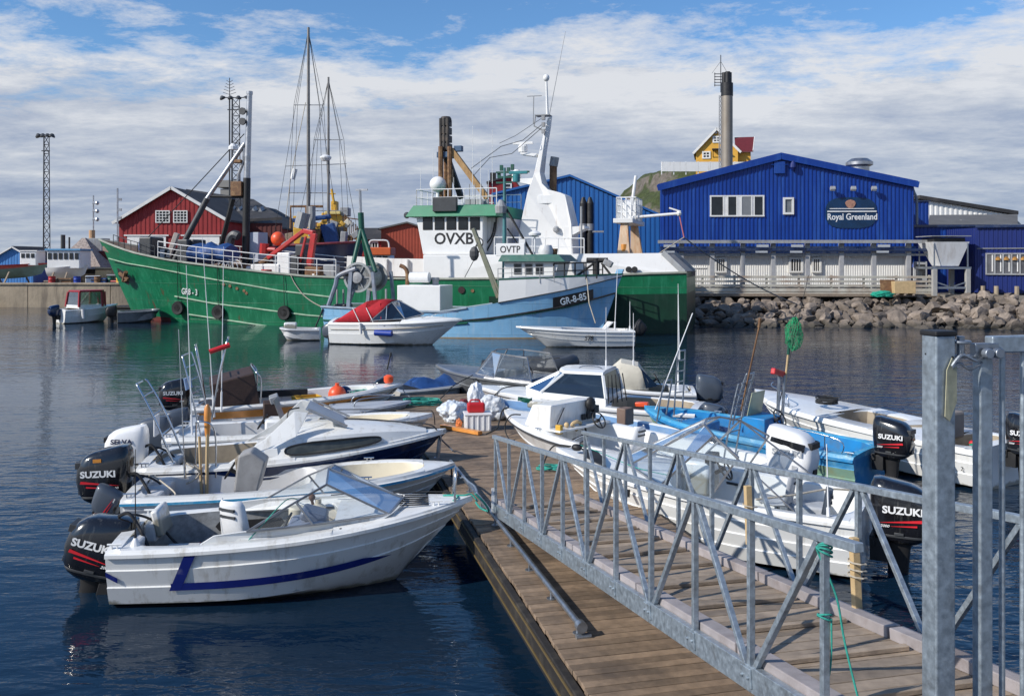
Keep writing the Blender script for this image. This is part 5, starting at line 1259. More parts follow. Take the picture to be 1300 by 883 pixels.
def railing(parent, pts, h=1.0, m=WHITEP, r=.025, rows=3, gap=1.5, name='railing'):
    b = MB(); pts = [V(p) for p in pts]
    for k in range(rows): b.tube([p+V((0, 0, h*(k+1)/rows)) for p in pts], r*(1 if k == rows-1 else .7), 6)
    for p, q in zip(pts, pts[1:]):
        n = max(1, round((q-p).length/gap))
        for i in range(n+1): w = p.lerp(q, i/n); b.tube([w-V((0, 0, .05)), w+V((0, 0, h))], r, 6)
    return b.build(name, m, parent)

# ================= green trawler
TA = R(180-15.2); TF = Frame((10.35, 52.26), TA)
tr = thing('trawler', 'large green stern trawler with a white wheelhouse lettered OVXB and a white mast tower', 'trawler', (10.35, 52.26, 0), TA)
def tp(px, py, y=4.0): return TF.pl(px, py, y)
keys = sorted((lambda p: (p.x, p.z))(tp(px, py, yl)) for px, py, yl in ((862, 346, 4), (800, 348, 4), (690, 353, 4), (560, 354, 4), (450, 353, 4), (380, 350, 4), (300, 341, 3.9), (220, 331, 3.3), (170, 320, 2), (125, 304, 0)))
keys[-1] = (40.4, keys[-1][1])
TL = 40.4
def bd(x): return 4.05*min(1, .90+.10*x/4)*(1 if x < 24 else max(0, 1-((x-24)/(TL-24))**2.6))
def bw(x): return 3.9*min(1, .86+.14*x/5)*(1 if x < 20 else max(0, 1-((x-20)/(TL-20.3))**1.75))
xs = [0, 1.5, 3, 5, 8, 11, 14, 17, 20, 22.5, 25, 27, 29, 31, 32.7, 34.2, 35.6, 36.8, 37.9, 38.8, 39.5, 40.1, TL]
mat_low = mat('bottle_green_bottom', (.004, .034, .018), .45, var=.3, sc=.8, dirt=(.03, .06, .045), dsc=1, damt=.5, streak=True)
TS_ = Ship([(x, bd(x), bw(x), lerpk(keys, x)) for x in xs], 2.9, 27)
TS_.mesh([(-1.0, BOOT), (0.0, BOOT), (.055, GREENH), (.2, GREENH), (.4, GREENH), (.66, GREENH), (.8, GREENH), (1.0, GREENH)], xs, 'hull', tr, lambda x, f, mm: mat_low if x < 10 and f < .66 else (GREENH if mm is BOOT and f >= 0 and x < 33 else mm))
m = MB(); rings = []
for x in xs[:-1]:
    p = TS_.pt(x, 1, 1); zdk = p.z-(.28 if x < 27 else min(.7, .28+.1*(x-27)))
    y = max(.05, p.y-.14); yk = max(.03, min(p.y-.14, p.y*.72-.1 if x > 27 else 9))
    rings.append([V((p.x, p.y, p.z)), V((p.x, y, p.z)), V((p.x, yk, zdk)), V((p.x, -yk, zdk)), V((p.x, -y, p.z)), V((p.x, -p.y, p.z))])
m.loft(rings, False, True).build('deck', mat('trawler_deck', (.20, .145, .115), .8, var=.25, sc=1, dirt=(.28, .2, .16), damt=.5), tr)
m = MB()
for sg in (-1, 1): m.tube([TS_.pt(x, 1, sg, .02) for x in xs[:-1]]+[TS_.pt(TL, 1, sg)], .07, 6)
m.build('gunwale', mat('gunwale_paint', (.30, .31, .26), .6, var=.3, sc=1), tr)
strake = mat('strake_paint', (.30, .42, .30), .5, var=.3, sc=1.5)
for a in (((216, 344), (262, 353), (310, 361), (355, 369), (420, 377)), ((222, 376), (270, 385), (320, 391), (390, 400), (440, 404)), ((240, 399), (280, 405), (320, 411), (368, 418))):
    MB().tube([TS_.px(TF, px, py, 1, .02) for px, py in a], .05, 6).build('rubbing_strake', strake, tr)
MB().tube([TS_.px(TF, px, py, 1, .03) for px, py in ((138, 328), (160, 334), (190, 339), (216, 344))], .04, 6).build('rubbing_strake', strake, tr)
t = MB(); p = TS_.px(TF, 241, 370.5, 1); q = TS_.px(TF, 230, 369.5, 1); r_ = TS_.px(TF, 252, 371.5, 1); u_ = TS_.px(TF, 241, 366, 1)
nrm = (r_-q).cross(u_-p).normalized()
text(t, 'GR8 - 3', .60, p+nrm*.02, r_-q, u_-p, .02, .72, .012); t.build('lettering', LETW, tr)
# anchor pocket with rusty anchor
ap = TS_.px(TF, 157, 349, 1)
m = MB(); pts = [TS_.px(TF, px, py, 1, .015) for px, py in ((149, 340), (158, 345), (164, 353), (164, 362), (157, 358), (151, 350))]
m.poly(pts, (0, .03, 0)); m.build('anchor_pocket', BLACKM, tr)
m = MB(); q = [TS_.px(TF, px, py, 1, .12) for px, py in ((152, 347), (157, 357), (163, 355), (160, 345))]
m.tube([q[0], q[2]], .12, 6).tube([q[1], q[3]], .14, 6).tube([q[1], q[2]], .1, 6).build('anchor', RUST, tr)
def tyre(parent, c, r=.46, w=.26, yaxis=True):
    prof = [(r*.52, -w/2*.8), (r*.9, -w/2), (r, -w/4), (r, w/4), (r*.9, w/2), (r*.52, w/2*.8), (r*.6, 0), (r*.52, -w/2*.8)]
    return MB().lathe(prof, c, 22, Matrix.Rotation(PI/2, 3, 'X')).build('tyre_fender', RUBBER, parent, 0, 50)
for px, py, ty in ((226, 391, 330), (277, 396, 336), (361, 397, 350)):
    p = TS_.px(TF, px, py, 1, .18); ty_ = tyre(tr, p, .44, .24)
    q = TS_.px(TF, px-1, ty, 1, .08)
    MB().tube([p+V((0, 0, .4)), q], .02, 5).build('fender_rope', ROPED, ty_)
MB().tube(smooth_path([TS_.px(TF, px, py, 1, .06) for px, py in ((369, 348), (374, 359), (385, 374), (398, 384), (412, 391))], 5), .035, 6).build('hanging_rope', ROPE, tr)
m = MB()
for px, py in ((284, 361), (292, 363), (301, 366), (310, 369), (313, 372), (600, 369)): p = TS_.px(TF, px, py, 1, .01); m.lathe([(.10, 0), (.10, .03)], p, 10, Matrix.Rotation(-PI/2, 3, 'X'))
m.build('scupper', RUST, tr)
p = TS_.px(TF, 586, 368, 1, .01); MB().lathe([(.2, 0), (.2, .05), (.14, .05)], p, 16, Matrix.Rotation(-PI/2, 3, 'X')).build('porthole', mat('porthole_brown', (.05, .03, .03), .3), tr)
def zd(x): return lerpk(keys, x)
# fore deck railings
for sg in (1, -1):
    pts = []
    for x in (20.5, 23, 26, 29, 31.5, 33.5): p = TS_.pt(x, 1, sg, -.12); pts.append(p)
    railing(tr, pts, 1.05, WHITES, .03, 3, 1.55)
pts = [TS_.pt(x, 1, 1, -.1) for x in (33.8, 35.5, 37, 38.4)]
railing(tr, pts, .7, DGREY, .025, 2, 1.0, 'bow_railing')
# far bulwark, white
m = MB(); a = [TS_.pt(x, 1, -1, -.2) for x in (13.5, 17, 20, 23.5)]
for p, q in zip(a, a[1:]): m.bar(p+V((0, 0, .55)), q+V((0, 0, .55)), .10, 1.2)
m.build('far_bulwark', WHITES, tr)
for k, x in enumerate((14.5, 16, 17.5, 19, 20.5, 22)):
    p = TS_.pt(x, 1, -1, -.35); MB().bar(p, p+V((0, 0, 1.1)), .1, .3).build('bulwark_rib', WHITES, tr)
# stern bulwark
def wall(m, pts, z0, z1, th=.08):
    for i in range(len(pts)-1):
        p, q = V(pts[i]), V(pts[i+1]); m.poly([p+V((0, 0, z0)), q+V((0, 0, z0)), q+V((0, 0, z1 if not isinstance(z1, list) else z1[i+1])), p+V((0, 0, z1 if not isinstance(z1, list) else z1[i]))], (q-p).cross(V((0, 0, 1))).normalized()*th)
zt = tp(845, 321).z; z0 = zd(0)
m = MB()
for sg in (1, -1):
    a = TS_.pt(.15, 1, sg, -.05); b_ = TS_.pt(1.3, 1, sg, -.03); c = TS_.pt(7.6, 1, sg, -.05); d = TS_.pt(12.5, 1, sg, -.06)
    m.poly([a, b_, c, d, V((d.x, d.y, zd(12)+.5)), V((c.x, c.y-sg*.15, zt-.05)), V((b_.x, b_.y-sg*.35, zt)), ], (0, -sg*.10, 0))
m.build('stern_bulwark', WHITES, tr)
for sg in (1, -1):
    m = MB(); a = TS_.pt(.12, 1, sg, -.02); b_ = TS_.pt(1.3, 1, sg, 0); m.bar(a, V((b_.x-.02, b_.y-sg*.35, zt+.03)), .14, .30); m.build('stern_edge', GREYP, tr, .02)
p = TS_.px(TF, 802, 342, 1, .02)
m = MB()
for dx in (-.16, .16): m.lathe([(.17, 0), (.17, .05), (.11, .05)], p+V((dx, 0, 0)), 12, Matrix.Rotation(-PI/2, 3, 'X'))
m.build('fairlead', BLACKM, tr)
# stern gantry
def tq(px, py, y=0.0): return TF.pl(px, py, y)
g = MB()
def slab(mb, c0, s0, c1, s1):
    a = [V(c0)+V((x*s0[0]/2, y*s0[1]/2, 0)) for x, y in ((-1, -1), (1, -1), (1, 1), (-1, 1))]
    b_ = [V(c1)+V((x*s1[0]/2, y*s1[1]/2, 0)) for x, y in ((-1, -1), (1, -1), (1, 1), (-1, 1))]
    return mb.loft([a, b_])
lb = tq(792, 326, 2.6); lt = tq(793, 283, 2.3)
slab(g, (lb.x, 2.6, lb.z-.6), (.85, .5), (lt.x, 2.3, lt.z), (.38, .45)); g.build('gantry_leg', PEACH, tr, .02)
lb2 = tq(810, 326, -2.6); lt2 = tq(805, 283, -2.3); g = MB()
slab(g, (lb2.x, -2.6, lb2.z-.6), (.85, .5), (lt2.x, -2.3, lt2.z), (.38, .45)); g.build('gantry_leg', PEACH, tr, .02)
pz = lt.z; gx = (lt.x+lt2.x)/2
MB().box((gx, 0, pz+.12), (1.1, 5.4, .26)).build('gantry_beam', WHITES, tr, .03)
railing(tr, [(gx-.55, 1.4, pz+.25), (gx-.55, -1.4, pz+.25), (gx+.55, -1.4, pz+.25), (gx+.55, 1.4, pz+.25), (gx-.55, 1.4, pz+.25)], 1.25, WHITEP, .035, 3, .28, 'gantry_cage')
MB().tube([(gx-.1, .6, pz+.3), (gx-.45, .6, pz+2.8)], .09, 8).build('gantry_pole', WHITEP, tr)
rbox(tr, 'gantry_cabinet', (gx, -.5, pz+.85), (.8, .9, 1.0), WHITEP, .04)
be = tq(862, 271, 1.2)
MB().tube([(gx-.3, 1.2, pz+.35), be], .085, 8).tube([be+V((-.1, 0, .1)), be+V((.55, 0, .32))], .05, 6).ball(be, .16, 8).build('gantry_boom', WHITES, tr)
ky = be+V((-.28, 0, -1.35))
MB().tube([be, ky], .035, 6).build('boom_strop', mat('red_strop', (.45, .14, .16), .7), tr)
MB().tube([ky, tq(836, 322, 2.0)], .03, 6).build('bridle', ROPE, tr)
MB().tube([(lt.x, 2.56, lt.z-1.2), (lt.x, 2.57, lt.z-1.6)], .2, 8).build('orange_patch', ORANGEY, tr)
# wheelhouse
wy = 2.9
a, b_ = tp(528, 275, wy), tp(613, 275, wy); c, d = tp(537, 323, wy), tp(613, 323, wy)
wz0, wz1 = c.z, a.z
xr, xl0, xl1 = b_.x, c.x, a.x
prof = lambda y, zz0: [V((xr, y, zz0)), V((xl0, y, zz0)), V((xl1, y, wz1)), V((xr, y, wz1))]
wh = MB().loft([prof(wy, wz0), prof(-wy, wz0)]).build('wheelhouse', WHITEP, tr, .04)
def wpx(px, py): p = tp(px, py, wy); return p
for x0 in (538, 553, 568, 583, 598):
    p, q = wpx(x0, 277), wpx(x0+10, 290.5); cx_ = (p.x+q.x)/2; w_ = abs(p.x-q.x); h_ = p.z-q.z
    wf = MB().box((cx_, wy+.01, (p.z+q.z)/2), (w_+.12, .06, h_+.12)).build('window', BLACKM, tr, .03)
    MB().box((cx_, wy+.035, (p.z+q.z)/2), (w_, .03, h_)).build('pane', WIN, wf, .01)
for y in (-2.2, -1.1, 0, 1.1, 2.2):
    zc_ = (wpx(538, 277).z+wpx(538, 290).z)/2; xx = xl0+(xl1-xl0)*(zc_-wz0)/(wz1-wz0)
    MB().box((xx+.01, y, zc_), (.08, .75, .68)).build('window', WIN, tr, .03)
t = MB(); p = wpx(576, 303.5); text(t, 'OVXB', .92, (p.x, wy+.003, p.z), (-1, 0, 0), (0, 0, 1), .006, .98, .022); t.build('lettering', LETB, tr)
# roof with green sloping fascia
e = .55
ro0 = [V((xr-.9, wy+e*.6, wz1-.02)), V((xl1+e, wy+e*.6, wz1-.02)), V((xl1+e, -wy-e*.6, wz1-.02)), V((xr-.9, -wy-e*.6, wz1-.02))]
rz1 = tp(530, 261, wy).z
ro1 = [V((xr-.9, wy+.05, rz1)), V((xl1+.15, wy+.05, rz1)), V((xl1+.15, -wy-.05, rz1)), V((xr-.9, -wy-.05, rz1))]
MB().loft([ro0, ro1]).build('wheelhouse_roof', GREENR, tr, .02)
railing(tr, [(xr-.8, wy-.1, rz1), (xl1, wy-.1, rz1), (xl1, -wy+.1, rz1), (xr-.8, -wy+.1, rz1)], .95, WHITEP, .03, 2, 1.0, 'roof_railing')
p, q = wpx(552, 251), wpx(582, 268.5)
MB().box(((p.x+q.x)/2, wy+.25, (p.z+q.z)/2), (abs(p.x-q.x), .3, p.z-q.z)).build('dark_screen', DGREY, tr, .03)
rd_ = tq(556, 234, .6); MB().ball((rd_.x, .6, rd_.z), .52, 18, (1, 1, .95)).tube([(rd_.x, .6, rz1), (rd_.x, .6, rd_.z-.3)], .12, 8).build('radome', WHITEP, tr, 0, 60)
for px, py, y in ((534, 212, 2), (550, 190, -1), (600, 160, 1), (625, 165, -1), (610, 200, 2), (620, 215, 1), (576, 225, 2)):
    p = tq(px, py, y); MB().tube([(p.x, y, rz1), (p.x, y, p.z)], .022, 6, .012).build('aerial', WHITEP, tr)
m = MB()
for px, py, y in ((594, 252, 1.8), (601, 254, 1.8), (609, 253, 1.8), (617, 255, 1.5)): p = tq(px, py, y); m.box((p.x, y, rz1+.2), (.3, .2, .4)).tube([(p.x-.1, y, rz1), (p.x-.1, y, rz1+1.3)], .025, 6)
m.build('roof_fitting', GREYP, tr)
MB().ball((xl1+e+.1, wy-.2, wz1+.1), .2, 10).build('searchlight', DGREY, tr)
# block behind wheelhouse and lower deckhouse
p, q = tp(690, 323, 3.2), tp(537, 354, 3.2); hz0 = zd(12)-.3
MB().box(((p.x+q.x)/2, 0, (wz0-.02+hz0)/2), (abs(p.x-q.x), 6.4, wz0-.02-hz0)).build('deckhouse', WHITEP, tr, .05)
p, q = tp(612, 276, 2.0), tp(640, 323, 2.0)
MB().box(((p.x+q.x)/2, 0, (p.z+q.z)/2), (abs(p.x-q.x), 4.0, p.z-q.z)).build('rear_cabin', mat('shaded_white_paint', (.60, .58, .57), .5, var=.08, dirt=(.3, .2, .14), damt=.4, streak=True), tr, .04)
m = MB()
for pts in (((628, 282), (624, 300), (614, 312), (606, 314)), ((630, 275), (628, 296), (618, 318), (612, 322))): m.tube(smooth_path([tq(x, y, 2.05+.0*y) for x, y in pts], 5), .04, 6)
m.build('hanging_cable', BLACKM, tr)
MB().box((tp(528, 340, 3.6).x+.6, 3.3, zd(18)+.05), (.1, .1, .1)).build('deck_pad', GREYP, tr)
# brown twin post gallows mast behind the wheelhouse
m = MB()
for px, y in ((559.5, .5), (566, -.4), (571, .5)):
    b0, t0 = tq(px, 250, y), tq(px, 186, y); m.tube([(b0.x, y, b0.z-.6), (t0.x, y, t0.z)], .16, 8)
m.build('mast_post', RUST, tr)
b0, t0 = tq(566, 192, 0), tq(565, 151, 0)
m = MB()
for k in range(4):
    z = b0.z+(t0.z-b0.z)*k/4; m.box((b0.x, 0, z+.25), (.62-.02*k, .7, .42))
for dx in (-.22, 0, .22): m.tube([(b0.x+dx, .3, b0.z), (b0.x+dx*1.1, .3, t0.z)], .10, 8)
m.lathe([(.3, 0), (.36, .12), (.36, .25), (.28, .38)], (b0.x, 0, t0.z-.25), 12); m.build('mast_head_block', mat('oily_steel', (.035, .03, .027), .6, var=.4, sc=4, dirt=(.14, .10, .07), damt=.5), tr, .02)
MB().box((b0.x, 0, b0.z-.25), (.9, .9, .35)).box((b0.x-.9, .2, b0.z+.1), (.5, .4, .35)).build('mast_collar', mat('steel_blue_paint', (.05, .10, .18), .5, var=.3), tr, .03)
a, b_ = tq(573, 190, .3), tq(619, 252, .3); MB().bar((a.x, .3, a.z), (b_.x, .3, b_.z), .34, .34).build('mast_stay_beam', ORANGER, tr, .02)
a, b_ = tq(568, 200, -.4), tq(586, 252, -.4); MB().bar((a.x, -.4, a.z), (b_.x, -.4, b_.z), .34, .34).build('mast_strut', BLACKM, tr, .02)
# white mast tower
yt = .0
out = [(656, 326), (663, 286), (671, 245), (678, 221), (681, 204), (688, 168), (693, 149), (697.5, 146), (696, 160), (690, 190), (685.5, 218), (689, 233), (697, 241), (713, 245), (719, 248), (727, 283), (729, 326)]
def twr(ylow, yhigh, zmid): 
    pts = [tq(x, y, .6) for x, y in out]; v1, v2 = [], []
    for p in pts:
        k = max(.16, min(1.05, 1.05-(p.z-7.3)*.22)); v1.append(V((p.x, k, p.z))); v2.append(V((p.x, -k, p.z)))
    n = len(v1); mb = MB(); mb.add(v1+v2, [tuple(range(n)), tuple(range(n, 2*n))[::-1]]+[(i, (i+1) % n, n+(i+1) % n, n+i) for i in range(n)]); return mb
twr(0, 0, 0).build('mast_tower', WHITES, tr, .02)
p, q = tq(682, 247.5, 1.1), tq(709, 257.5, 1.1); MB().box(((p.x+q.x)/2, .83, (p.z+q.z)/2), (abs(p.x-q.x), .12, p.z-q.z)).build('name_plate', WHITEP, tr, .01)
for (ax, ay), (bx_, by), (cx_, cy_) in (((682, 195), (661, 193.5), (681, 199)), ((677, 226), (650, 227.5), (676, 235))):
    a, b_, c = tq(ax, ay, .3), tq(bx_, by, .3), tq(cx_, cy_, .3); MB().poly([V((a.x, .4, a.z)), V((b_.x, .4, b_.z)), V((b_.x, .4, b_.z-.12)), V((c.x, .4, c.z))], (0, -.8, 0)).build('radar_platform', WHITEP, tr, .01)
p = tq(664, 186, 0); MB().lathe([(.28, -.35), (.3, 0), (.2, .12)], (p.x, 0, p.z), 12).box((p.x, 0, p.z+.2), (1.25, .12, .16)).build('radar_scanner', WHITEP, tr, .02)
p = tq(657, 222, 0); MB().lathe([(.3, -.25), (.3, .1), (.15, .3)], (p.x, .2, p.z), 12).build('radar_pedestal', WHITEP, tr)
a, b_ = tq(695, 147, 0), tq(693.5, 99, 0); MB().tube([(a.x, 0, a.z), (b_.x, 0, b_.z)], .085, 8, .06).ball((b_.x, 0, b_.z), .2, 12, (1, 1, 1.1)).build('top_mast', WHITEP, tr, 0, 60)
m = MB(); a = tq(690, 147, 0); m.box((a.x, 0, a.z), (.9, .8, .05)).tube([(a.x+.5, 0, a.z), tq(678, 160, 0), tq(690, 166, 0)], .04, 6)
c = tq(677.5, 122, 0); m.tube([tq(677, 157, 0), c], .03, 6).tube([c+V((-.5, 0, 0)), c+V((.4, 0, 0))], .025, 6)
for k in range(3): z = a.z-.2-.4*k; m.box((a.x-.1, .45, z), (.2, .2, .25))
m.build('mast_fitting', GREYP, tr)
MB().tube([tq(697, 148, .2), tq(718, 40, .2)], .025, 6, .01).build('whip_aerial', GREYP, tr)
MB().tube([tq(688, 162, 0), tq(672, 176, 1), tq(650, 195, 1), tq(622, 200, 1), tq(602, 222, 1)], .02, 5).tube([tq(688, 158, 0), tq(664, 178, 1), tq(636, 186, 1), tq(598, 214, 1)], .02, 5).tube([tq(688, 150, 0), tq(655, 172, 1), tq(634, 182, 1)], .015, 5).build('mast_wire', ROPED, tr)
a, b_ = tq(702, 246, -.5), tq(702.5, 210, -.5)
ex = MB().tube([(a.x, -.5, a.z-.5), (b_.x, -.5, b_.z)], .23, 12).build('exhaust_pipe', RUST, tr, 0, 50)
MB().tube([(b_.x, -.5, b_.z-.05), (b_.x-.1, -.5, b_.z+.5)], .27, 12).build('exhaust_cap', GREYP, ex, 0, 50)
p = tq(720, 293, 1); MB().poly([V((p.x+.2, 1, p.z-.5)), V((p.x-1.1, 1, p.z+.15)), V((p.x-1.0, 1, p.z+.3)), V((p.x+.2, 1, p.z+.2))], (0, -1.4, 0)).build('boat_platform', WHITES, tr)
p = tq(706, 291, 1.1); MB().lathe([(.18, 0), (.2, .1), (.1, .25)], (p.x, 1.0, p.z), 14, Matrix.Rotation(-PI/2, 3, 'X')).build('wall_lamp', GREYP, tr)
p, q = tp(662, 300, 2.4), tp(742, 326, 2.4)
railing(tr, [(p.x+1.6, 2.5, wz0), (q.x, 2.5, wz0-.1)], 1.0, WHITEP, .03, 2, .8, 'boat_deck_railing')
MB().box(((p.x+q.x)/2, 0, wz0-.15), (abs(p.x-q.x)+1, 5.6, .22)).build('boat_deck', WHITES, tr, .03)
MB().box(((p.x+q.x)/2-.6, 0, (wz0+zd(8))/2-.1), (abs(p.x-q.x)-1.5, 5.0, wz0-zd(8))).build('aft_house', WHITES, tr, .04)
m = MB()
for y in (-1.2, 1.2):
    a, b_ = tq(738, 326, y), tq(738, 262, y)
    m.tube([(a.x, y, a.z-.5), (a.x, y, b_.z)], .06, 8)
m.build('davit_post', GREYP, tr)
# fore mast and gear on the fore deck
ym = .3
a, b_, c = tq(311.5, 327, ym), tq(313.5, 226, ym), tq(317, 118, ym)
MB().tube([(a.x, ym, zd(a.x)-.6), (b_.x, ym, b_.z)], .24, 12).build('fore_mast', BLACKM, tr, 0, 50)
MB().tube([(b_.x, ym, b_.z), (c.x, ym, c.z)], .21, 12, .17).lathe([(.20, 0), (.2, .2)], (c.x, ym, c.z-.1), 12).build('fore_topmast', ALU, tr, 0, 50)
m = MB(); a, b_ = tq(311, 182, ym), tq(263, 252, .8); m.tube([(a.x, ym, a.z), b_], .15, 10); m.build('fore_boom', ALU, tr, 0, 50)
m = MB(); c = tq(222, 330, 1.5); m.tube([b_, c], .20, 10); m.build('boom_foot', mat('black_and_grey_steel', (.05, .052, .055), .5, var=.5, sc=.8), tr, 0, 50)
m = MB(); a = tq(264, 249, .8); d = tq(312, 250, ym); m.tube([a, d], .09, 8); e_ = tq(296, 252, -.6); f_2 = tq(279, 318, -1.2); m.tube([e_, f_2], .17, 8); m.build('mast_strut', BLACKM, tr)
p = tq(303, 240, ym); m = MB(); m.box((p.x, ym, p.z), (.8, .7, .95)); m.box((tq(302, 205, ym).x, ym, tq(302, 205, ym).z), (.7, .5, .2)); m.build('lamp_bracket', RUST, tr, .03)
m = MB(); m.tube(smooth_path([tq(310, 188, ym), tq(309, 205, ym), tq(303, 222, ym), tq(302, 236, ym)], 4), .10, 8); m.build('silver_hose', ALU, tr)
for py in (142, 155):
    p = tq(310.5, py, ym); MB().lathe([(.12, -.1), (.24, .1), (.24, .22)], (p.x, ym+.1, p.z), 12, Matrix.Rotation(-PI/2, 3, 'X')).tube([(p.x, ym, p.z), (p.x-.4, ym, p.z)], .04, 6).build('deck_lamp', DGREY, tr)
p = tq(296, 190, ym); MB().lathe([(.30, 0), (.3, .2), (.12, .4)], (p.x, ym, p.z), 12).build('loudhailer', WHITEP, tr)
MB().tube([tq(310, 170, ym), tq(178, 312, .3)], .035, 6).build('fore_stay', ROPED, tr)
m = MB(); p = tq(207, 322, 1.6); 
for px0, px1, y0, y1, yy in ((185, 200, 306, 326, 1.5), (233, 246, 309, 330, 2.0), (247, 254, 309, 330, 1.6)):
    p, q = tq(px0, y0, yy), tq(px1, y1, yy); MB().box(((p.x+q.x)/2, yy, (p.z+q.z)/2), (abs(p.x-q.x), 1.4, p.z-q.z+.5)).build('winch_housing', DGREY, tr, .08)
p, q = tq(225, 296, 1), tq(214, 327, 1.2); MB().bar(p, q, .5, .30).build('pale_spar', mat('cream_spar', (.50, .44, .38), .6, var=.1), tr, .03)
sk = tq(271, 319, 2.2)
b = MB(); rings = []
for k in range(10):
    x = sk.x+1.3-.29*k; hh = .62+.12*math.sin(k*1.9); w_ = .9+.15*math.cos(k*1.3)
    rings.append([V((x, 2.2+w_*math.cos(a_), sk.z-.15+hh*math.sin(a_)*(1+.1*math.sin(3*a_+k)))) for a_ in [PI*2*j/12 for j in range(12)]])
b.loft(rings).build('net_tarpaulin', TARP, tr, 0, 50)
p, q = tq(315, 295, 0), tq(330, 326, 0); MB().box(((p.x+q.x)/2, -.4, (p.z+q.z)/2-.2), (abs(p.x-q.x), 1.2, p.z-q.z+.4)).build('grey_locker', mat('pale_blue_grey_paint', (.40, .43, .50), .5, var=.1), tr, .03)
m = MB(); p = tq(297, 300, 1); m.tube(smooth_path([tq(291, 325, 1), tq(292, 305, 1), tq(297, 298, 1), tq(303, 300, 1)], 4), .3, 8); m.build('ventilator', DGREY, tr)
# red knuckle crane
kc = [tq(393, 337, 1.2), tq(399, 296, 1.2), tq(386, 293, 1.0), tq(340, 328, .6)]
MB().bar(kc[0], kc[1], .38, .30).build('crane_post', REDM, tr, .04)
MB().bar(kc[0]+V((.55, .25, .2)), kc[1]+V((.45, .25, -.2)), .14, .14).build('crane_ram', REDM, tr, .03)
cb_ = MB().bar(kc[1], kc[2], .34, .30).bar(kc[2], kc[3], .30, .26).build('crane_arm', REDM, tr, .04)
MB().bar(kc[2]+V((-.2, -.2, .1)), kc[3].lerp(kc[2], .35)+V((0, -.2, .25)), .16, .16).build('crane_ram', STEEL, cb_)
m = MB(); m.tube(smooth_path([kc[3], kc[3]+V((.3, .2, -.3)), kc[3]+V((.9, 0, -.4))], 4), .18, 8); m.build('crane_hook', RUST, tr)
p = tq(353, 303, .5); MB().ball(p, .46, 18).build('orange_buoy', ORANGE, tr, 0, 60)
p = tq(342, 308, .3); MB().tube([tq(335, 322, .3), tq(336, 309, .3)], .3, 8).tube([tq(335, 316, .3), tq(350, 317, .3)], .16, 8).build('red_pipe', REDM, tr)
rnd = random.Random(4)
for k, (px, py, w_, h_, mm) in enumerate(((330, 331, .9, .5, WHITES), (347, 334, 1.2, .6, WHITES), (362, 325, .9, 1.4, WHITES), (372, 328, .8, 1.3, DGREY), (300, 331, 1.4, .3, RUST), (318, 333, .7, .3, WHITES), (395, 340, 1.0, .7, RUST), (416, 338, .8, .9, GREYP), (406, 343, .9, .3, RUST), (377, 310, .6, 2.0, DGREY))):
    p = tq(px, py, 1.6); o = MB().box((p.x, 1.6-.3*k/4, zd(p.x)-.2+h_/2), (w_, .8, h_)).build('deck_gear', mm, tr, .08)
for k in range(34):
    px = rnd.uniform(190, 430); y_ = rnd.uniform(-2.4, 2.9); p = tq(px, 330, y_); w_ = rnd.uniform(.2, .8); h_ = rnd.uniform(.15, .75)
    if p.x > 33: y_ *= .45
    mm = rnd.choice([RUST, WHITES, GREYP, DGREY, ROPE, TARP, WOODG, YELLOW, NETW, REDM, BLACKM, RUST])
    b = MB().box((0, 0, 0), (w_, rnd.uniform(.3, .8), h_)) if k % 3 else MB().lathe([(w_*.4, -h_/2), (w_*.45, 0), (w_*.4, h_/2), (w_*.2, h_*.6)], (0, 0, 0), 10)
    b.build('deck_gear', mm, tr, .03, 40, (p.x, y_, zd(p.x)-.25+h_/2), (0, 0, rnd.uniform(0, 3)))
for k in range(5):
    p = tq(278+k*5.5, 330, 2.6); MB().tube([V((p.x+.42*math.cos(PI*j/9), 2.6, zd(p.x)-.15+.62*math.sin(PI*j/9))) for j in range(10)], .03, 6).build('net_hoop', WHITES, tr)
# mooring lines to the shore from the gantry
o = MB().tube(sag(V((0, 0, 0)), V((0, 0, 1)), 0, 1), .01, 4)
a = Matrix.Translation((TF.o.x, TF.o.y, 0)) @ Matrix.Rotation(TA, 4, 'Z')
kyw = a @ ky
rope('mooring_line', 'long grey mooring line running from the trawler gantry to the rocks', sag(kyw, G(1012, 386, 1.2), .35, 14), mat('grey_rope', (.20, .20, .20), .8, var=.2), .04)

GBS = mat('grey_blue_steel', (.20, .24, .30), .5, var=.3, dirt=(.2, .12, .08), damt=.3)
# ================= light blue cutter
CA = R(-15.2); KF = Frame((-9.9, 50.6), CA)
ct = thing('cutter', 'light blue fishing cutter with white bulwark marked GR-8-85 alongside the green trawler', 'fishing boat', (-9.9, 50.6, 0), CA)
HB = 2.3
def kp(px, py, y=-HB): return KF.pl(px, py, y)
ck = sorted((lambda p: (p.x, p.z))(kp(px, py, yl)) for px, py, yl in ((397, 389, -1.8), (440, 391, -HB), (500, 394, -HB), (560, 396, -HB), (640, 383, -HB), (720, 368, -1.6), (789, 351, 0)))
CL = ck[-1][0]
def cbd(x): return HB*(.72+.28*min(1, x/2.2))*(1 if x < 8.5 else max(0, 1-((x-8.5)/(CL-8.5))**2.2))
def cbw(x): return HB*.95*(.55+.45*min(1, x/3))*(1 if x < 7 else max(0, 1-((x-7)/(CL-7.2))**1.7))
cx = [0, .6, 1.5, 2.5, 4, 5.5, 7, 8.5, 10, 11.5, 12.6, 13.6, 14.5, 15.2, 15.8, CL-.25, CL]
cx = sorted(x for x in cx if x <= CL)
CS = Ship([(x, cbd(x), cbw(x), lerpk(ck, x)) for x in cx], 1.25, 9)
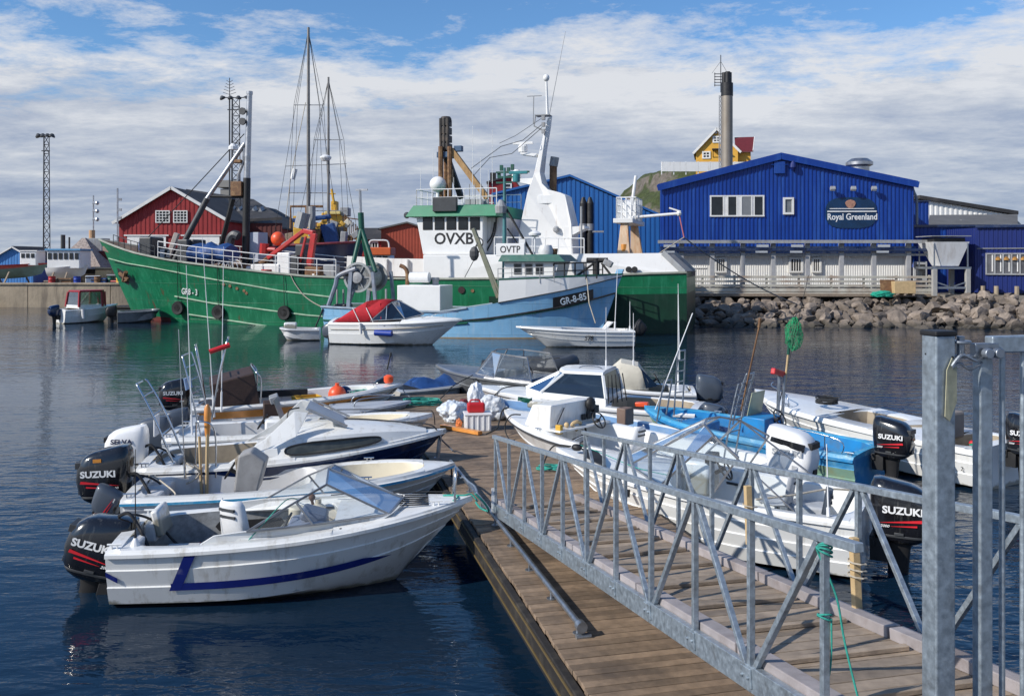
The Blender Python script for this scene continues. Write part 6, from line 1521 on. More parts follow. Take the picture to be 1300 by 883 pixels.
CS.mesh([(-.8, BOOT), (-.02, mat('cutter_waterline', (.35, .27, .16), .6, var=.2)), (.03, CUTB), (.3, CUTB), (.6, CUTB), (.85, CUTB), (1.0, CUTB)], cx, 'hull', ct)
m = MB(); rings = []
for x in cx[:-1]:
    p = CS.pt(x, 1, 1); y = max(.03, p.y-.12); zk = p.z-(.3 if x < 9 else .05)
    rings.append([V((p.x, p.y, p.z)), V((p.x, y, p.z)), V((p.x, y, zk)), V((p.x, -y, zk)), V((p.x, -y, p.z)), V((p.x, -p.y, p.z))])
m.loft(rings, False, True).build('deck', mat('cutter_deck', (.10, .16, .15), .7, var=.2), ct)
for sg in (-1, 1):
    MB().tube([CS.pt(x, .50, sg, .03) for x in cx[:8]], .05, 6).build('rubbing_strake', GREEND, ct)
    MB().tube([CS.pt(x, 1, sg, .01) for x in cx[:8]], .06, 6).build('gunwale', mat('cutter_gunwale', (.28, .34, .40), .5, var=.2), ct)
# raised white bulwark forward
x0 = kp(632, 356).x; xs2 = [x0]+[x for x in cx if x > x0+.2]
tops = [kp(632, 355).z, kp(700, 354, -2.0).z, kp(791, 348, 0).z]
def btop(x):
    f = (x-x0)/(CL-x0); return tops[0]+(tops[2]-tops[0])*f if f > 0 else tops[0]
m = MB()
for sg in (-1, 1):
    vs = []
    for x in xs2:
        p = CS.pt(x, 1, sg, .0); k = min(1, max(0, (CL-x)/1.5)); vs += [p, V((p.x+.25*(btop(x)-p.z)*(1-k*.8), p.y+sg*.05*k, max(btop(x), p.z+.12)))]
    n = len(xs2); o_ = MB().add(vs, [(2*i, 2*i+1, 2*i+3, 2*i+2) for i in range(n-1)]).build('bulwark', WHITEP, ct); md = o_.modifiers.new('t', 'SOLIDIFY'); md.thickness = .07; md.offset = 0
    MB().tube([V(vs[2*i+1]) for i in range(n)], .05, 6).build('bulwark_cap', GREEND, ct)
    MB().tube([V(vs[2*i])+V((0, sg*.02, 0)) for i in range(n)], .035, 6).build('sheer_line', DGREY, ct)
a = CS.px(KF, 790, 350, -1); MB().poly([CS.pt(CL, 1.12, -1)+V((.12, 0, 0)), CS.pt(CL, .02, -1)+V((.10, 0, 0)), CS.pt(CL, .02, -1)+V((-.3, 0, 0)), CS.pt(CL, 1.12, -1)+V((-.25, 0, 0))], (0, .24, 0)).build('stem_post', CUTB, ct, .03)
MB().tube([CS.px(KF, px, py, -1, .03) for px, py in ((563, 409), (620, 404), (680, 395), (720, 388), (756, 379), (781, 372))], .045, 6).build('black_line', BLACKM, ct)
MB().tube([CS.px(KF, px, py, -1, .025) for px, py in ((563, 411), (620, 406), (680, 397), (720, 390), (750, 382))], .03, 6).build('green_line', GREEND, ct)
cs_ = [CS.px(KF, px, py, -1, .03) for px, py in ((702, 378), (753, 367), (753, 380), (702, 393))]
cs_ = [p+V((0, -.02, 0)) for p in cs_]; MB().poly(cs_, (0, .08, 0)).build('number_plate', LETB, ct)
ctr = sum(cs_, V((0, 0, 0)))/4; xd = (cs_[1]-cs_[0]+cs_[2]-cs_[3]).normalized(); yd = (cs_[0]-cs_[3]); yd = (yd-xd*yd.dot(xd)).normalized(); nn = xd.cross(yd)
t = MB(); text(t, 'GR-8-85', .50, ctr+nn*.07, xd, yd, .02, .80, .012); t.build('lettering', mat('pale_blue_letter', (.62, .72, .80), .5), ct)
# wheelhouse
wyc = -1.45
p, q = kp(640, 332, wyc), kp(701, 356, wyc); cw0, cw1 = q.z-.5, p.z
MB().loft([[V((p.x, y, cw0)), V((q.x, y, cw0)), V((q.x+.35, y, cw1)), V((p.x, y, cw1))] for y in (wyc, -wyc)]).build('wheelhouse', WHITEP, ct, .03)
for x_ in (653, 667, 680.5):
    a, b_ = kp(x_, 335.5, wyc), kp(x_+8.5, 347.5, wyc); wf = MB().box(((a.x+b_.x)/2, wyc-.01, (a.z+b_.z)/2), (b_.x-a.x+.08, .05, a.z-b_.z+.08)).build('window', GREYP, ct, .05)
    MB().box(((a.x+b_.x)/2, wyc-.035, (a.z+b_.z)/2), (b_.x-a.x, .03, a.z-b_.z)).build('pane', WIN, wf, .04)
rz_ = kp(640, 323, wyc).z
MB().loft([[V((p.x-.25, -1.75, cw1)), V((q.x+.75, -1.75, cw1)), V((q.x+.75, 1.75, cw1)), V((p.x-.25, 1.75, cw1))], [V((p.x-.1, -1.55, rz_)), V((q.x+.35, -1.55, rz_)), V((q.x+.35, 1.55, rz_)), V((p.x-.1, 1.55, rz_))]]).build('wheelhouse_roof', mat('dark_teal_roof', (.02, .11, .085), .5, var=.2, dirt=(.2, .22, .2), damt=.3), ct, .02)
a, b_ = kp(630, 309, -1.5), kp(666, 325, -1.5); sg_ = MB().box(((a.x+b_.x)/2, -1.5, (a.z+b_.z)/2), (b_.x-a.x, .12, a.z-b_.z)).build('name_board', WHITEP, ct, .02)
t = MB(); text(t, 'OVTP', .50, ((a.x+b_.x)/2, -1.563, (a.z+b_.z)/2), (1, 0, 0), (0, 0, 1), .005, .85, .012); t.build('lettering', LETB, sg_)
a, b_ = kp(638, 352, -1.6), kp(656, 337, -1.6); railing(ct, [(p.x-.2, -1.9, cw0+.35), (q.x+.2, -1.9, cw0+.45)], .75, GREYP, .02, 3, .7, 'side_railing')
a = kp(672, 327, -1.2); MB().box((a.x, -1.2, a.z+.05), (.75, .35, .2)).build('roof_lamp_bar', BLACKM, ct, .03)
m = MB(); c = kp(664, 312, -.6); m.box((c.x, -.6, c.z), (.3, .4, .7)).lathe([(.02, 0), (.32, .1), (.34, .2), (.1, .35)], (kp(679, 301, -.5).x, -.5, kp(679, 301, -.5).z), 14).tube([(kp(679, 301, -.5).x, -.5, rz_), (kp(679, 301, -.5).x, -.5, kp(679, 301, -.5).z)], .04, 6); m.build('roof_fitting', WHITEP, ct, 0, 40)
m = MB(); c = kp(693, 316, -.9); m.lathe([(.35, -.3), (.42, 0), (.3, .3)], (c.x, -.9, c.z-.1), 14); m.build('raft_canister', GELD, ct, 0, 50)
m = MB()
for px in (690, 699, 704): c = kp(px, 321, -.8); m.lathe([(.14, 0), (.18, .3)], (c.x, -.8, rz_), 10)
m.build('flower_pot', RUST, ct)
# mast with radar
a, b_ = kp(640.5, 330, 0), kp(640.5, 213, 0)
ms = MB().tube([(a.x, 0, a.z-1), (a.x, 0, b_.z)], .14, 10, .07).build('mast', mat('teal_mast', (.05, .16, .17), .5, var=.4, sc=1.5), ct, 0, 50)
m = MB()
for py, w0, w1 in ((219, 630, 672), (225, 632, 652), (232, 630, 650)): 
    l, r_ = kp(w0, py, 0), kp(w1, py, 0); m.box(((l.x+r_.x)/2, 0, l.z), (r_.x-l.x, .12, .09))
for px, py in ((636, 213), (645, 216), (633, 222), (650, 212)): c = kp(px, py, 0); m.box((c.x, .1, c.z), (.16, .16, .3))
m.build('cross_arm', GREEND, ms)
c = kp(658, 219, 0); MB().box((c.x, 0, c.z), (1.0, .14, .16)).lathe([(.2, -.5), (.2, -.1)], (c.x-.1, 0, c.z), 12).build('radar_scanner', mat('teal_scanner', (.03, .20, .22), .4), ms, .02)
c = kp(636, 262, -.2); MB().lathe([(.3, -.35), (.34, 0), (.1, .35)], (c.x, -.2, c.z), 12).build('mast_lamp', GREYP, ms)
c = kp(638, 285, -.2)
MB().tube([kp(641, 262, -.1), kp(680, 330, -.8)], .07, 6).tube([kp(644, 290, .1), kp(668, 325, .2)], .04, 6).build('mast_stay', BLACKM, ms)
# foredeck railing, windlass, floodlight
zf = btop(12)
fx0, fx1 = kp(704, 345, -1.3).x, kp(758, 345, -.8).x
railing(ct, [(fx0, -1.5, zf-.05), (fx1, -.9, zf+.02)], .78, BLACKM, .035, 2, .55, 'fore_railing'); railing(ct, [(fx0, 1.5, zf-.05), (fx1, .9, zf+.02)], .78, BLACKM, .035, 2, .55, 'fore_railing')
c = kp(757, 340, 0); m = MB(); m.tube([(c.x, 0, zf-.5), (c.x, 0, zf+1.0)], .17, 10).tube([(c.x-.5, 0, zf+.9), (c.x+.6, 0, zf+.9)], .13, 8).tube([(c.x-1.1, -.2, zf), (c.x-.1, -.1, zf+.75)], .06, 6).tube([(c.x+.9, -.2, zf), (c.x+.3, -.1, zf+.75)], .06, 6); m.build('windlass', BLACKM, ct, 0, 50)
c = kp(772, 334, 0); MB().box((c.x, 0, c.z), (.45, .5, .3), Matrix.Rotation(.5, 3, 'Y')).build('floodlight', GREYP, ct, .03)
MB().tube(sag(V((c.x-.3, -.6, zf+.2)), V((CL+.1, 0, zf+.2)), .1), .025, 6).build('bow_line', ROPED, ct)
MB().tube([kp(745, 353, -1.3), kp(748, 385, -1.6), kp(756, 410, -1.7)], .03, 6).build('hanging_line', ROPE, ct)
# aft deck: boom, box, exhaust, canister, A frame with net drum
bm = MB().bar(kp(601, 290, -1.0), kp(633, 378, -1.2), .20, .20).bar(kp(606, 300, -1.15), kp(636, 376, -1.35), .10, .10).build('cargo_boom', mat('drab_green_steel', (.14, .15, .11), .6, var=.3, dirt=(.2, .12, .06), damt=.5), ct, .02)
c = kp(602, 322, -1.1); MB().ball((c.x, -1.1, c.z), .30, 10, (.9, .6, 1.3)).tube([(c.x, -1.1, c.z+.2), kp(608, 306, -1.1)], .05, 6).build('power_block', DGREY, bm)
MB().tube(smooth_path([kp(605, 300, -1.1), kp(613, 306, -1.1), kp(609, 318, -1.1), kp(600, 330, -1.1)], 4), .03, 6).tube([(c.x, -1.1, c.z-.3), kp(590, 352, -1.2)], .02, 5).build('hydraulic_hose', BLACKM, bm)
a, b_ = kp(504, 362, -1.6), kp(559, 396, -1.6); MB().box(((a.x+b_.x)/2, -.6, (a.z+b_.z)/2), (b_.x-a.x, 2.0, a.z-b_.z)).build('deck_box', WHITEP, ct, .04)
MB().tube(smooth_path([kp(517, 362, -.6), kp(517, 347, -.6), kp(514, 340, -.6), kp(508, 337, -.6)], 5), .11, 10).build('exhaust_pipe', RUST, ct, 0, 60)
a, b_ = kp(521, 352, -.8), kp(545, 352, -.8); MB().tube([(a.x, -.8, a.z), (b_.x, -.8, b_.z)], .28, 14).build('liferaft', GELW, ct, 0, 50)
c = kp(553, 358, -.5); MB().lathe([(.16, -.25), (.18, .1), (.22, .12), (.2, .25)], (c.x, -.5, c.z), 12).build('vent_pipe', GREYP, ct)
hd = kp(459, 290, 0); tpz = kp(457, 241, 0); md_ = kp(458, 270, 0)
af = MB().tube([(md_.x, 0, md_.z), (tpz.x, 0, tpz.z)], .08, 8).box((tpz.x+.1, 0, tpz.z), (.7, .1, .1)).build('stern_pole', ALU, ct)
m = MB(); m.tube([(md_.x, 0, md_.z), (hd.x, 0, hd.z)], .17, 8)
for e_, y in ((kp(446, 345, -1.0), -1.0), (kp(473, 345, -1.0), -.6), (kp(446, 345, 1.0), 1.0), (kp(473, 345, 1.0), .6)): m.tube([(hd.x, 0, hd.z), (e_.x, y, e_.z)], .13, 8)
m.build('stern_a_frame', GREEND, ct, 0, 50)
c = kp(457, 352, -.9)
dr = MB()
rt = Matrix.Rotation(PI/2, 3, 'X')
for y in (-1.15, 1.0): dr.lathe([(.70, 0), (.82, 0), (.82, .08), (.70, .08), (.70, 0)], (c.x, y, c.z), 28, rt); dr.lathe([(.05, 0), (.26, 0), (.26, .08), (.05, .08)], (c.x, y, c.z), 16, rt)
dr.lathe([(.34, -1.0), (.34, 1.1)], (c.x, 0, c.z), 20, rt); dr = dr.build('net_drum', mat('drum_grey', (.33, .35, .35), .5, var=.15, dirt=(.2, .12, .08), damt=.5), ct, 0, 40)
MB().lathe([(.3, 0), (.3, .12), (.1, .16)], (c.x, -1.22, c.z), 18, rt).build('drum_motor', GREYP, dr)
m = MB()
for k in range(6): a_ = k*PI/3; m.bar((c.x, -1.19, c.z), (c.x+.78*math.cos(a_), -1.19, c.z+.78*math.sin(a_)), .07, .05)
m.build('drum_spoke', GREYP, dr)
MB().lathe([(.35, -.85), (.56, -.8), (.62, -.3), (.57, .2), (.60, .7), (.35, .9)], (c.x, 0, c.z), 18, rt).build('net_roll', NETW, dr)
for y in (-1.3, 1.2):
    m = MB(); m.tube(smooth_path([(kp(417, 388, -1.3).x, y, kp(417, 388, -1.3).z), (kp(426, 362, -1.3).x, y, kp(426, 362, -1.3).z), (kp(430, 352, -1.3).x, y, kp(430, 350, -1.3).z), (kp(452, 341, -1.3).x, y, kp(452, 341, -1.3).z)], 5), .13, 8)
    m.bar((kp(446, 345, -1.3).x, y, kp(446, 345, -1.3).z), (kp(442, 388, -1.3).x, y, ck[1][1]-.3), .2, .2).bar((kp(473, 345, -1.3).x, y, kp(473, 345, -1.3).z), (kp(478, 385, -1.3).x, y, ck[1][1]-.3), .16, .16)
    m.build('drum_stand', GBS, ct)
m = MB()
for x_, y_ in ((428, -.9), (436, -.6), (490, -1.2)): c = kp(x_, 388, y_); m.tube([(c.x, y_, c.z-.4), (c.x, y_, c.z+.9)], .06, 6)
m.build('stern_post', GREYP, ct)
c = kp(405, 392, -1.4); MB().ball((c.x+.3, -1.2, c.z), .25, 10).box((c.x+1.0, -.5, c.z), (.7, 1.0, .5)).build('stern_gear', DGREY, ct, .05)
MB().tube([CS.px(KF, px, py, -1, .03) for px, py in ((410, 392), (406, 402), (400, 416))], .04, 6).build('stern_chafe', DGREY, ct)
# ------------------------------------------------------------------ buildings
def corr(m, p0, p1, zb, top, pitch=.22, dep=.035, nrm=None):
    """ribbed sheet wall from p0 to p1 (xy), from zb up to top(u), u metres along it"""
    p0, p1 = V((p0[0], p0[1], 0)), V((p1[0], p1[1], 0)); d = p1-p0; L = d.length; d /= L
    n = V((d.y, -d.x, 0)) if nrm is None else nrm
    us = []; k = 0
    while k*pitch < L:
        for f, o in ((0, 0), (.42, 0), (.5, 1), (.92, 1)):
            u = (k+f)*pitch
            if u < L: us.append((u, o))
        k += 1
    us.append((L, 0))
    kinks = [u for u in getattr(top, 'kinks', ())]
    for q in kinks: us.append((q, 0))
    us.sort(); vs = []
    for u, o in us:
        p = p0+d*u+n*(o*dep); vs += [(p.x, p.y, zb), (p.x, p.y, top(u))]
    return m.add(vs, [(2*i, 2*i+2, 2*i+3, 2*i+1) for i in range(len(us)-1)])
class Gable:
    def __init__(s, e0, e1, ridge, at, L): s.e0, s.e1, s.r, s.a, s.L = e0, e1, ridge, at, L; s.kinks = (at,)
    def __call__(s, u): return s.e0+(s.r-s.e0)*u/s.a if u <= s.a else s.r+(s.e1-s.r)*(u-s.a)/(s.L-s.a)
def gable_roof(parent, x0, x1, xr, y0, y1, z0, z1, zr, m, over=.25, th=.18, name='roof'):
    b = MB()
    for xa, za, sg in ((x0, z0, -1), (x1, z1, 1)):
        sl = (zr-za)/abs(xr-xa); xo = xa+sg*over; zo = za-sl*over
        q = [V((xr, y0-over, zr+.02)), V((xo, y0-over, zo+.02)), V((xo, y1+over, zo+.02)), V((xr, y1+over, zr+.02))]
        b.poly(q, (0, 0, th))
    return b.build(name, m, parent)
def window(parent, c, w, h, nx=1, ny=1, fm=TRIM, pm=WIN, fw=.09, dep=.08):
    """on a wall facing local -y; c is the centre on the wall"""
    c = V(c); b = MB()
    b.box(c+V((0, -dep/2, h/2)), (w+fw, dep, fw)).box(c+V((0, -dep/2, -h/2)), (w+fw, dep, fw))
    for k in range(nx+1): b.box(c+V((-w/2+w*k/nx, -dep/2, 0)), (fw if k in (0, nx) else fw*.6, dep*.98, h-fw*.9))
    for k in range(1, ny): b.box(c+V((0, -dep/2+.004, -h/2+h*k/ny)), (w-fw, dep*.9, fw*.6))
    f = b.build('window', fm, parent)
    MB().box(c+V((0, -.02, 0)), (w, .03, h)).build('pane', pm, f)
    return f
# ---- big royal blue factory
a0, a1 = V((10.5, 64.0)), V((27.95, 63.0))
FA = math.atan2(a1.y-a0.y, a1.x-a0.x); FF = Frame(a0, FA); FL = (a1-a0).length
fac = thing('factory', 'royal blue ribbed factory hall with shallow gable and white base above the wharf', 'factory', (a0.x, a0.y, 0), FA)
def fp(px, py, y=0.0): return FF.pl(px, py, y)
e0, e1, ap = fp(838, 236).z, fp(1160, 232).z, fp(991, 197); zb = fp(900, 314).z
tp_ = Gable(e0, e1, ap.z, ap.x, FL)
m = MB(); corr(m, (0, 0), (FL, 0), zb, tp_, .27, .04); corr(m, (FL, 0), (FL, 42), zb-1.4, lambda u: e1, .27, .04); corr(m, (7.2, 42), (0, 0), zb-1.4, lambda u: e0, .27, .04, V((-1, 0, 0))); corr(m, (FL, 42), (7.2, 42), GZ, Gable(e1, e0, ap.z, (FL-7.2)*.5, FL-7.2), .4, .04)
m.build('upper_wall', BLUEW, fac)
b = MB()
for xa, xb, za, sg in ((0, 7.2, e0, -1), (FL, FL, e1, 1)): b.poly([(ap.x, -.22, ap.z+.02), (xa+sg*.22, -.22, za-.03), (xb+sg*.22, 42, za-.03), ((FL+7.2)/2, 42, ap.z+.02)], (0, 0, .14))
b.build('roof', BLUEW, fac)
m = MB()
m.bar((-.25, -.25, e0-.16), (ap.x, -.25, ap.z-.10), .07, .42, up=(0, 0, 1)).bar((ap.x, -.25, ap.z-.10), (FL+.25, -.25, e1-.16), .07, .42); m.build('verge_board', BLUEW, fac)
c = fp(991, 203); MB().box((c.x-.1, -.12, c.z-.55), (.75, .15, .85)).box((c.x-.1, -.16, c.z-.35), (1.2, .08, .06)).build('ridge_box', BLUEW, fac, .02)
c = fp(1006, 211); MB().lathe([(.05, .45), (.22, .1), (.24, -.1), (.1, -.3)], (c.x, -.2, c.z), 12).build('alarm_bell', BLUED, fac)
# window band
p, q = fp(902, 249), fp(969, 274)
b = MB(); cx_, cz_, w_, h_ = (p.x+q.x)/2, (p.z+q.z)/2, q.x-p.x, p.z-q.z
b.box((cx_, -.05, cz_+h_/2), (w_+.12, .10, .10)).box((cx_, -.05, cz_-h_/2), (w_+.12, .14, .10))
for f in (0, .245, .32, .50, .58, .78, .82, 1.0): b.box((p.x+w_*f, -.05, cz_), (.10, .098, h_-.1))
for f0, f1 in ((.255, .32), (.50, .58)): b.box((p.x+w_*(f0+f1)/2-.0, -.045, cz_), (w_*(f1-f0)+.02, .085, h_-.12))
wf = b.build('window_band', TRIM, fac)
for f0, f1, mm in ((.0, .245, WIN), (.32, .50, WIN), (.58, .78, mat('pale_blind', (.20, .21, .22), .3, var=.1)), (.82, 1.0, WIN)):
    MB().box((p.x+w_*(f0+f1)/2, -.05, cz_), (w_*(f1-f0)-.05, .03, h_-.08)).build('pane', mm, wf)
p, q = fp(995, 252), fp(1006, 271); window(fac, ((p.x+q.x)/2, -.04, (p.z+q.z)/2), q.x-p.x, p.z-q.z, 1, 1, TRIM, mat('pale_pane_glass', (.16, .17, .18), .15, var=.3), .14, .12)
# company sign
c = fp(1081, 258)
lt = MB(); y_ = -.10
p, q = fp(1050, 268.5), fp(1112, 268.5); lt.box(((p.x+q.x)/2, y_, p.z), (q.x-p.x, .06, .08))
p, q = fp(1053, 265), fp(1109, 265); lt.box(((p.x+q.x)/2, y_, p.z), (q.x-p.x, .05, .05))
c = fp(1081.5, 275.5); text(lt, 'Royal Greenland', .62, (c.x, y_+.03, c.z), (1, 0, 0), (0, 0, 1), .02, .82, .014)
lt.build('lettering', LETW, fac)
e_ = MB(); c = fp(1079, 259); 
e_.poly([V((c.x+.34*math.cos(a_)*(1+.1*math.sin(3*a_)), -.09, c.z+.30*math.sin(a_))) for a_ in [2*PI*k/16 for k in range(16)]], (0, -.05, 0)); e_.build('sign_emblem', mat('copper_emblem', (.38, .20, .14), .5, var=.4, sc=6), fac)
sgb = MB(); c = fp(1080, 268)
sgb.poly([V((c.x+1.75*math.copysign(abs(math.cos(a_))**.6, math.cos(a_)), -.05, c.z-.12+1.08*math.copysign(abs(math.sin(a_))**.7, math.sin(a_)))) for a_ in [2*PI*k/40 for k in range(40)]], (0, -.03, 0)); sgb.build('sign_panel', mat('dark_teal_panel', (.004, .03, .085), .4, var=.3, sc=1.2), fac)
for px in (1055, 1081, 1107):
    c = fp(px, 240); l = MB().box((c.x, -.42, c.z), (.34, .26, .26), Matrix.Rotation(-.5, 3, 'X')).bar((c.x, 0, c.z+.05), (c.x, -.35, c.z+.05), .05, .05).build('sign_lamp', GREYP, fac, .02)
    MB().box((c.x, -.50, c.z-.07), (.24, .03, .16), Matrix.Rotation(-.5, 3, 'X')).build('lamp_face', LAMPG, l)
c = fp(1091, 212, 14); MB().lathe([(.8, -.6), (.8, 0), (1.1, .15), (1.1, .4), (.7, .7), (.2, .75)], (c.x, 14, c.z), 18).build('roof_vent', ALU, fac, 0, 40)
# white base, canopy ducts, wharf posts
zd_ = fp(1000, 372, -2.6).z
m = MB(); corr(m, (.0, .35), (FL-.1, .35), GZ-.2, lambda u: zb+.1, .16, .02); corr(m, (FL-.1, .35), (FL-.1, 20), GZ-.2, lambda u: zb-.3, .16, .02); m.build('base_wall', WHITEW, fac)
z1_ = fp(1000, 308, -2.2).z; z2_ = fp(1000, 320, -2.2).z
MB().box((FL/2-.1, -2.30, z1_), (FL+.6, .42, .08)).box((FL/2-.1, -2.53, z1_+.06), (FL+.7, .06, .22)).build('pipe_rack', GREYP, fac, .01)
MB().box((FL/2, -.03, zb-.18), (FL+.1, .5, .5)).build('wall_shadow_band', NAVY, fac, .01)  # navy strip paints in the shadow along the top of the base wall
MB().box((FL/2-.1, -2.25, z2_+.14), (FL+.3, .26, .20)).build('dark_duct', NAVY, fac, .04)
m = MB()
for k in range(4): 
    c = fp((850, 968, 1012, 1122)[k], 312, -2.5); m.box((c.x, -2.53, c.z), (.8, .04, .17)); m.box((c.x-.05, -2.44, z2_+.02), (.8, .04, .13))
m.build('strip_lamp', LAMPG, fac)
m = MB(); m.box((FL/2, -2.0, z2_-.18), (FL+.2, .12, .14)); m.build('canopy_beam', GREYP, fac)
for px in (865, 904, 943, 981.5, 1025, 1068, 1109, 1153):
    c = fp(px, 340, -2.0); MB().box((c.x, -2.0, (zd_+z1_)/2), (.30, .30, z1_-zd_-.1)).build('canopy_post', mat('grey_post', (.33, .33, .34), .6, var=.15) if px == 865 else bpy.data.materials['grey_post'], fac, .02)
for px0, px1, py0, py1, bars in ((908, 921, 328, 345, 5), (1002, 1018, 328, 345, 5), (1031, 1041, 328, 345, 4)):
    p, q = fp(px0, py0, .33), fp(px1, py1, .33); wf = window(fac, ((p.x+q.x)/2, .30, (p.z+q.z)/2), q.x-p.x, p.z-q.z, 1, 1, TRIM, WIN, .12, .14)
    b = MB()
    for k in range(bars): b.box((p.x+(q.x-p.x)*(k+.5)/bars, .20, (p.z+q.z)/2), (.05, .05, p.z-q.z))
    b.build('window_bar', TRIM, wf)
c = fp(883, 338, .3); m = MB(); m.box((c.x, .30, c.z-.1), (1.5, .05, .06)).box((c.x-.8, .30, c.z), (.06, .05, 1.7)).box((c.x+.2, .29, c.z+.75), (2.0, .05, .08)); m.build('sliding_door_trim', WHITEW, fac)
# wharf deck with plank fence
wf = thing('wharf', 'weathered timber wharf with a plank fence in front of the blue factory', 'wharf', (a0.x, a0.y, 0), FA)
MB().box((FL/2-.2, -1.3, zd_-.12), (FL+1.6, 3.2, .2)).build('wharf_deck', WOODG, wf, .02)
c0_ = fp(872, 352, -2.75); c1_ = fp(1158, 354, -2.75)
for py, hh in ((351.5, .16), (357, .14), (362.5, .16), (368, .24), (373, .2)):
    z = fp(1000, py, -2.75).z; MB().box((FL/2+.2, -2.75, z), (FL+.2, .05, hh)).build('fence_board', mat('pale_weathered_board', (.46, .44, .38), .8, var=.22, sc=1.2, dirt=(.26, .15, .09), dsc=.7, damt=.6) if py == 351.5 else bpy.data.materials['pale_weathered_board'], wf, .01)
for k in range(9):
    MB().box((.4+k*(FL-.4)/8, -2.66, (zd_+fp(1000, 350, -2.75).z)/2), (.12, .12, fp(1000, 350, -2.75).z-zd_+.1)).build('fence_post', bpy.data.materials['pale_weathered_board'], wf)
for k in range(8):
    for y in (-2.4, -1.2): MB().box((.6+k*FL/8, y, .4), (.28, .28, zd_+.2)).build('pile', WOODD, wf)
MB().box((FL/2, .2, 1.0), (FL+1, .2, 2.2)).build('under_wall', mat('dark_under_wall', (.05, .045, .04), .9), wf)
# small things on the wharf end
c = FF.loc(D(1138, 372, 59.5)); 
def wp(px, py, Y, z=None): p = D(px, py, Y); return V((p.x, p.y, z if z is not None else p.z))
cr_ = thing('crate', 'pale timber crate on a pallet at the right end of the factory wharf', 'crate', wp(1146, 378, 59.2, GZ), FA)
MB().box((0, 0, .52), (1.35, .9, .78)).build('crate_body', WOODP, cr_, .02)
for k in range(3): MB().box((-.55+k*.55, 0, .06), (.12, .9, .12)).build('pallet_foot', WOODG, cr_)
pa = thing('panel', 'rusty brown board leaning on the wharf beside the pale crate', 'board', wp(1127, 378, 59.4, GZ), FA)
MB().box((0, 0, .52), (.95, .08, 1.0), Matrix.Rotation(-.2, 3, 'X')).build('board_face', RUST, pa, .01)
sack('net_bundle', 'green fishing net bundle on the rocks beside the pale crate', wp(1121, 381, 58.8, GZ-.1), (.8, .4, .28), 6, mat('sea_green_net', (.01, .30, .20), .85, var=.3, sc=9, bump=.03, bsc=25))
sack('canvas_bundle', 'brown canvas bundle on the wharf behind the trawler stern', wp(865, 345, 60.3, zd_-.1), (.9, .5, 1.0), 9, mat('brown_bundle', (.25, .19, .14), .85, var=.2, sc=4, bump=.04, bsc=6))
# ---- navy annex at the right
an = thing('annex', 'dark navy ribbed annex with a row of lit windows right of the factory', 'building', (0, 0, 0))
q0, q1, q2, q3 = (28.1, 64.6), (35.3, 63.6), (35.5, 61.4), (47.5, 54.9)
zt0, zt1 = D(1180, 288, 64).z, D(1236, 290, 61.4).z
def flat(z): return lambda u: z
m = MB(); corr(m, q0, q1, GZ-.3, flat(zt0), .27, .035); m.build('recessed_wall', BLUEW, an)
m = MB(); corr(m, (34.6, 63.5), (31.4, 61.9), GZ-.3, flat(zt1), .3, .03, V((0, 1, 0)))
c_l = D(1238, 372, 60.2); c_r = (52, 51.5)
m = MB(); corr(m, (c_l.x, c_l.y), c_r, GZ+.15, lambda u: zt1+.0*u, .27, .035); corr(m, (c_l.x, c_l.y+4), (c_l.x, c_l.y), GZ+.15, flat(zt1), .27, .035, V((-1, 0, 0))); m.build('front_wall', BLUED, an)
m = MB(); m.poly([(q0[0]-.2, q0[1]-.2, zt0), (q1[0], q1[1]-.2, zt0), (c_l.x-.1, c_l.y-.2, zt1+.01), (c_r[0], c_r[1]-.3, zt1+.01), (60, 75, zt0), (q0[0]-.2, 80, zt0)], (0, 0, .16)); m.build('roof', NAVY, an)
AF = Frame((c_l.x, c_l.y), math.atan2(c_r[1]-c_l.y, c_r[0]-c_l.x))
ar = thing('window_row', '', ''); bpy.data.objects.remove(ar)
AFo = Matrix.Translation((c_l.x, c_l.y, 0)) @ Matrix.Rotation(AF.a, 4, 'Z')
def put(o): o.matrix_local = AFo; return o
b = MB(); p, q = AF.pl(1252, 322), AF.pl(1299, 348); n_ = 6
zc_, hh = (p.z+q.z)/2, p.z-q.z
xs_ = [p.x+(q.x-p.x)*k/4.4 for k in range(8)]
b.box(((xs_[0]+xs_[-1])/2, -.06, zc_+hh/2), (xs_[-1]-xs_[0]+.1, .12, .09)).box(((xs_[0]+xs_[-1])/2, -.06, zc_-hh/2), (xs_[-1]-xs_[0]+.1, .16, .09))
for x in xs_: b.box((x, -.06, zc_), (.10, .118, hh-.09))
wo = put(b.build('window_band', GREYP, an))
WGL = mat('warm_reflecting_pane', (.10, .10, .11), .10, var=.5, sc=1.3)
for x, x2 in zip(xs_, xs_[1:]):
    MB().box(((x+x2)/2, -.05, zc_), (x2-x-.1, .03, hh-.09)).build('pane', WGL, wo)
    MB().box((x+.35, -.07, zc_+.1), (.06, .02, hh*.9)).build('vertical_blind', WHITEW, wo)
    MB().lathe([(.05, .22), (.16, .12), (.18, 0)], (x+.68, -.075, zc_+.25), 10).build('copper_lamp', mat('copper_lamp_shade', (.60, .30, .08), .3, .6) if x == xs_[0] else bpy.data.materials['copper_lamp_shade'], wo)
c = AF.pl(1238, 322); put(MB().box((2.6, -.06, p.z+.35), (5.0, .06, .05)).build('conduit', GREYP, an))
m = MB()
for px in (1247, 1264, 1290): c = AF.pl(px, 370); m.tube([(c.x, -.4, GZ-.4), (c.x, -.4, GZ+.6)], .14, 8)
put(m.build('bollard', CONC, an))
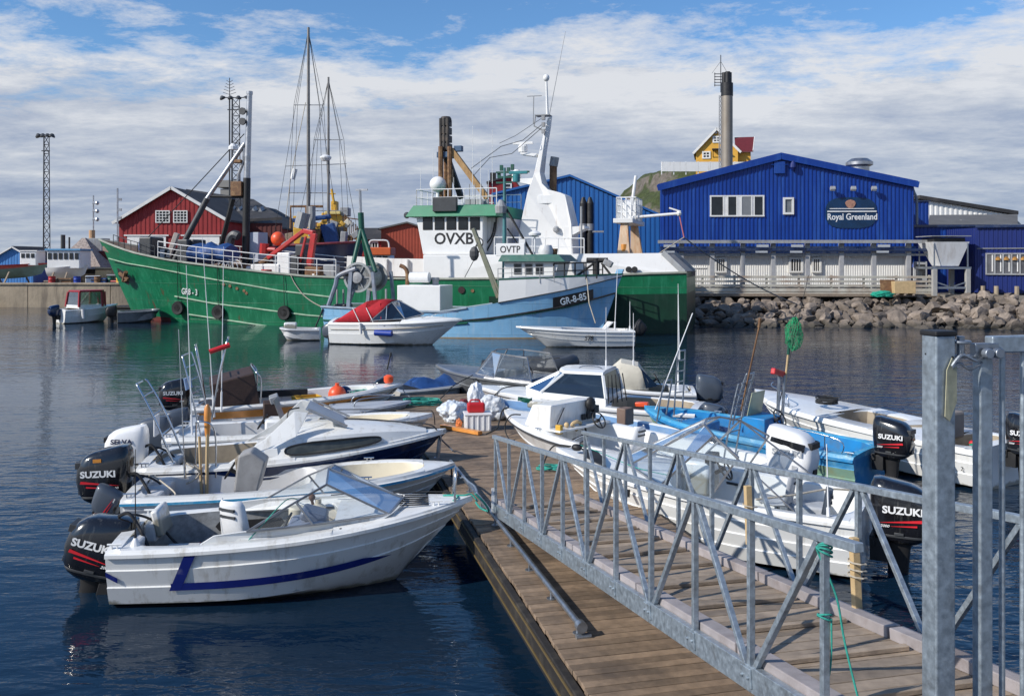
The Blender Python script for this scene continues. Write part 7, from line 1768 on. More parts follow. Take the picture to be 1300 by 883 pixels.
# door
c = D(1168, 350, 63.2); dr_ = MB(); dr_.box((c.x, c.y, GZ+1.1), (.95, .1, 2.2)); o = dr_.build('door', mat('grey_white_door', (.50, .51, .53), .5, var=.05), an, .01)
MB().box((c.x, c.y-.06, GZ+1.55), (.62, .04, .9)).box((c.x, c.y-.06, GZ+.55), (.62, .04, .7)).build('door_panel', DGREY, o)
# hopper on its stand
Yh = 59.6
hp = thing('hopper', 'white sheet metal hopper on a grey braced stand in front of the navy annex', 'hopper', (0, 0, 0))
def hb(px, py, y=0): return D(px, py, Yh+y)
t0, t1, b0, b1 = hb(1182, 307), hb(1228, 307), hb(1195, 337.5), hb(1217, 337.5)
MB().loft([[V((b0.x, Yh, b0.z)), V((b1.x, Yh, b0.z)), V((b1.x, Yh+1.3, b0.z)), V((b0.x, Yh+1.3, b0.z))], [V((t0.x, Yh-.3, t0.z)), V((t1.x, Yh-.3, t0.z)), V((t1.x, Yh+2, t0.z)), V((t0.x, Yh+2, t0.z))]]).build('hopper_body', mat('hopper_white', (.66, .66, .66), .5, var=.06, dirt=(.35, .3, .25), dsc=1, damt=.4, streak=True), hp)
m = MB(); m.box(((t0.x+t1.x)/2, Yh+.85, t0.z+.14), (t1.x-t0.x-.3, 1.8, .28)); m.build('fan_box', BLACKM, hp, .03)
MB().box(((t0.x+t1.x)/2, Yh+.85, t0.z+.38), (t1.x-t0.x+.2, 2.4, .05)).build('top_plate', GREYP, hp)
dz_ = hb(1205, 338.5).z
m = MB(); m.box(((t0.x+t1.x)/2, Yh+.85, dz_-.08), (t1.x-t0.x+.2, 2.4, .14)); m.build('platform', GALVD, hp)
for y in (-.25, 1.95):
    for x in (t0.x+.1, t1.x-.1):
        MB().box((x, Yh+y, (dz_+GZ)/2-.1), (.30, .26, dz_-GZ-.1)).build('stand_leg', mat('stand_grey', (.36, .35, .33), .7, var=.15) if 'stand_grey' not in bpy.data.materials else bpy.data.materials['stand_grey'], hp, .02)
        MB().bar((x, Yh+y, dz_), (x, Yh+y, t0.z), .07, .07).build('upright', GALVD, hp)
m = MB(); bz = hb(1200, 365).z
m.bar((t0.x+.2, Yh-.25, bz), (t1.x-.2, Yh-.25, bz), .12, .14).bar((t0.x+.2, Yh-.25, dz_-1.0), (t0.x+1.0, Yh-.25, bz+.1), .08, .08).bar((t1.x-.2, Yh-.25, dz_-1.0), (t1.x-1.0, Yh-.25, bz+.1), .08, .08); m.build('stand_brace', GALVD, hp)
# white hall and dark roofed block behind the annex
hl = thing('white_hall', 'white ribbed warehouse gable behind the navy annex at the far right', 'warehouse', (0, 0, 0))
Y_ = 92
p0, p1, p2, p3 = D(1172, 253, Y_), D(1284, 273, Y_), D(1284, 300, Y_), D(1172, 300, Y_)
m = MB(); corr(m, (p0.x, Y_), (p1.x, Y_), 3, lambda u: p0.z+(p1.z-p0.z)*u/(p1.x-p0.x), .5, .05); m.build('wall', WHITEW, hl)
m = MB(); m.poly([p0+V((-.5, -.4, .05)), p1+V((.5, -.4, .05)), p1+V((14, 30, .1)), p0+V((-.5, 40, .05))], (0, 0, .35)); m.build('roof', ROOFD, hl)
m = MB(); corr(m, (p1.x, Y_), (p1.x+16, Y_+25), 3, lambda u: p1.z-.03*u, .5, .05); m.build('side_wall', mat('grey_cladding', (.22, .24, .27), .6), hl)
sb = thing('low_block', 'low block with a long dark felt roof in front of the white warehouse', 'building', (0, 0, 0))
Y_ = 76
r0, r1, s0, s1 = D(1180, 275, Y_+6), D(1264, 274, Y_+6), D(1178, 289, Y_), D(1292, 289, Y_)
MB().poly([s0, s1, V((r1.x+2, r1.y, r1.z)), V((r0.x, r0.y, r0.z))], (0, 0, .15)).build('roof', ROOFG, sb)
m = MB(); corr(m, (s0.x, Y_+.3), (s1.x, Y_+.3), GZ, flat(s0.z), .3, .03); corr(m, (s1.x, Y_+.3), (s1.x+1, Y_+8), GZ, flat(s0.z), .3, .03); m.build('wall', BLUEW, sb)
c = D(1278, 293, Y_+.3); window(sb, (c.x, Y_+.22, c.z), .75, .7, 1, 1, TRIM, WIN, .14, .12)
MB().tube([D(1220, 285, Y_+3), D(1220, 279, Y_+3)], .12, 8).build('roof_pipe', GREYP, sb)
st_ = thing('steel_flue', 'thin curved steel flue pipe standing at the right corner of the factory', 'pipe', (0, 0, 0))
MB().tube(smooth_path([D(1164, 285, 64.5), D(1164, 258, 64.5), D(1163, 250, 64.5), D(1160, 243, 64.5), D(1158, 236, 64.5)], 5), .10, 8).build('flue', GREYP, st_)
bw_ = thing('blue_stair_block', 'small royal blue block between the factory and the white warehouse', 'building', (0, 0, 0))
p, q = D(1158, 256, 70), D(1179, 292, 70); m = MB(); corr(m, (p.x, 70), (q.x, 70), GZ, flat(p.z), .3, .03); corr(m, (q.x, 70), (q.x, 78), GZ, flat(p.z), .3, .03); m.build('wall', BLUEW, bw_); MB().box(((p.x+q.x)/2, 74, p.z+.05), (q.x-p.x+.2, 8.2, .1)).build('roof', NAVY, bw_)
# ---- second blue hall behind the trawler
h2_ = thing('blue_hall', 'mid blue ribbed hall with a low gable behind the trawler mast tower', 'hall', (0, 0, 0))
Y_ = 84
p0, pa_, p1 = D(628, 247, Y_), D(722, 226, Y_), D(842, 277, Y_-3)
d_ = V((p1.x-p0.x, p1.y-p0.y)); Lh = d_.length; gb = Gable(p0.z, p1.z, pa_.z, Lh*(722-628)/(842-628), Lh)
m = MB(); corr(m, (p0.x, p0.y), (p1.x, p1.y), GZ, gb, .42, .05); corr(m, (p0.x, p0.y+40), (p0.x, p0.y), GZ, flat(p0.z), .42, .05, V((-1, 0, 0))); m.build('wall', BLUE2, h2_)
b = MB(); rx = pa_.x
for (xa, ya, za), sgn in (((p0.x, p0.y, p0.z), -1), ((p1.x, p1.y, p1.z), 1)):
    ry = p0.y+(p1.y-p0.y)*(rx-p0.x)/(p1.x-p0.x); b.poly([(rx, ry-.3, pa_.z), (xa+sgn*.3, ya-.3, za-.08), (xa+sgn*.3, ya+40, za-.08), (rx, ry+40, pa_.z)], (0, 0, .2))
b.build('roof', BLUE2, h2_)
for px in (740.5, 749):
    a, b_ = D(px, 318, 74), D(px, 258, 74); fl = MB().tube([V((a.x, 74, GZ)), b_], .30, 12).lathe([(.30, 0), (.12, .5)], b_, 12).build('black_flue', BLACKM, tag(thing('exhaust_flue', 'left one of two black flues beside the mid blue hall' if px < 745 else 'right one of two black flues beside the mid blue hall', 'flue', (0, 0, 0))), 0, 50)
    MB().tube([D(px, 291, 74)-V((0, 0, .1)), D(px, 284, 74)], .325, 12).build('pale_band', GREYP, fl.parent)
    MB().box(D(px, 294, 74), (2.2 if px > 745 else .8, .5, .14)).build('flue_bracket', GREYP, fl.parent)
# ---- chimney and lattice aerial mast
ch = thing('chimney', 'tall steel chimney with a sooty black top behind the factory', 'chimney', (0, 0, 0))
Yc = 92; c = D(923, 205, Yc); t_ = D(923, 92, Yc); bz = D(923, 122, Yc).z
MB().tube([(c.x, Yc, GZ), (c.x, Yc, bz)], .56, 24).build('shaft', CHIM, ch, 0, 50)
MB().tube([(c.x, Yc, bz), (c.x, Yc, t_.z-1.1)], .60, 24).build('black_section', BLACKM, ch, 0, 50)
for k in range(3): a_ = k*2*PI/3+.5; MB().tube([(c.x+.28*math.cos(a_), Yc+.28*math.sin(a_), t_.z-1.3), (c.x+.28*math.cos(a_), Yc+.28*math.sin(a_), t_.z)], .27, 14).build('flue_pipe', BLACKM, ch, 0, 50)
def lattice(parent, base, h, w0, w1, n, m=GREYP, r=.05, name='mast_lattice', sides=3):
    b = MB(); base = V(base)
    def P(k, j): f = k/n; w = w0+(w1-w0)*f; a_ = 2*PI*j/sides+.4; return base+V((w*math.cos(a_), w*math.sin(a_), h*f))
    for j in range(sides): b.tube([P(0, j), P(n, j)], r, 6)
    for k in range(n):
        for j in range(sides): b.bar(P(k, j), P(k+1, (j+1) % sides), r*1.1, r*1.1); b.bar(P(k, j), P(k, (j+1) % sides), r, r)
    return b.build(name, m, parent)
am = thing('aerial_mast', 'slim lattice radio mast with dipole aerials beside the chimney', 'mast', (0, 0, 0))
c = D(915, 200, 94); t_ = D(914, 78, 94); lattice(am, (c.x, 94, GZ), t_.z-GZ-3.5, .22, .18, 40, GREYP, .035)
m = MB()
for k in range(5): z = D(0, 94+k*3.6, 94).z; m.bar((c.x-.62, 94, z), (c.x+.62, 94, z), .07, .07); m.tube([(c.x-.62, 94, z-.12), (c.x-.62, 94, z+.12)], .05, 6)
z = D(0, 93, 94).z; m.bar((c.x-.9, 94, z), (c.x-.05, 94, D(0, 79, 94).z), .03, .03).bar((c.x+.7, 94, z), (c.x+.05, 94, D(0, 79, 94).z), .03, .03).tube([(c.x, 94, z-2), (c.x, 94, D(0, 70, 94).z)], .045, 6); m.build('dipole_aerial', DGREY, am)
# ---- yellow house and white fence on the hill
Yy = HY-8
def yp(px, py, y=0): return D(px, py, Yy+y)
yh = thing('yellow_house', 'ochre yellow timber house with a dark red side roof on the hilltop', 'house', (0, 0, 0))
g0, gr, g1, bt = yp(884, 191), yp(910, 164), yp(936, 191), yp(910, 208)
m = MB(); L_ = g1.x-g0.x
m.add([(g0.x, Yy, bt.z-3), (g1.x, Yy, bt.z-3), (g1.x, Yy, g1.z), (gr.x, Yy, gr.z), (g0.x, Yy, g0.z), (g0.x, Yy+9, bt.z-3), (g1.x, Yy+9, bt.z-3), (g1.x, Yy+9, g1.z), (gr.x, Yy+9, gr.z), (g0.x, Yy+9, g0.z)], [(0, 1, 2, 3, 4), (9, 8, 7, 6, 5), (0, 5, 6, 1), (1, 6, 7, 2), (4, 9, 5, 0)])
w1_, w2_ = yp(934, 193), yp(952, 208); m.box(((w1_.x+w2_.x)/2-.6, Yy+4, (w1_.z+bt.z-3)/2), (w2_.x-w1_.x+1.2, 6, w1_.z-bt.z+3)); m.build('wall', YELW, yh)
gable_roof(yh, g0.x, g1.x, gr.x, Yy, Yy+9, g0.z, g1.z, gr.z, ROOFG, .35, .16)
m = MB(); m.bar((g0.x-.4, Yy-.4, g0.z-.4), (gr.x, Yy-.4, gr.z+.05), .08, .32).bar((gr.x, Yy-.4, gr.z+.05), (g1.x+.4, Yy-.4, g1.z-.4), .08, .32); m.build('barge_board', TRIM, yh)
ra, rb, rc, rd2 = yp(922, 177, 5), yp(946, 177, 5), yp(953, 194, .5), yp(932, 194, .5)
MB().poly([rd2, rc, rb, ra], (0, 0, .2)).build('side_roof', ROOFR, yh); MB().bar(rb+V((.05, 0, .1)), rc+V((.05, 0, .1)), .1, .3).build('side_barge_board', TRIM, yh)
for px, py, w_, h_ in ((910, 177, .95, .75), (897, 196.5, .95, .85)):
    c = yp(px, py); window(yh, (c.x, Yy, c.z), w_, h_, 2, 2, TRIM, WIN, .2, .12)
c = yp(909, 166.5); MB().box((c.x, Yy-.03, c.z-.1), (.34, .06, .5)).build('gable_vent', TRIM, yh)
c = yp(910, 195); m = MB(); m.box((c.x+.3, Yy-.5, c.z+.55), (1.9, 1.1, .12)).bar((c.x-.5, Yy-.95, c.z+.5), (c.x-.5, Yy-.03, c.z-.5), .1, .1); m.build('porch_roof', ROOFD, yh)
c = yp(912, 160, 4); MB().box((c.x, Yy+4, c.z-.2), (.8, .8, 1.6)).build('chimney_stack', ROOFG, yh, .03)
ang = -math.atan2(gr.x, Yy); pv = V((gr.x, Yy, 0)); yh.rotation_euler = (0, 0, ang); yh.location = pv-Matrix.Rotation(ang, 3, 'Z') @ pv
fe = thing('white_fence', 'long solid white board fence along the hilltop below the yellow house', 'fence', (0, 0, 0))
p, q = yp(840, 206, -3), yp(964, 205, -3)
n_ = 40
for k in range(8):
    xa, xb = p.x+(q.x-p.x)*k/8, p.x+(q.x-p.x)*(k+1)/8; MB().box(((xa+xb)/2, Yy-3, p.z-.6), (xb-xa-.02, .08, 1.3)).build('fence_panel', WHITEW, fe)
    MB().box((xa, Yy-2.9, p.z-.8), (.12, .1, 1.8)).build('fence_post', WHITEW, fe)
# ---- red house peeping behind the trawler
rh = thing('red_house', 'small red house with a dark gable roof peeping over the mid blue hall', 'house', (0, 0, 0))
Yr = 105; a, b_, r_ = D(621, 246, Yr), D(661, 246, Yr), D(641, 224, Yr)
tops = D(622, 232, Yr).z; m = MB(); m.add([(a.x, Yr, GZ), (b_.x, Yr, GZ), (b_.x, Yr, tops-.8), (r_.x+.8, Yr, r_.z), (a.x, Yr, tops), (a.x, Yr+8, GZ), (b_.x, Yr+8, GZ), (b_.x, Yr+8, tops-.8), (r_.x+.8, Yr+8, r_.z), (a.x, Yr+8, tops)], [(0, 1, 2, 3, 4), (9, 8, 7, 6, 5), (0, 5, 9, 4), (1, 2, 7, 6)]); m.build('wall', REDW, rh)
gable_roof(rh, a.x, b_.x, r_.x+.8, Yr, Yr+8, tops, tops-.8, r_.z, ROOFD, .3, .2); c = D(645, 238, Yr); window(rh, (c.x, Yr, c.z), .7, .9, 1, 2, TRIM, WIN, .16, .1)
c = D(626, 228, Yr+3); MB().box((c.x, Yr+3, c.z), (.7, .7, 1.6)).build('chimney_stack', BLACKM, rh)
# ---- big red barn at the left
rb_ = thing('red_barn', 'large red boarded warehouse with white doors behind the trawler bow', 'warehouse', (0, 0, 0))
Yb = 92; g0, g1, gr = D(151, 281, Yb), D(287, 279, Yb), D(219, 240, Yb)
tpb = Gable(g0.z, g1.z, gr.z, gr.x-g0.x, g1.x-g0.x)
m = MB(); corr(m, (g0.x, Yb), (g1.x, Yb), GZ, tpb, .45, .035); corr(m, (g1.x, Yb), (g1.x, Yb+40), GZ, flat(g1.z), .45, .035); corr(m, (g0.x, Yb+40), (g0.x, Yb), GZ, flat(g0.z), .45, .035, V((-1, 0, 0))); m.build('wall', REDW, rb_)
gable_roof(rb_, g0.x, g1.x, gr.x, Yb, Yb+40, g0.z, g1.z, gr.z, ROOFD, .4, .2)
m = MB(); m.bar((g0.x-.5, Yb-.45, g0.z-.2), (gr.x, Yb-.45, gr.z+.12), .1, .3).bar((gr.x, Yb-.45, gr.z+.12), (g1.x+.5, Yb-.45, g1.z-.2), .1, .3); m.build('barge_board', TRIM, rb_)
for px in (207, 229.5): c = D(px, 275, Yb); window(rb_, (c.x, Yb-.04, c.z), 1.35, 1.15, 4, 4, TRIM, WIN, .10, .12)
for px0, px1 in ((162, 211), (234, 279)):
    p, q = D(px0, 300, Yb), D(px1, 330, Yb); MB().box(((p.x+q.x)/2, Yb-.06, (p.z+GZ)/2), (q.x-p.x, .1, p.z-GZ)).build('sliding_door', WHITEW, rb_)
    MB().box(((p.x+q.x)/2, Yb-.1, p.z+.1), (q.x-p.x+.6, .16, .14)).build('door_track', TRIM, rb_)
# dark roofed block behind it
db = thing('dark_roof_shed', 'long dark roofed shed with skylights right of the red warehouse', 'shed', (0, 0, 0))
Yd = 99; a, b_, c, d = D(232, 242, Yd+14), D(318, 255, Yd+14), D(356, 277, Yd), D(288, 277, Yd)
MB().poly([D(262, 284, Yd), D(358, 279, Yd), D(322, 256, Yd+12), D(236, 243, Yd+12)], (0, 0, .3)).build('roof', ROOFD, db)
m = MB(); corr(m, (D(262, 284, Yd).x, Yd+.4), (D(357, 280, Yd).x, Yd+.4), GZ, flat(D(300, 283, Yd).z), .5, .04); m.build('wall', mat('dark_red_cladding', (.10, .022, .020), .7), db)
for px in (286, 295, 304, 313, 322, 331):
    c = D(px, 268, Yd+4); 
    MB().poly([c+V((-.35, -.3, -.35)), c+V((.35, -.3, -.35)), c+V((0, -.3, .38))], (0, 1.2, .3)).build('skylight', GREYP, db)
tw = thing('concrete_tower', 'stubby grey concrete tower with a flat cap behind the dark roofed shed', 'tower', (0, 0, 0))
p = D(291, 240, 125); MB().box((p.x, 126, (p.z+GZ)/2), (2.3, 2.5, p.z-GZ)).build('tower_shaft', mat('tower_concrete', (.26, .25, .23), .85, var=.1, sc=.4), tw); MB().box((p.x-.1, 126, p.z+.7), (2.9, 3, 1.0)).build('tower_cap', bpy.data.materials['tower_concrete'], tw, .05)
# ---- floodlight masts
def lightmast(label, px, ptop, Y, w, hz, rows, wid):
    t = thing('floodlight_mast', label, 'light mast', (0, 0, 0)); b0 = D(px, 330, Y); tz = D(px, ptop, Y).z
    lattice(t, (b0.x, Y, GZ), tz-GZ, w, w*.75, rows, DGREY, .05, 'mast_lattice')
    m = MB(); m.bar((b0.x-wid, Y, tz), (b0.x+wid, Y, tz), .1, .1); m.bar((b0.x-wid*.6, Y, tz-hz), (b0.x+wid*.6, Y, tz-hz), .1, .1); m.build('head_frame', DGREY, t)
    for k in range(4):
        x = b0.x-wid+2*wid*k/3; MB().lathe([(.12, .25), (.34, 0), (.34, -.12)], (x, Y-.1, tz-.05), 12, Matrix.Rotation(-.5+.3*k, 3, 'Y')).build('floodlight', DGREY, t)
    return t, b0, tz
lightmast('tall lattice floodlight mast alone at the far left', 58, 172, 100, .45, 1.7, 16, .75)
t, b0, tz = lightmast('lattice floodlight mast with an aerial on top behind the trawler foremast', 298, 124, 105, .7, 1.4, 20, 1.4)
m = MB(); x = b0.x-.6; z1 = D(290, 99, 105).z; m.tube([(x, 105, tz), (x, 105, z1)], .05, 6)
for k in range(5): m.tube([(x-.75+.1*k, 105, tz+.6+.35*k), (x, 105, tz+.35+.35*k), (x+.75-.1*k, 105, tz+.6+.35*k)], .03, 5)
m.build('top_aerial', DGREY, t)
m = MB(); m.tube([(x, 105, GZ), (x, 105, tz)], .09, 6); m.build('side_pole', DGREY, t)
# ---- left shore: boats on the hard, hut, shack
hu = thing('blue_hut', 'bright blue gabled hut at the far left edge', 'hut', (0, 0, 0))
Yu = 92; g0, g1, gr = D(-8, 328, Yu), D(42, 328, Yu), D(17, 314, Yu); tpb = Gable(g0.z, g1.z, gr.z, gr.x-g0.x, g1.x-g0.x)
m = MB(); corr(m, (g0.x, Yu), (g1.x, Yu), GZ-.2, tpb, .3, .02); corr(m, (g1.x, Yu), (g1.x, Yu+6), GZ-.2, flat(g1.z), .3, .02); m.build('wall', mat('bright_blue_boards', (.05, .20, .50), .6, var=.1), hu); gable_roof(hu, g0.x, g1.x, gr.x, Yu, Yu+6, g0.z, g1.z, gr.z, ROOFD, .25, .12)
m = MB(); m.bar((g0.x-.3, Yu-.3, g0.z-.15), (gr.x, Yu-.3, gr.z+.05), .06, .14).bar((gr.x, Yu-.3, gr.z+.05), (g1.x+.3, Yu-.3, g1.z-.15), .06, .14); m.build('barge_board', TRIM, hu)
def ashore(name, label, px0, px1, Y, zs, ze, hullm, B=3.0, low=None, stripe=None, cat='boat ashore'):
    a, b_ = D(px0, 340, Y), D(px1, 340, Y); L = abs(b_.x-a.x); t = thing(name, label, cat, (min(a.x, b_.x), Y, GZ), 0.0)
    h = Hull(L, B, zs, ze, d=-.5, rake=L*.12, tr=.75, pw=2.2, full=.45, chine=.7, cz=1.0)
    m = MB(); m.mats = [hullm, low or hullm, stripe or hullm]; rings = []
    for tt in TS:
        half = [V((h.x(tt, .6), .001, .55+.5*tt**4)), h.side(tt, 0), h.side(tt, .5), h.side(tt, .8), h.side(tt, 1)]
        rings.append([V((v.x, -v.y, v.z)) for v in half[::-1]]+half)
    n = len(rings[0]); m.v = [tuple(v) for r_ in rings for v in r_]
    for i in range(len(rings)-1):
        for j in range(n-1):
            k = j-5 if j >= 5 else 3-j; m.f.append([i*n+j, i*n+j+1, (i+1)*n+j+1, (i+1)*n+j]); m.m.append({0: 1, 1: 1, 2: 0, 3: 2}.get(k, 0))
    m.f.append(list(range(n))[::-1]); m.m.append(0); m.build('hull', None, t, 0, 40)
    d_ = MB(); d_.loft([[V((h.x(tt, h.zg(tt)), s*max(.01, h.b(tt)-.05), h.zg(tt)-.12)) for s in (-1, 0, 1)] for tt in TS], False, False); d_.build('deck', GELD, t)
    for x in (L*.25, L*.6): 
        for s in (-1, 1): MB().bar((x, s*B*.75, 0), (x, s*B*.42, 1.2), .12, .12).build('prop_timber', WOODG, t)
    return t, h
t, h = ashore('boat_ashore', 'red and pale green boat with white wheelhouse propped on the far left quay', -40, 62, 84, 1.75, 2.05, mat('faded_red_hull', (.42, .08, .07), .6, var=.2), 3.0, mat('sea_green_hull', (.16, .24, .22), .7, var=.2), REDM)
L = h.L
MB().box((L*.80, 0, 2.45), (1.5, 1.7, 1.3)).build('wheelhouse', WHITEP, t, .06); MB().box((L*.80, 0, 3.14), (1.8, 1.9, .10)).build('house_roof', WHITEP, t, .04)
for k in range(3): MB().box((L*.80-.45+.45*k, -.86, 2.7), (.3, .06, .4)).build('window', WIN, t)
t, h = ashore('boat_ashore', 'white fishing boat with blue trimmed wheelhouse windows on the quay by the wooden shack', 64, 112, 82, 1.6, 1.9, WHITEP, 2.6)
MB().box((h.L*.5, 0, 2.35), (2.9, 2.2, 1.6)).build('wheelhouse', WHITEP, t, .05); MB().box((h.L*.5, 0, 3.22), (3.2, 2.5, .18)).build('roof_trim', mat('light_blue_trim', (.09, .26, .45), .5), t, .03)
for k in range(6): MB().box((h.L*.5-1.2+.48*k, -1.12, 2.65), (.32, .06, .55)).build('window', WIN, t)
t, h = ashore('boat_ashore', 'dark red hulled fishing boat on the quay just behind the trawler bow', 104, 162, 88, 3.0, 3.4, mat('dark_red_hull', (.13, .025, .025), .6, var=.2), 3.2, mat('pink_bottom', (.50, .16, .16), .6, var=.2))
MB().box((h.L*.35, 0, 3.7), (1.6, 1.8, 1.4)).build('wheelhouse', GREYP, t, .05)
MB().tube([(h.L*.22, 0, 2.5), (h.L*.22, 0, 5.2)], .28, 10).build('buff_funnel', mat('buff_paint', (.50, .30, .16), .6), t)
m = MB(); m.tube([(h.L*.22, .3, 3), (h.L*.22, .3, 8.6)], .07, 6)
for z in (6.2, 7.0, 7.8): m.tube([(h.L*.22-.1, .3, z), (h.L*.22+.35, .3, z)], .05, 6).ball((h.L*.22+.38, .3, z+.05), .2, 8)
m.build('mast', ALU, t)
m = MB(); m.tube([(h.L*.75, .3, 3), (h.L*.75, .3, 9.3)], .09, 6)
for z in (6.4, 7.2, 8.2): m.box((h.L*.75+.2, .3, z), (.4, .1, .25))
m.build('mast', ALU, t)
sh = thing('shack', 'leaning pyramid roofed shack of patched boards behind the blue trimmed boat', 'shack', D(108, 350, 86).xy.to_3d()+V((0, 0, GZ)), 0)
hz = D(106, 302, 86).z-GZ
MB().loft([[V((-2.2, -1.5, 0)), V((2.0, -1.5, 0)), V((2.0, 2, 0)), V((-2.2, 2, 0))], [V((-2.2, -1.5, 1.5)), V((2.0, -1.5, 1.5)), V((2.0, 2, 1.5)), V((-2.2, 2, 1.5))]]).build('wall', WOODD, sh)
MB().loft([[V((-2.6, -1.8, 1.45)), V((2.4, -1.8, 1.45)), V((2.4, 2.3, 1.45)), V((-2.6, 2.3, 1.45))], [V((-.3, 0, hz)), V((0, 0, hz)), V((0, .3, hz)), V((-.3, .3, hz))]]).build('roof', mat('patched_roof', (.33, .27, .24), .85, var=.5, sc=5, bump=.05, bsc=6), sh)
for k, (px, pyt) in enumerate(((88, 304), (80, 318))):
    t = thing('pole', 'thin dark pole standing by the shack' if k == 0 else 'shorter stove pipe pole left of the shack', 'pole', D(px, 345, 90).xy.to_3d()+V((0, 0, GZ))); MB().tube([(0, 0, 0), (0, 0, D(px, pyt-20 if k else pyt-3, 90).z-GZ)], .09 if k == 0 else .22, 8).build('shaft', DGREY, t)
rnd = random.Random(11)
JUNK = [WOODG, RUST, WHITEP, TARP, WOODD, GREYP, REDM, WOODP, ROOFD]
JN = ['pale timber', 'rusty iron', 'white painted', 'blue wrapped', 'tarred dark', 'grey painted', 'red painted', 'fresh timber', 'black felted']
for k, (px, py, Y, w, h) in enumerate(((70, 360, 80, 1.6, .5), (84, 360, 80, 1.3, .7), (118, 355, 81, 1.2, .9), (128, 358, 80, 1.3, .7), (137, 357, 81, 1.0, .8), (146, 356, 82, 1.2, 1.0), (150, 360, 80, .9, .5), (134, 350, 83, 1.5, 1.6), (120, 340, 87, 1.4, 1.8))):
    p = D(px, py, Y); t = thing('crate', JN[k]+' crate among the clutter on the left quay', 'crate', (p.x, Y, GZ), rnd.uniform(-.5, .5), 'crates on the left quay')
    MB().box((0, 0, h/2), (w, .9, h)).build('crate_body', JUNK[k], t, .04)
    for z in (.15, h-.15): MB().box((0, -.47, z), (w+.02, .05, .1)).build('crate_slat', WOODD, t)
# ---- sailing ship with two masts, orange work boat, red shed, yellow ship: behind the trawler
sv = thing('sailing_ship', 'dark blue hulled ship with two tall bare masts behind the trawler', 'sailing ship', (0, 0, 0))
Ys = 68; a, b_ = D(362, 340, Ys), D(442, 340, Ys)
H2 = Hull(b_.x-a.x+2, 4.0, D(0, 312, Ys).z, D(0, 307, Ys).z, d=.6, rake=1.6, tr=.8, pw=2.2, full=.5, chine=.75, cz=.3)
m = MB(); rings = []
for tt in TS:
    half = [V((H2.x(tt, -.5), .001, -.5)), H2.side(tt, 0), H2.side(tt, .5), H2.side(tt, 1)]; rings.append([V((v.x, -v.y, v.z)) for v in half[::-1]]+half)
m.loft([[v+V((a.x-1, Ys+2, 0)) for v in r_] for r_ in rings], False, True).build('hull', mat('ink_blue_hull', (.02, .03, .075), .4, var=.25), sv, 0, 40)
m = MB(); m.loft([[V((a.x-1+H2.L*tt, Ys+2+s*max(.01, H2.b(tt)), H2.zg(tt))) for s in (-1, 0, 1)] for tt in TS], False, False).build('deck', WOODG, sv)
m = MB(); m.tube([V((a.x-1+H2.L*tt, Ys+2-H2.b(tt)-.02, H2.zg(tt)+.05)) for tt in TS], .09, 6).build('red_rail', mat('dull_red_rail', (.22, .04, .05), .6), sv)
for px, pt, w_ in ((391.5, 35, .17), (417, 98, .13)):
    q = D(px, 325, Ys+2); z1 = D(px, pt, Ys+2).z
    mo = MB().tube([(q.x, Ys+2, 1.5), (q.x, Ys+2, z1)], w_, 10, w_*.6).build('mast', mat('weathered_alloy_spar', (.20, .19, .18), .5, .4, var=.3, sc=1) if px < 400 else bpy.data.materials['weathered_alloy_spar'], sv, 0, 50)
    r_ = MB(); zt_ = z1
    for f, wd in ((.70, 1.1), (.36, 1.5)):
        z = 2+(z1-2)*f; r_.tube([(q.x-wd, Ys+2, z), (q.x+wd, Ys+2, z)], .035, 6)
    r_.build('spreader', GREYP, mo)
    r_ = MB()
    for dx in (-1.6, -1.2, 1.2, 1.7): 
        r_.tube([(q.x+dx, Ys+2+(.6 if dx > 0 else -.6), 3.2), (q.x+dx*.7, Ys+2, 2+(z1-2)*.70), (q.x, Ys+2, z1-.3)], .016, 4)
    for dx in (-3.1, 2.8): r_.tube([(q.x+dx, Ys+2, 3.2), (q.x, Ys+2, z1-.1)], .016, 4)
    r_.build('rigging_wire', ROPED, mo)
c = D(417, 201, Ys+2); MB().lathe([(.3, -.2), (.45, 0), (.45, .1), (.2, .25)], (c.x-.2, Ys+1.9, c.z), 12).build('radar_dome', WHITEP, sv)
c = D(373, 221, Ys+2); MB().tube([(c.x-.1, Ys+2, c.z-.4), (c.x+.1, Ys+2, c.z+.4)], .2, 10).build('radar_reflector', WHITEP, sv); MB().tube([D(363, 275, Ys+2), D(369, 225, Ys+2), D(388, 130, Ys+2)], .03, 5).build('fore_stay', ROPE, sv)
MB().tube([D(362, 211, Ys+2), D(440, 208, Ys+2)], .03, 5).build('yard_wire', GREYP, sv)
rnd = random.Random(21)
for k in range(16):
    px = 372+k*4.3; p = D(px, 312-rnd.uniform(0, 16), Ys+2+rnd.uniform(-1.2, 1.2)); w_ = rnd.uniform(.4, 1.3); h_ = rnd.uniform(.4, 1.6)
    MB().box((p.x, p.y, H2.zg(.5)+h_/2), (w_, .8, h_), Matrix.Rotation(rnd.uniform(-.3, .3), 3, 'Y')).build('deck_gear', rnd.choice([TARP, GREYP, DGREY, YELLOW, WHITES, RUST, WOODG]), sv, .06)
p = D(397, 278, Ys); MB().bar(D(372, 280, Ys+2), D(420, 275, Ys+2), .5, .35).build('boom_cover', TARP, sv, .1); MB().tube([D(381, 290, Ys), D(386, 270, Ys)], .5, 8).tube([D(396, 300, Ys+1), D(396, 262, Ys+1)], .28, 10).build('grey_column', GREYP, sv)
ys = thing('yellow_ship', 'ship with yellow superstructure and cluttered rusty deck gear behind the two bare masts', 'ship', (0, 0, 0))
Yq = 84; a, b_ = D(372, 330, Yq), D(455, 330, Yq)
H3 = Hull(b_.x-a.x, 6, D(0, 312, Yq).z, D(0, 306, Yq).z, d=.6, rake=1.5, tr=.9, full=.6); m = MB(); rings = []
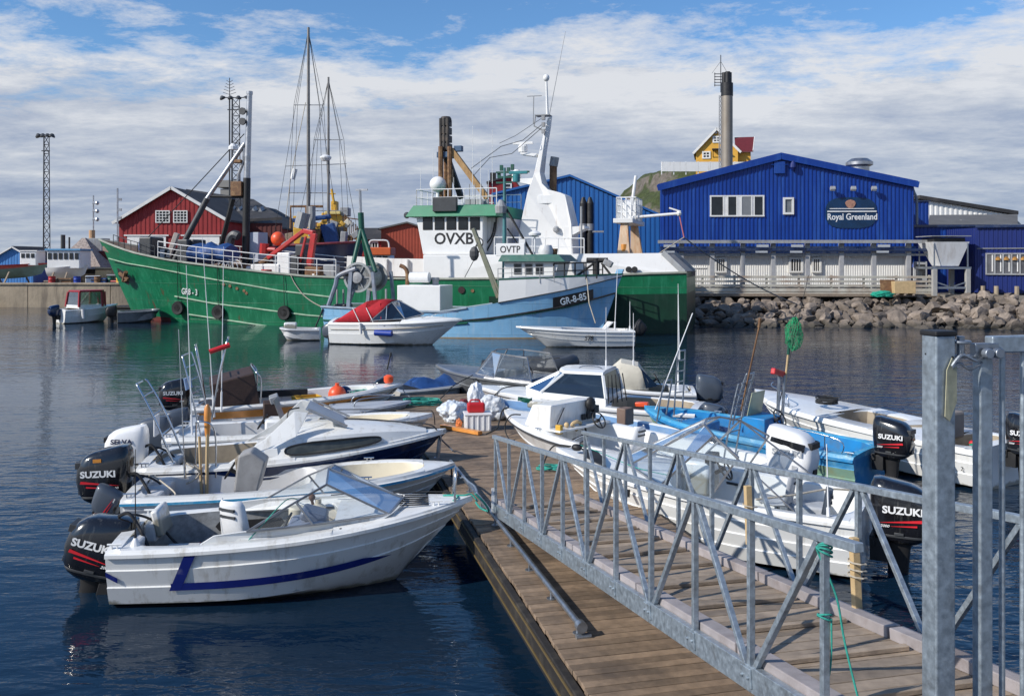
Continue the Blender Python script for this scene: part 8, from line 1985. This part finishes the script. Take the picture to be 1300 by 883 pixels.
for tt in TS:
    half = [V((H3.x(tt, -.5), .001, -.5)), H3.side(tt, 0), H3.side(tt, .5), H3.side(tt, 1)]; rings.append([V((v.x+a.x, Yq+3-v.y, v.z)) for v in half[::-1]]+[V((v.x+a.x, Yq+3+v.y, v.z)) for v in half])
m.loft(rings, False, True).build('hull', mat('rust_brown_hull', (.09, .06, .05), .6, var=.3), ys, 0, 40)
def blk(px0, px1, py0, py1, y, d, mm, name): 
    p, q = D(px0, py0, y), D(px1, py1, y); return MB().box(((p.x+q.x)/2, y+d/2, (p.z+q.z)/2), (q.x-p.x, d, p.z-q.z)).build(name, mm, ys, .06)
blk(408, 434, 270, 315, Yq+1, 3, YELLOW, 'yellow_house'); blk(412, 432, 268, 272, Yq+.6, 4, mat('pale_yellow_paint', (.66, .52, .20), .5), 'bridge_wing'); blk(420, 427, 255, 270, Yq+2, 1.2, YELLOW, 'yellow_funnel'); blk(372, 384, 274, 300, Yq+2, 2, YELLOW, 'yellow_locker'); blk(431, 442, 263, 274, Yq+1, 1.5, GREYP, 'fan_housing')
m = MB(); m.tube([D(369, 290, Yq), D(369, 262, Yq), D(410, 262, Yq)], .12, 6).tube([D(390, 262, Yq), D(390, 300, Yq)], .2, 8); m.build('rusty_frame', RUST, ys)
m = MB(); m.tube([D(424, 258, Yq+2), D(421, 240, Yq+2)], .12, 6); m.tube([D(418, 246, Yq+2), D(426, 246, Yq+2)], .06, 6); m.build('signal_mast', YELLOW, ys)
for k in range(26):
    px = 398+rnd.uniform(0, 56); py = 283+rnd.uniform(0, 24); s_ = rnd.uniform(.25, .7); p = D(px, py, Yq-.3+rnd.uniform(0, .5))
    MB().box(p, (s_*1.3, s_, s_), Matrix.Rotation(rnd.uniform(-.8, .8), 3, 'Y')).build('stacked_gear', rnd.choice([RUST, WOODP, YELLOW, ORANGER, GREYP, CANVAS, RUST, WOODO]), ys, .05)
m = MB()
for k in range(8): p = D(438+k*2.6, 300, Yq); m.tube([p, V((p.x, p.y, D(0, 272+k*2.5, Yq).z))], .05, 5)
m.tube([D(436, 276, Yq), D(458, 279, Yq)], .06, 5); m.build('stern_frame', RUST, ys)
ob = thing('work_boat', 'white boat with an orange wheelhouse band behind the cutter net drum', 'work boat', (0, 0, 0))
Yo = 66; p, q = D(468, 324, Yo), D(496, 338, Yo); MB().box(((p.x+q.x)/2, Yo+1, (p.z+1.2)/2), (q.x-p.x, 2.2, p.z-.2)).build('wheelhouse', WHITEP, ob, .06)
p, q = D(465, 314, Yo), D(497, 324, Yo); MB().box(((p.x+q.x)/2, Yo+1, (p.z+q.z)/2), (q.x-p.x, 2.6, p.z-q.z)).build('orange_band', mat('orange_paint', (.62, .12, .03), .5), ob, .06)
MB().tube(smooth_path([D(468, 315, Yo), D(470, 306, Yo), D(480, 305, Yo), D(492, 306, Yo), D(494, 315, Yo)], 4), .06, 6).build('roof_rail', WHITEP, ob)
for k in range(3): c = D(473+k*8, 329, Yo-.1); MB().box((c.x, Yo-.1, c.z), (.36, .06, .45)).build('window', WIN, ob)
p = D(480, 345, Yo); MB().box((p.x, Yo+1, .5), (4.6, 3, 1.6)).build('hull', GREYP, ob, .2)
rs = thing('rust_red_shed', 'rust red gabled shed behind the cutter deck', 'shed', (0, 0, 0))
Yx = 88; g0, g1, gr = D(484, 291, Yx), D(541, 291, Yx), D(517, 283.5, Yx); tpb = Gable(g0.z, g1.z, gr.z, gr.x-g0.x, g1.x-g0.x)
m = MB(); corr(m, (g0.x, Yx), (g1.x, Yx), GZ, tpb, .3, .015); corr(m, (g0.x, Yx+9), (g0.x, Yx), GZ, flat(g0.z), .3, .015, V((-1, 0, 0))); m.build('wall', REDB, rs); gable_roof(rs, g0.x, g1.x, gr.x, Yx, Yx+9, g0.z, g1.z, gr.z, ROOFG, .3, .15)
lw = thing('low_red_house', 'long low red house with a dark roof left of the rust red shed', 'house', (0, 0, 0))
p, q = D(452, 304, 96), D(485, 322, 96); MB().box(((p.x+q.x)/2, 98, (p.z+GZ)/2), (q.x-p.x, 4, p.z-GZ)).build('wall', REDW, lw); MB().loft([[V((p.x-.3, 95.6, p.z)), V((q.x+.3, 95.6, p.z)), V((q.x+.3, 100.4, p.z)), V((p.x-.3, 100.4, p.z))], [V((p.x-.3, 97.9, p.z+1.3)), V((q.x+.3, 97.9, p.z+1.3)), V((q.x+.3, 98.1, p.z+1.3)), V((p.x-.3, 98.1, p.z+1.3))]]).build('roof', ROOFD, lw)
for k in range(3): c = D(460+k*8, 311, 96); window(lw, (c.x, 96, c.z), .6, .6, 2, 1, TRIM, WIN, .12, .08)
sk_ = thing('blue_skip', 'tilted blue skip standing on the quay beside the wheelhouse', 'skip', D(533, 326, 66).xy.to_3d()+V((0, 0, 2.4)), 0)
MB().loft([[V((-.6, -.8, 0)), V((1.3, -.8, 0)), V((1.3, .8, 0)), V((-.6, .8, 0))], [V((-1.1, -1, 1.7)), V((1.5, -1, 1.4)), V((1.5, 1, 1.4)), V((-1.1, 1, 1.7))]]).build('skip_body', mat('skip_blue', (.02, .14, .30), .5, var=.15), sk_, .03)
MB().box((.2, 0, -.5), (1.8, 1.4, .9)).build('skip_base', GREYP, sk_)
# ---- boulders of the sea wall
variants = []
for k in range(7):
    rd = random.Random(100+k); b = bmesh.new(); pts = [V((rd.gauss(0, 1), rd.gauss(0, 1), rd.gauss(0, 1))).normalized() for _ in range(12+k % 3*4)]
    for p in pts: b.verts.new((p.x*.62*rd.uniform(.85, 1.1), p.y*.5*rd.uniform(.85, 1.1), p.z*.44*rd.uniform(.85, 1.1)))
    bmesh.ops.convex_hull(b, input=b.verts)
    bmesh.ops.delete(b, geom=[v for v in b.verts if not v.link_faces], context='VERTS')
    bmesh.ops.bevel(b, geom=b.edges[:], offset=.018, segments=1, affect='EDGES', profile=.5)
    bmesh.ops.triangulate(b, faces=[f for f in b.faces if len(f.verts) > 4]); bmesh.ops.subdivide_edges(b, edges=b.edges[:], cuts=1, use_grid_fill=True)
    for v in b.verts: v.co += v.co.normalized()*.05*noise.fractal(v.co*4+V((k, 0, 0)), 1, 2, 3)
    me = bpy.data.meshes.new('boulder'); b.to_mesh(me); b.free(); me.materials.append(ROCK); variants.append(me)
rd = random.Random(5)
spots_ = []
def rock_at(x, y, z, s, label, group):
    o = bpy.data.objects.new('boulder', rd.choice(variants)); COL.objects.link(o)
    o.location = (x, y, z); o.scale = (s*rd.uniform(.85, 1.2), s*rd.uniform(.85, 1.2), s*rd.uniform(.85, 1.15)); o.rotation_euler = (rd.uniform(-.5, .5), rd.uniform(-.5, .5), rd.uniform(0, 6.3))
    return tag(o, label, 'boulder', group)
def shore_y(x):
    return lerpk([(9.5, 61.9), (26.5, 60.8), (29, 59.4), (33, 58), (38, 56.3), (44, 54.2), (60, 51)], x)
def zg_(x): return lerpk([(9, 1.2), (13, 1.25), (26.5, 1.3), (30, 1.75), (60, 1.85)], x)
nrow = 12
for r_ in range(nrow):
    x = 9.6+.35*(r_ % 2)
    while x < 32.3:
        f = r_/(nrow-1); s = rd.choice((.42, .55, .68, .82, 1.05))*rd.uniform(.88, 1.12)*(1.1-.15*f)
        y = shore_y(x)-7.6+7.3*f; z = -.25+(zg_(x)+.12)*f**.85+rd.uniform(-.1, .2)
        spots_.append((s+.012*(58-y), x+rd.uniform(-.15, .15), y+rd.uniform(-.2, .2), z, s))
        x += s*.88*rd.uniform(.9, 1.15)
spots_.sort(reverse=True)
for k_, (w_, x, y, z, s) in enumerate(spots_):
    if k_ < 290: rock_at(x, y, z, s, 'grey brown granite boulder in the sea wall below the factory', 'boulders of the sea wall')
rest = MB().mat(ROCK)
for w_, x, y, z, s in spots_[290:]:
    me = rd.choice(variants); mx = Matrix.Rotation(rd.uniform(0, 6.3), 3, 'Z') @ Matrix.Rotation(rd.uniform(-.5, .5), 3, 'X'); rest.add([mx @ v.co*s+V((x, y, z)) for v in me.vertices], [tuple(p.vertices) for p in me.polygons])
o = rest.build('small_stones'); tag(o, 'smaller granite stones filling the gaps of the sea wall', None, None, 'stuff')
m = MB(); xs_ = [9+1.5*k for k in range(24)]; rr = []
for f in (0, .35, .7, 1.02, 1.12): rr.append([V((x, shore_y(x)-7.5+7.3*f, -.8+(zg_(x)+.45)*min(1, f)**.85-(.0 if f < 1.1 else 1.5))) for x in xs_])
m.loft(rr, False, False).build('rubble_slope', GROUND); struct(bpy.data.objects['rubble_slope'])
for k in range(26):
    x = -47+rd.uniform(0, 5.2); f = rd.random(); rock_at(x-2.0+f*.5, 75.6-2.2*(1-f), -.15+1.7*f*(1-(x+47)/9), rd.uniform(.8, 1.3), 'dark boulder in the small rubble heap at the far left quay', 'boulders at the left quay')
for k, (px, Y, mm, nm) in enumerate(((66, 79.5, REDM, 'red'), (98, 79.3, BLUEB, 'blue'), (124, 79.6, RUST, 'rusty'), (141, 80, GREEND, 'green'), (152, 79.5, YELLOW, 'yellow'))):
    p = D(px, 350, Y); MB_ = MB().lathe([(.28, 0), (.30, .02), (.29, .28), (.305, .30), (.29, .32), (.29, .58), (.305, .60), (.29, .62), (.29, .86), (.30, .88), (.27, .87)], (0, 0, 0), 18)
    tag(MB_.build('oil_drum', mm, None, 0, 40, (p.x, Y, GZ)), nm+' oil drum standing on the left quay edge', 'oil drum')
print('boulders', len(spots_))
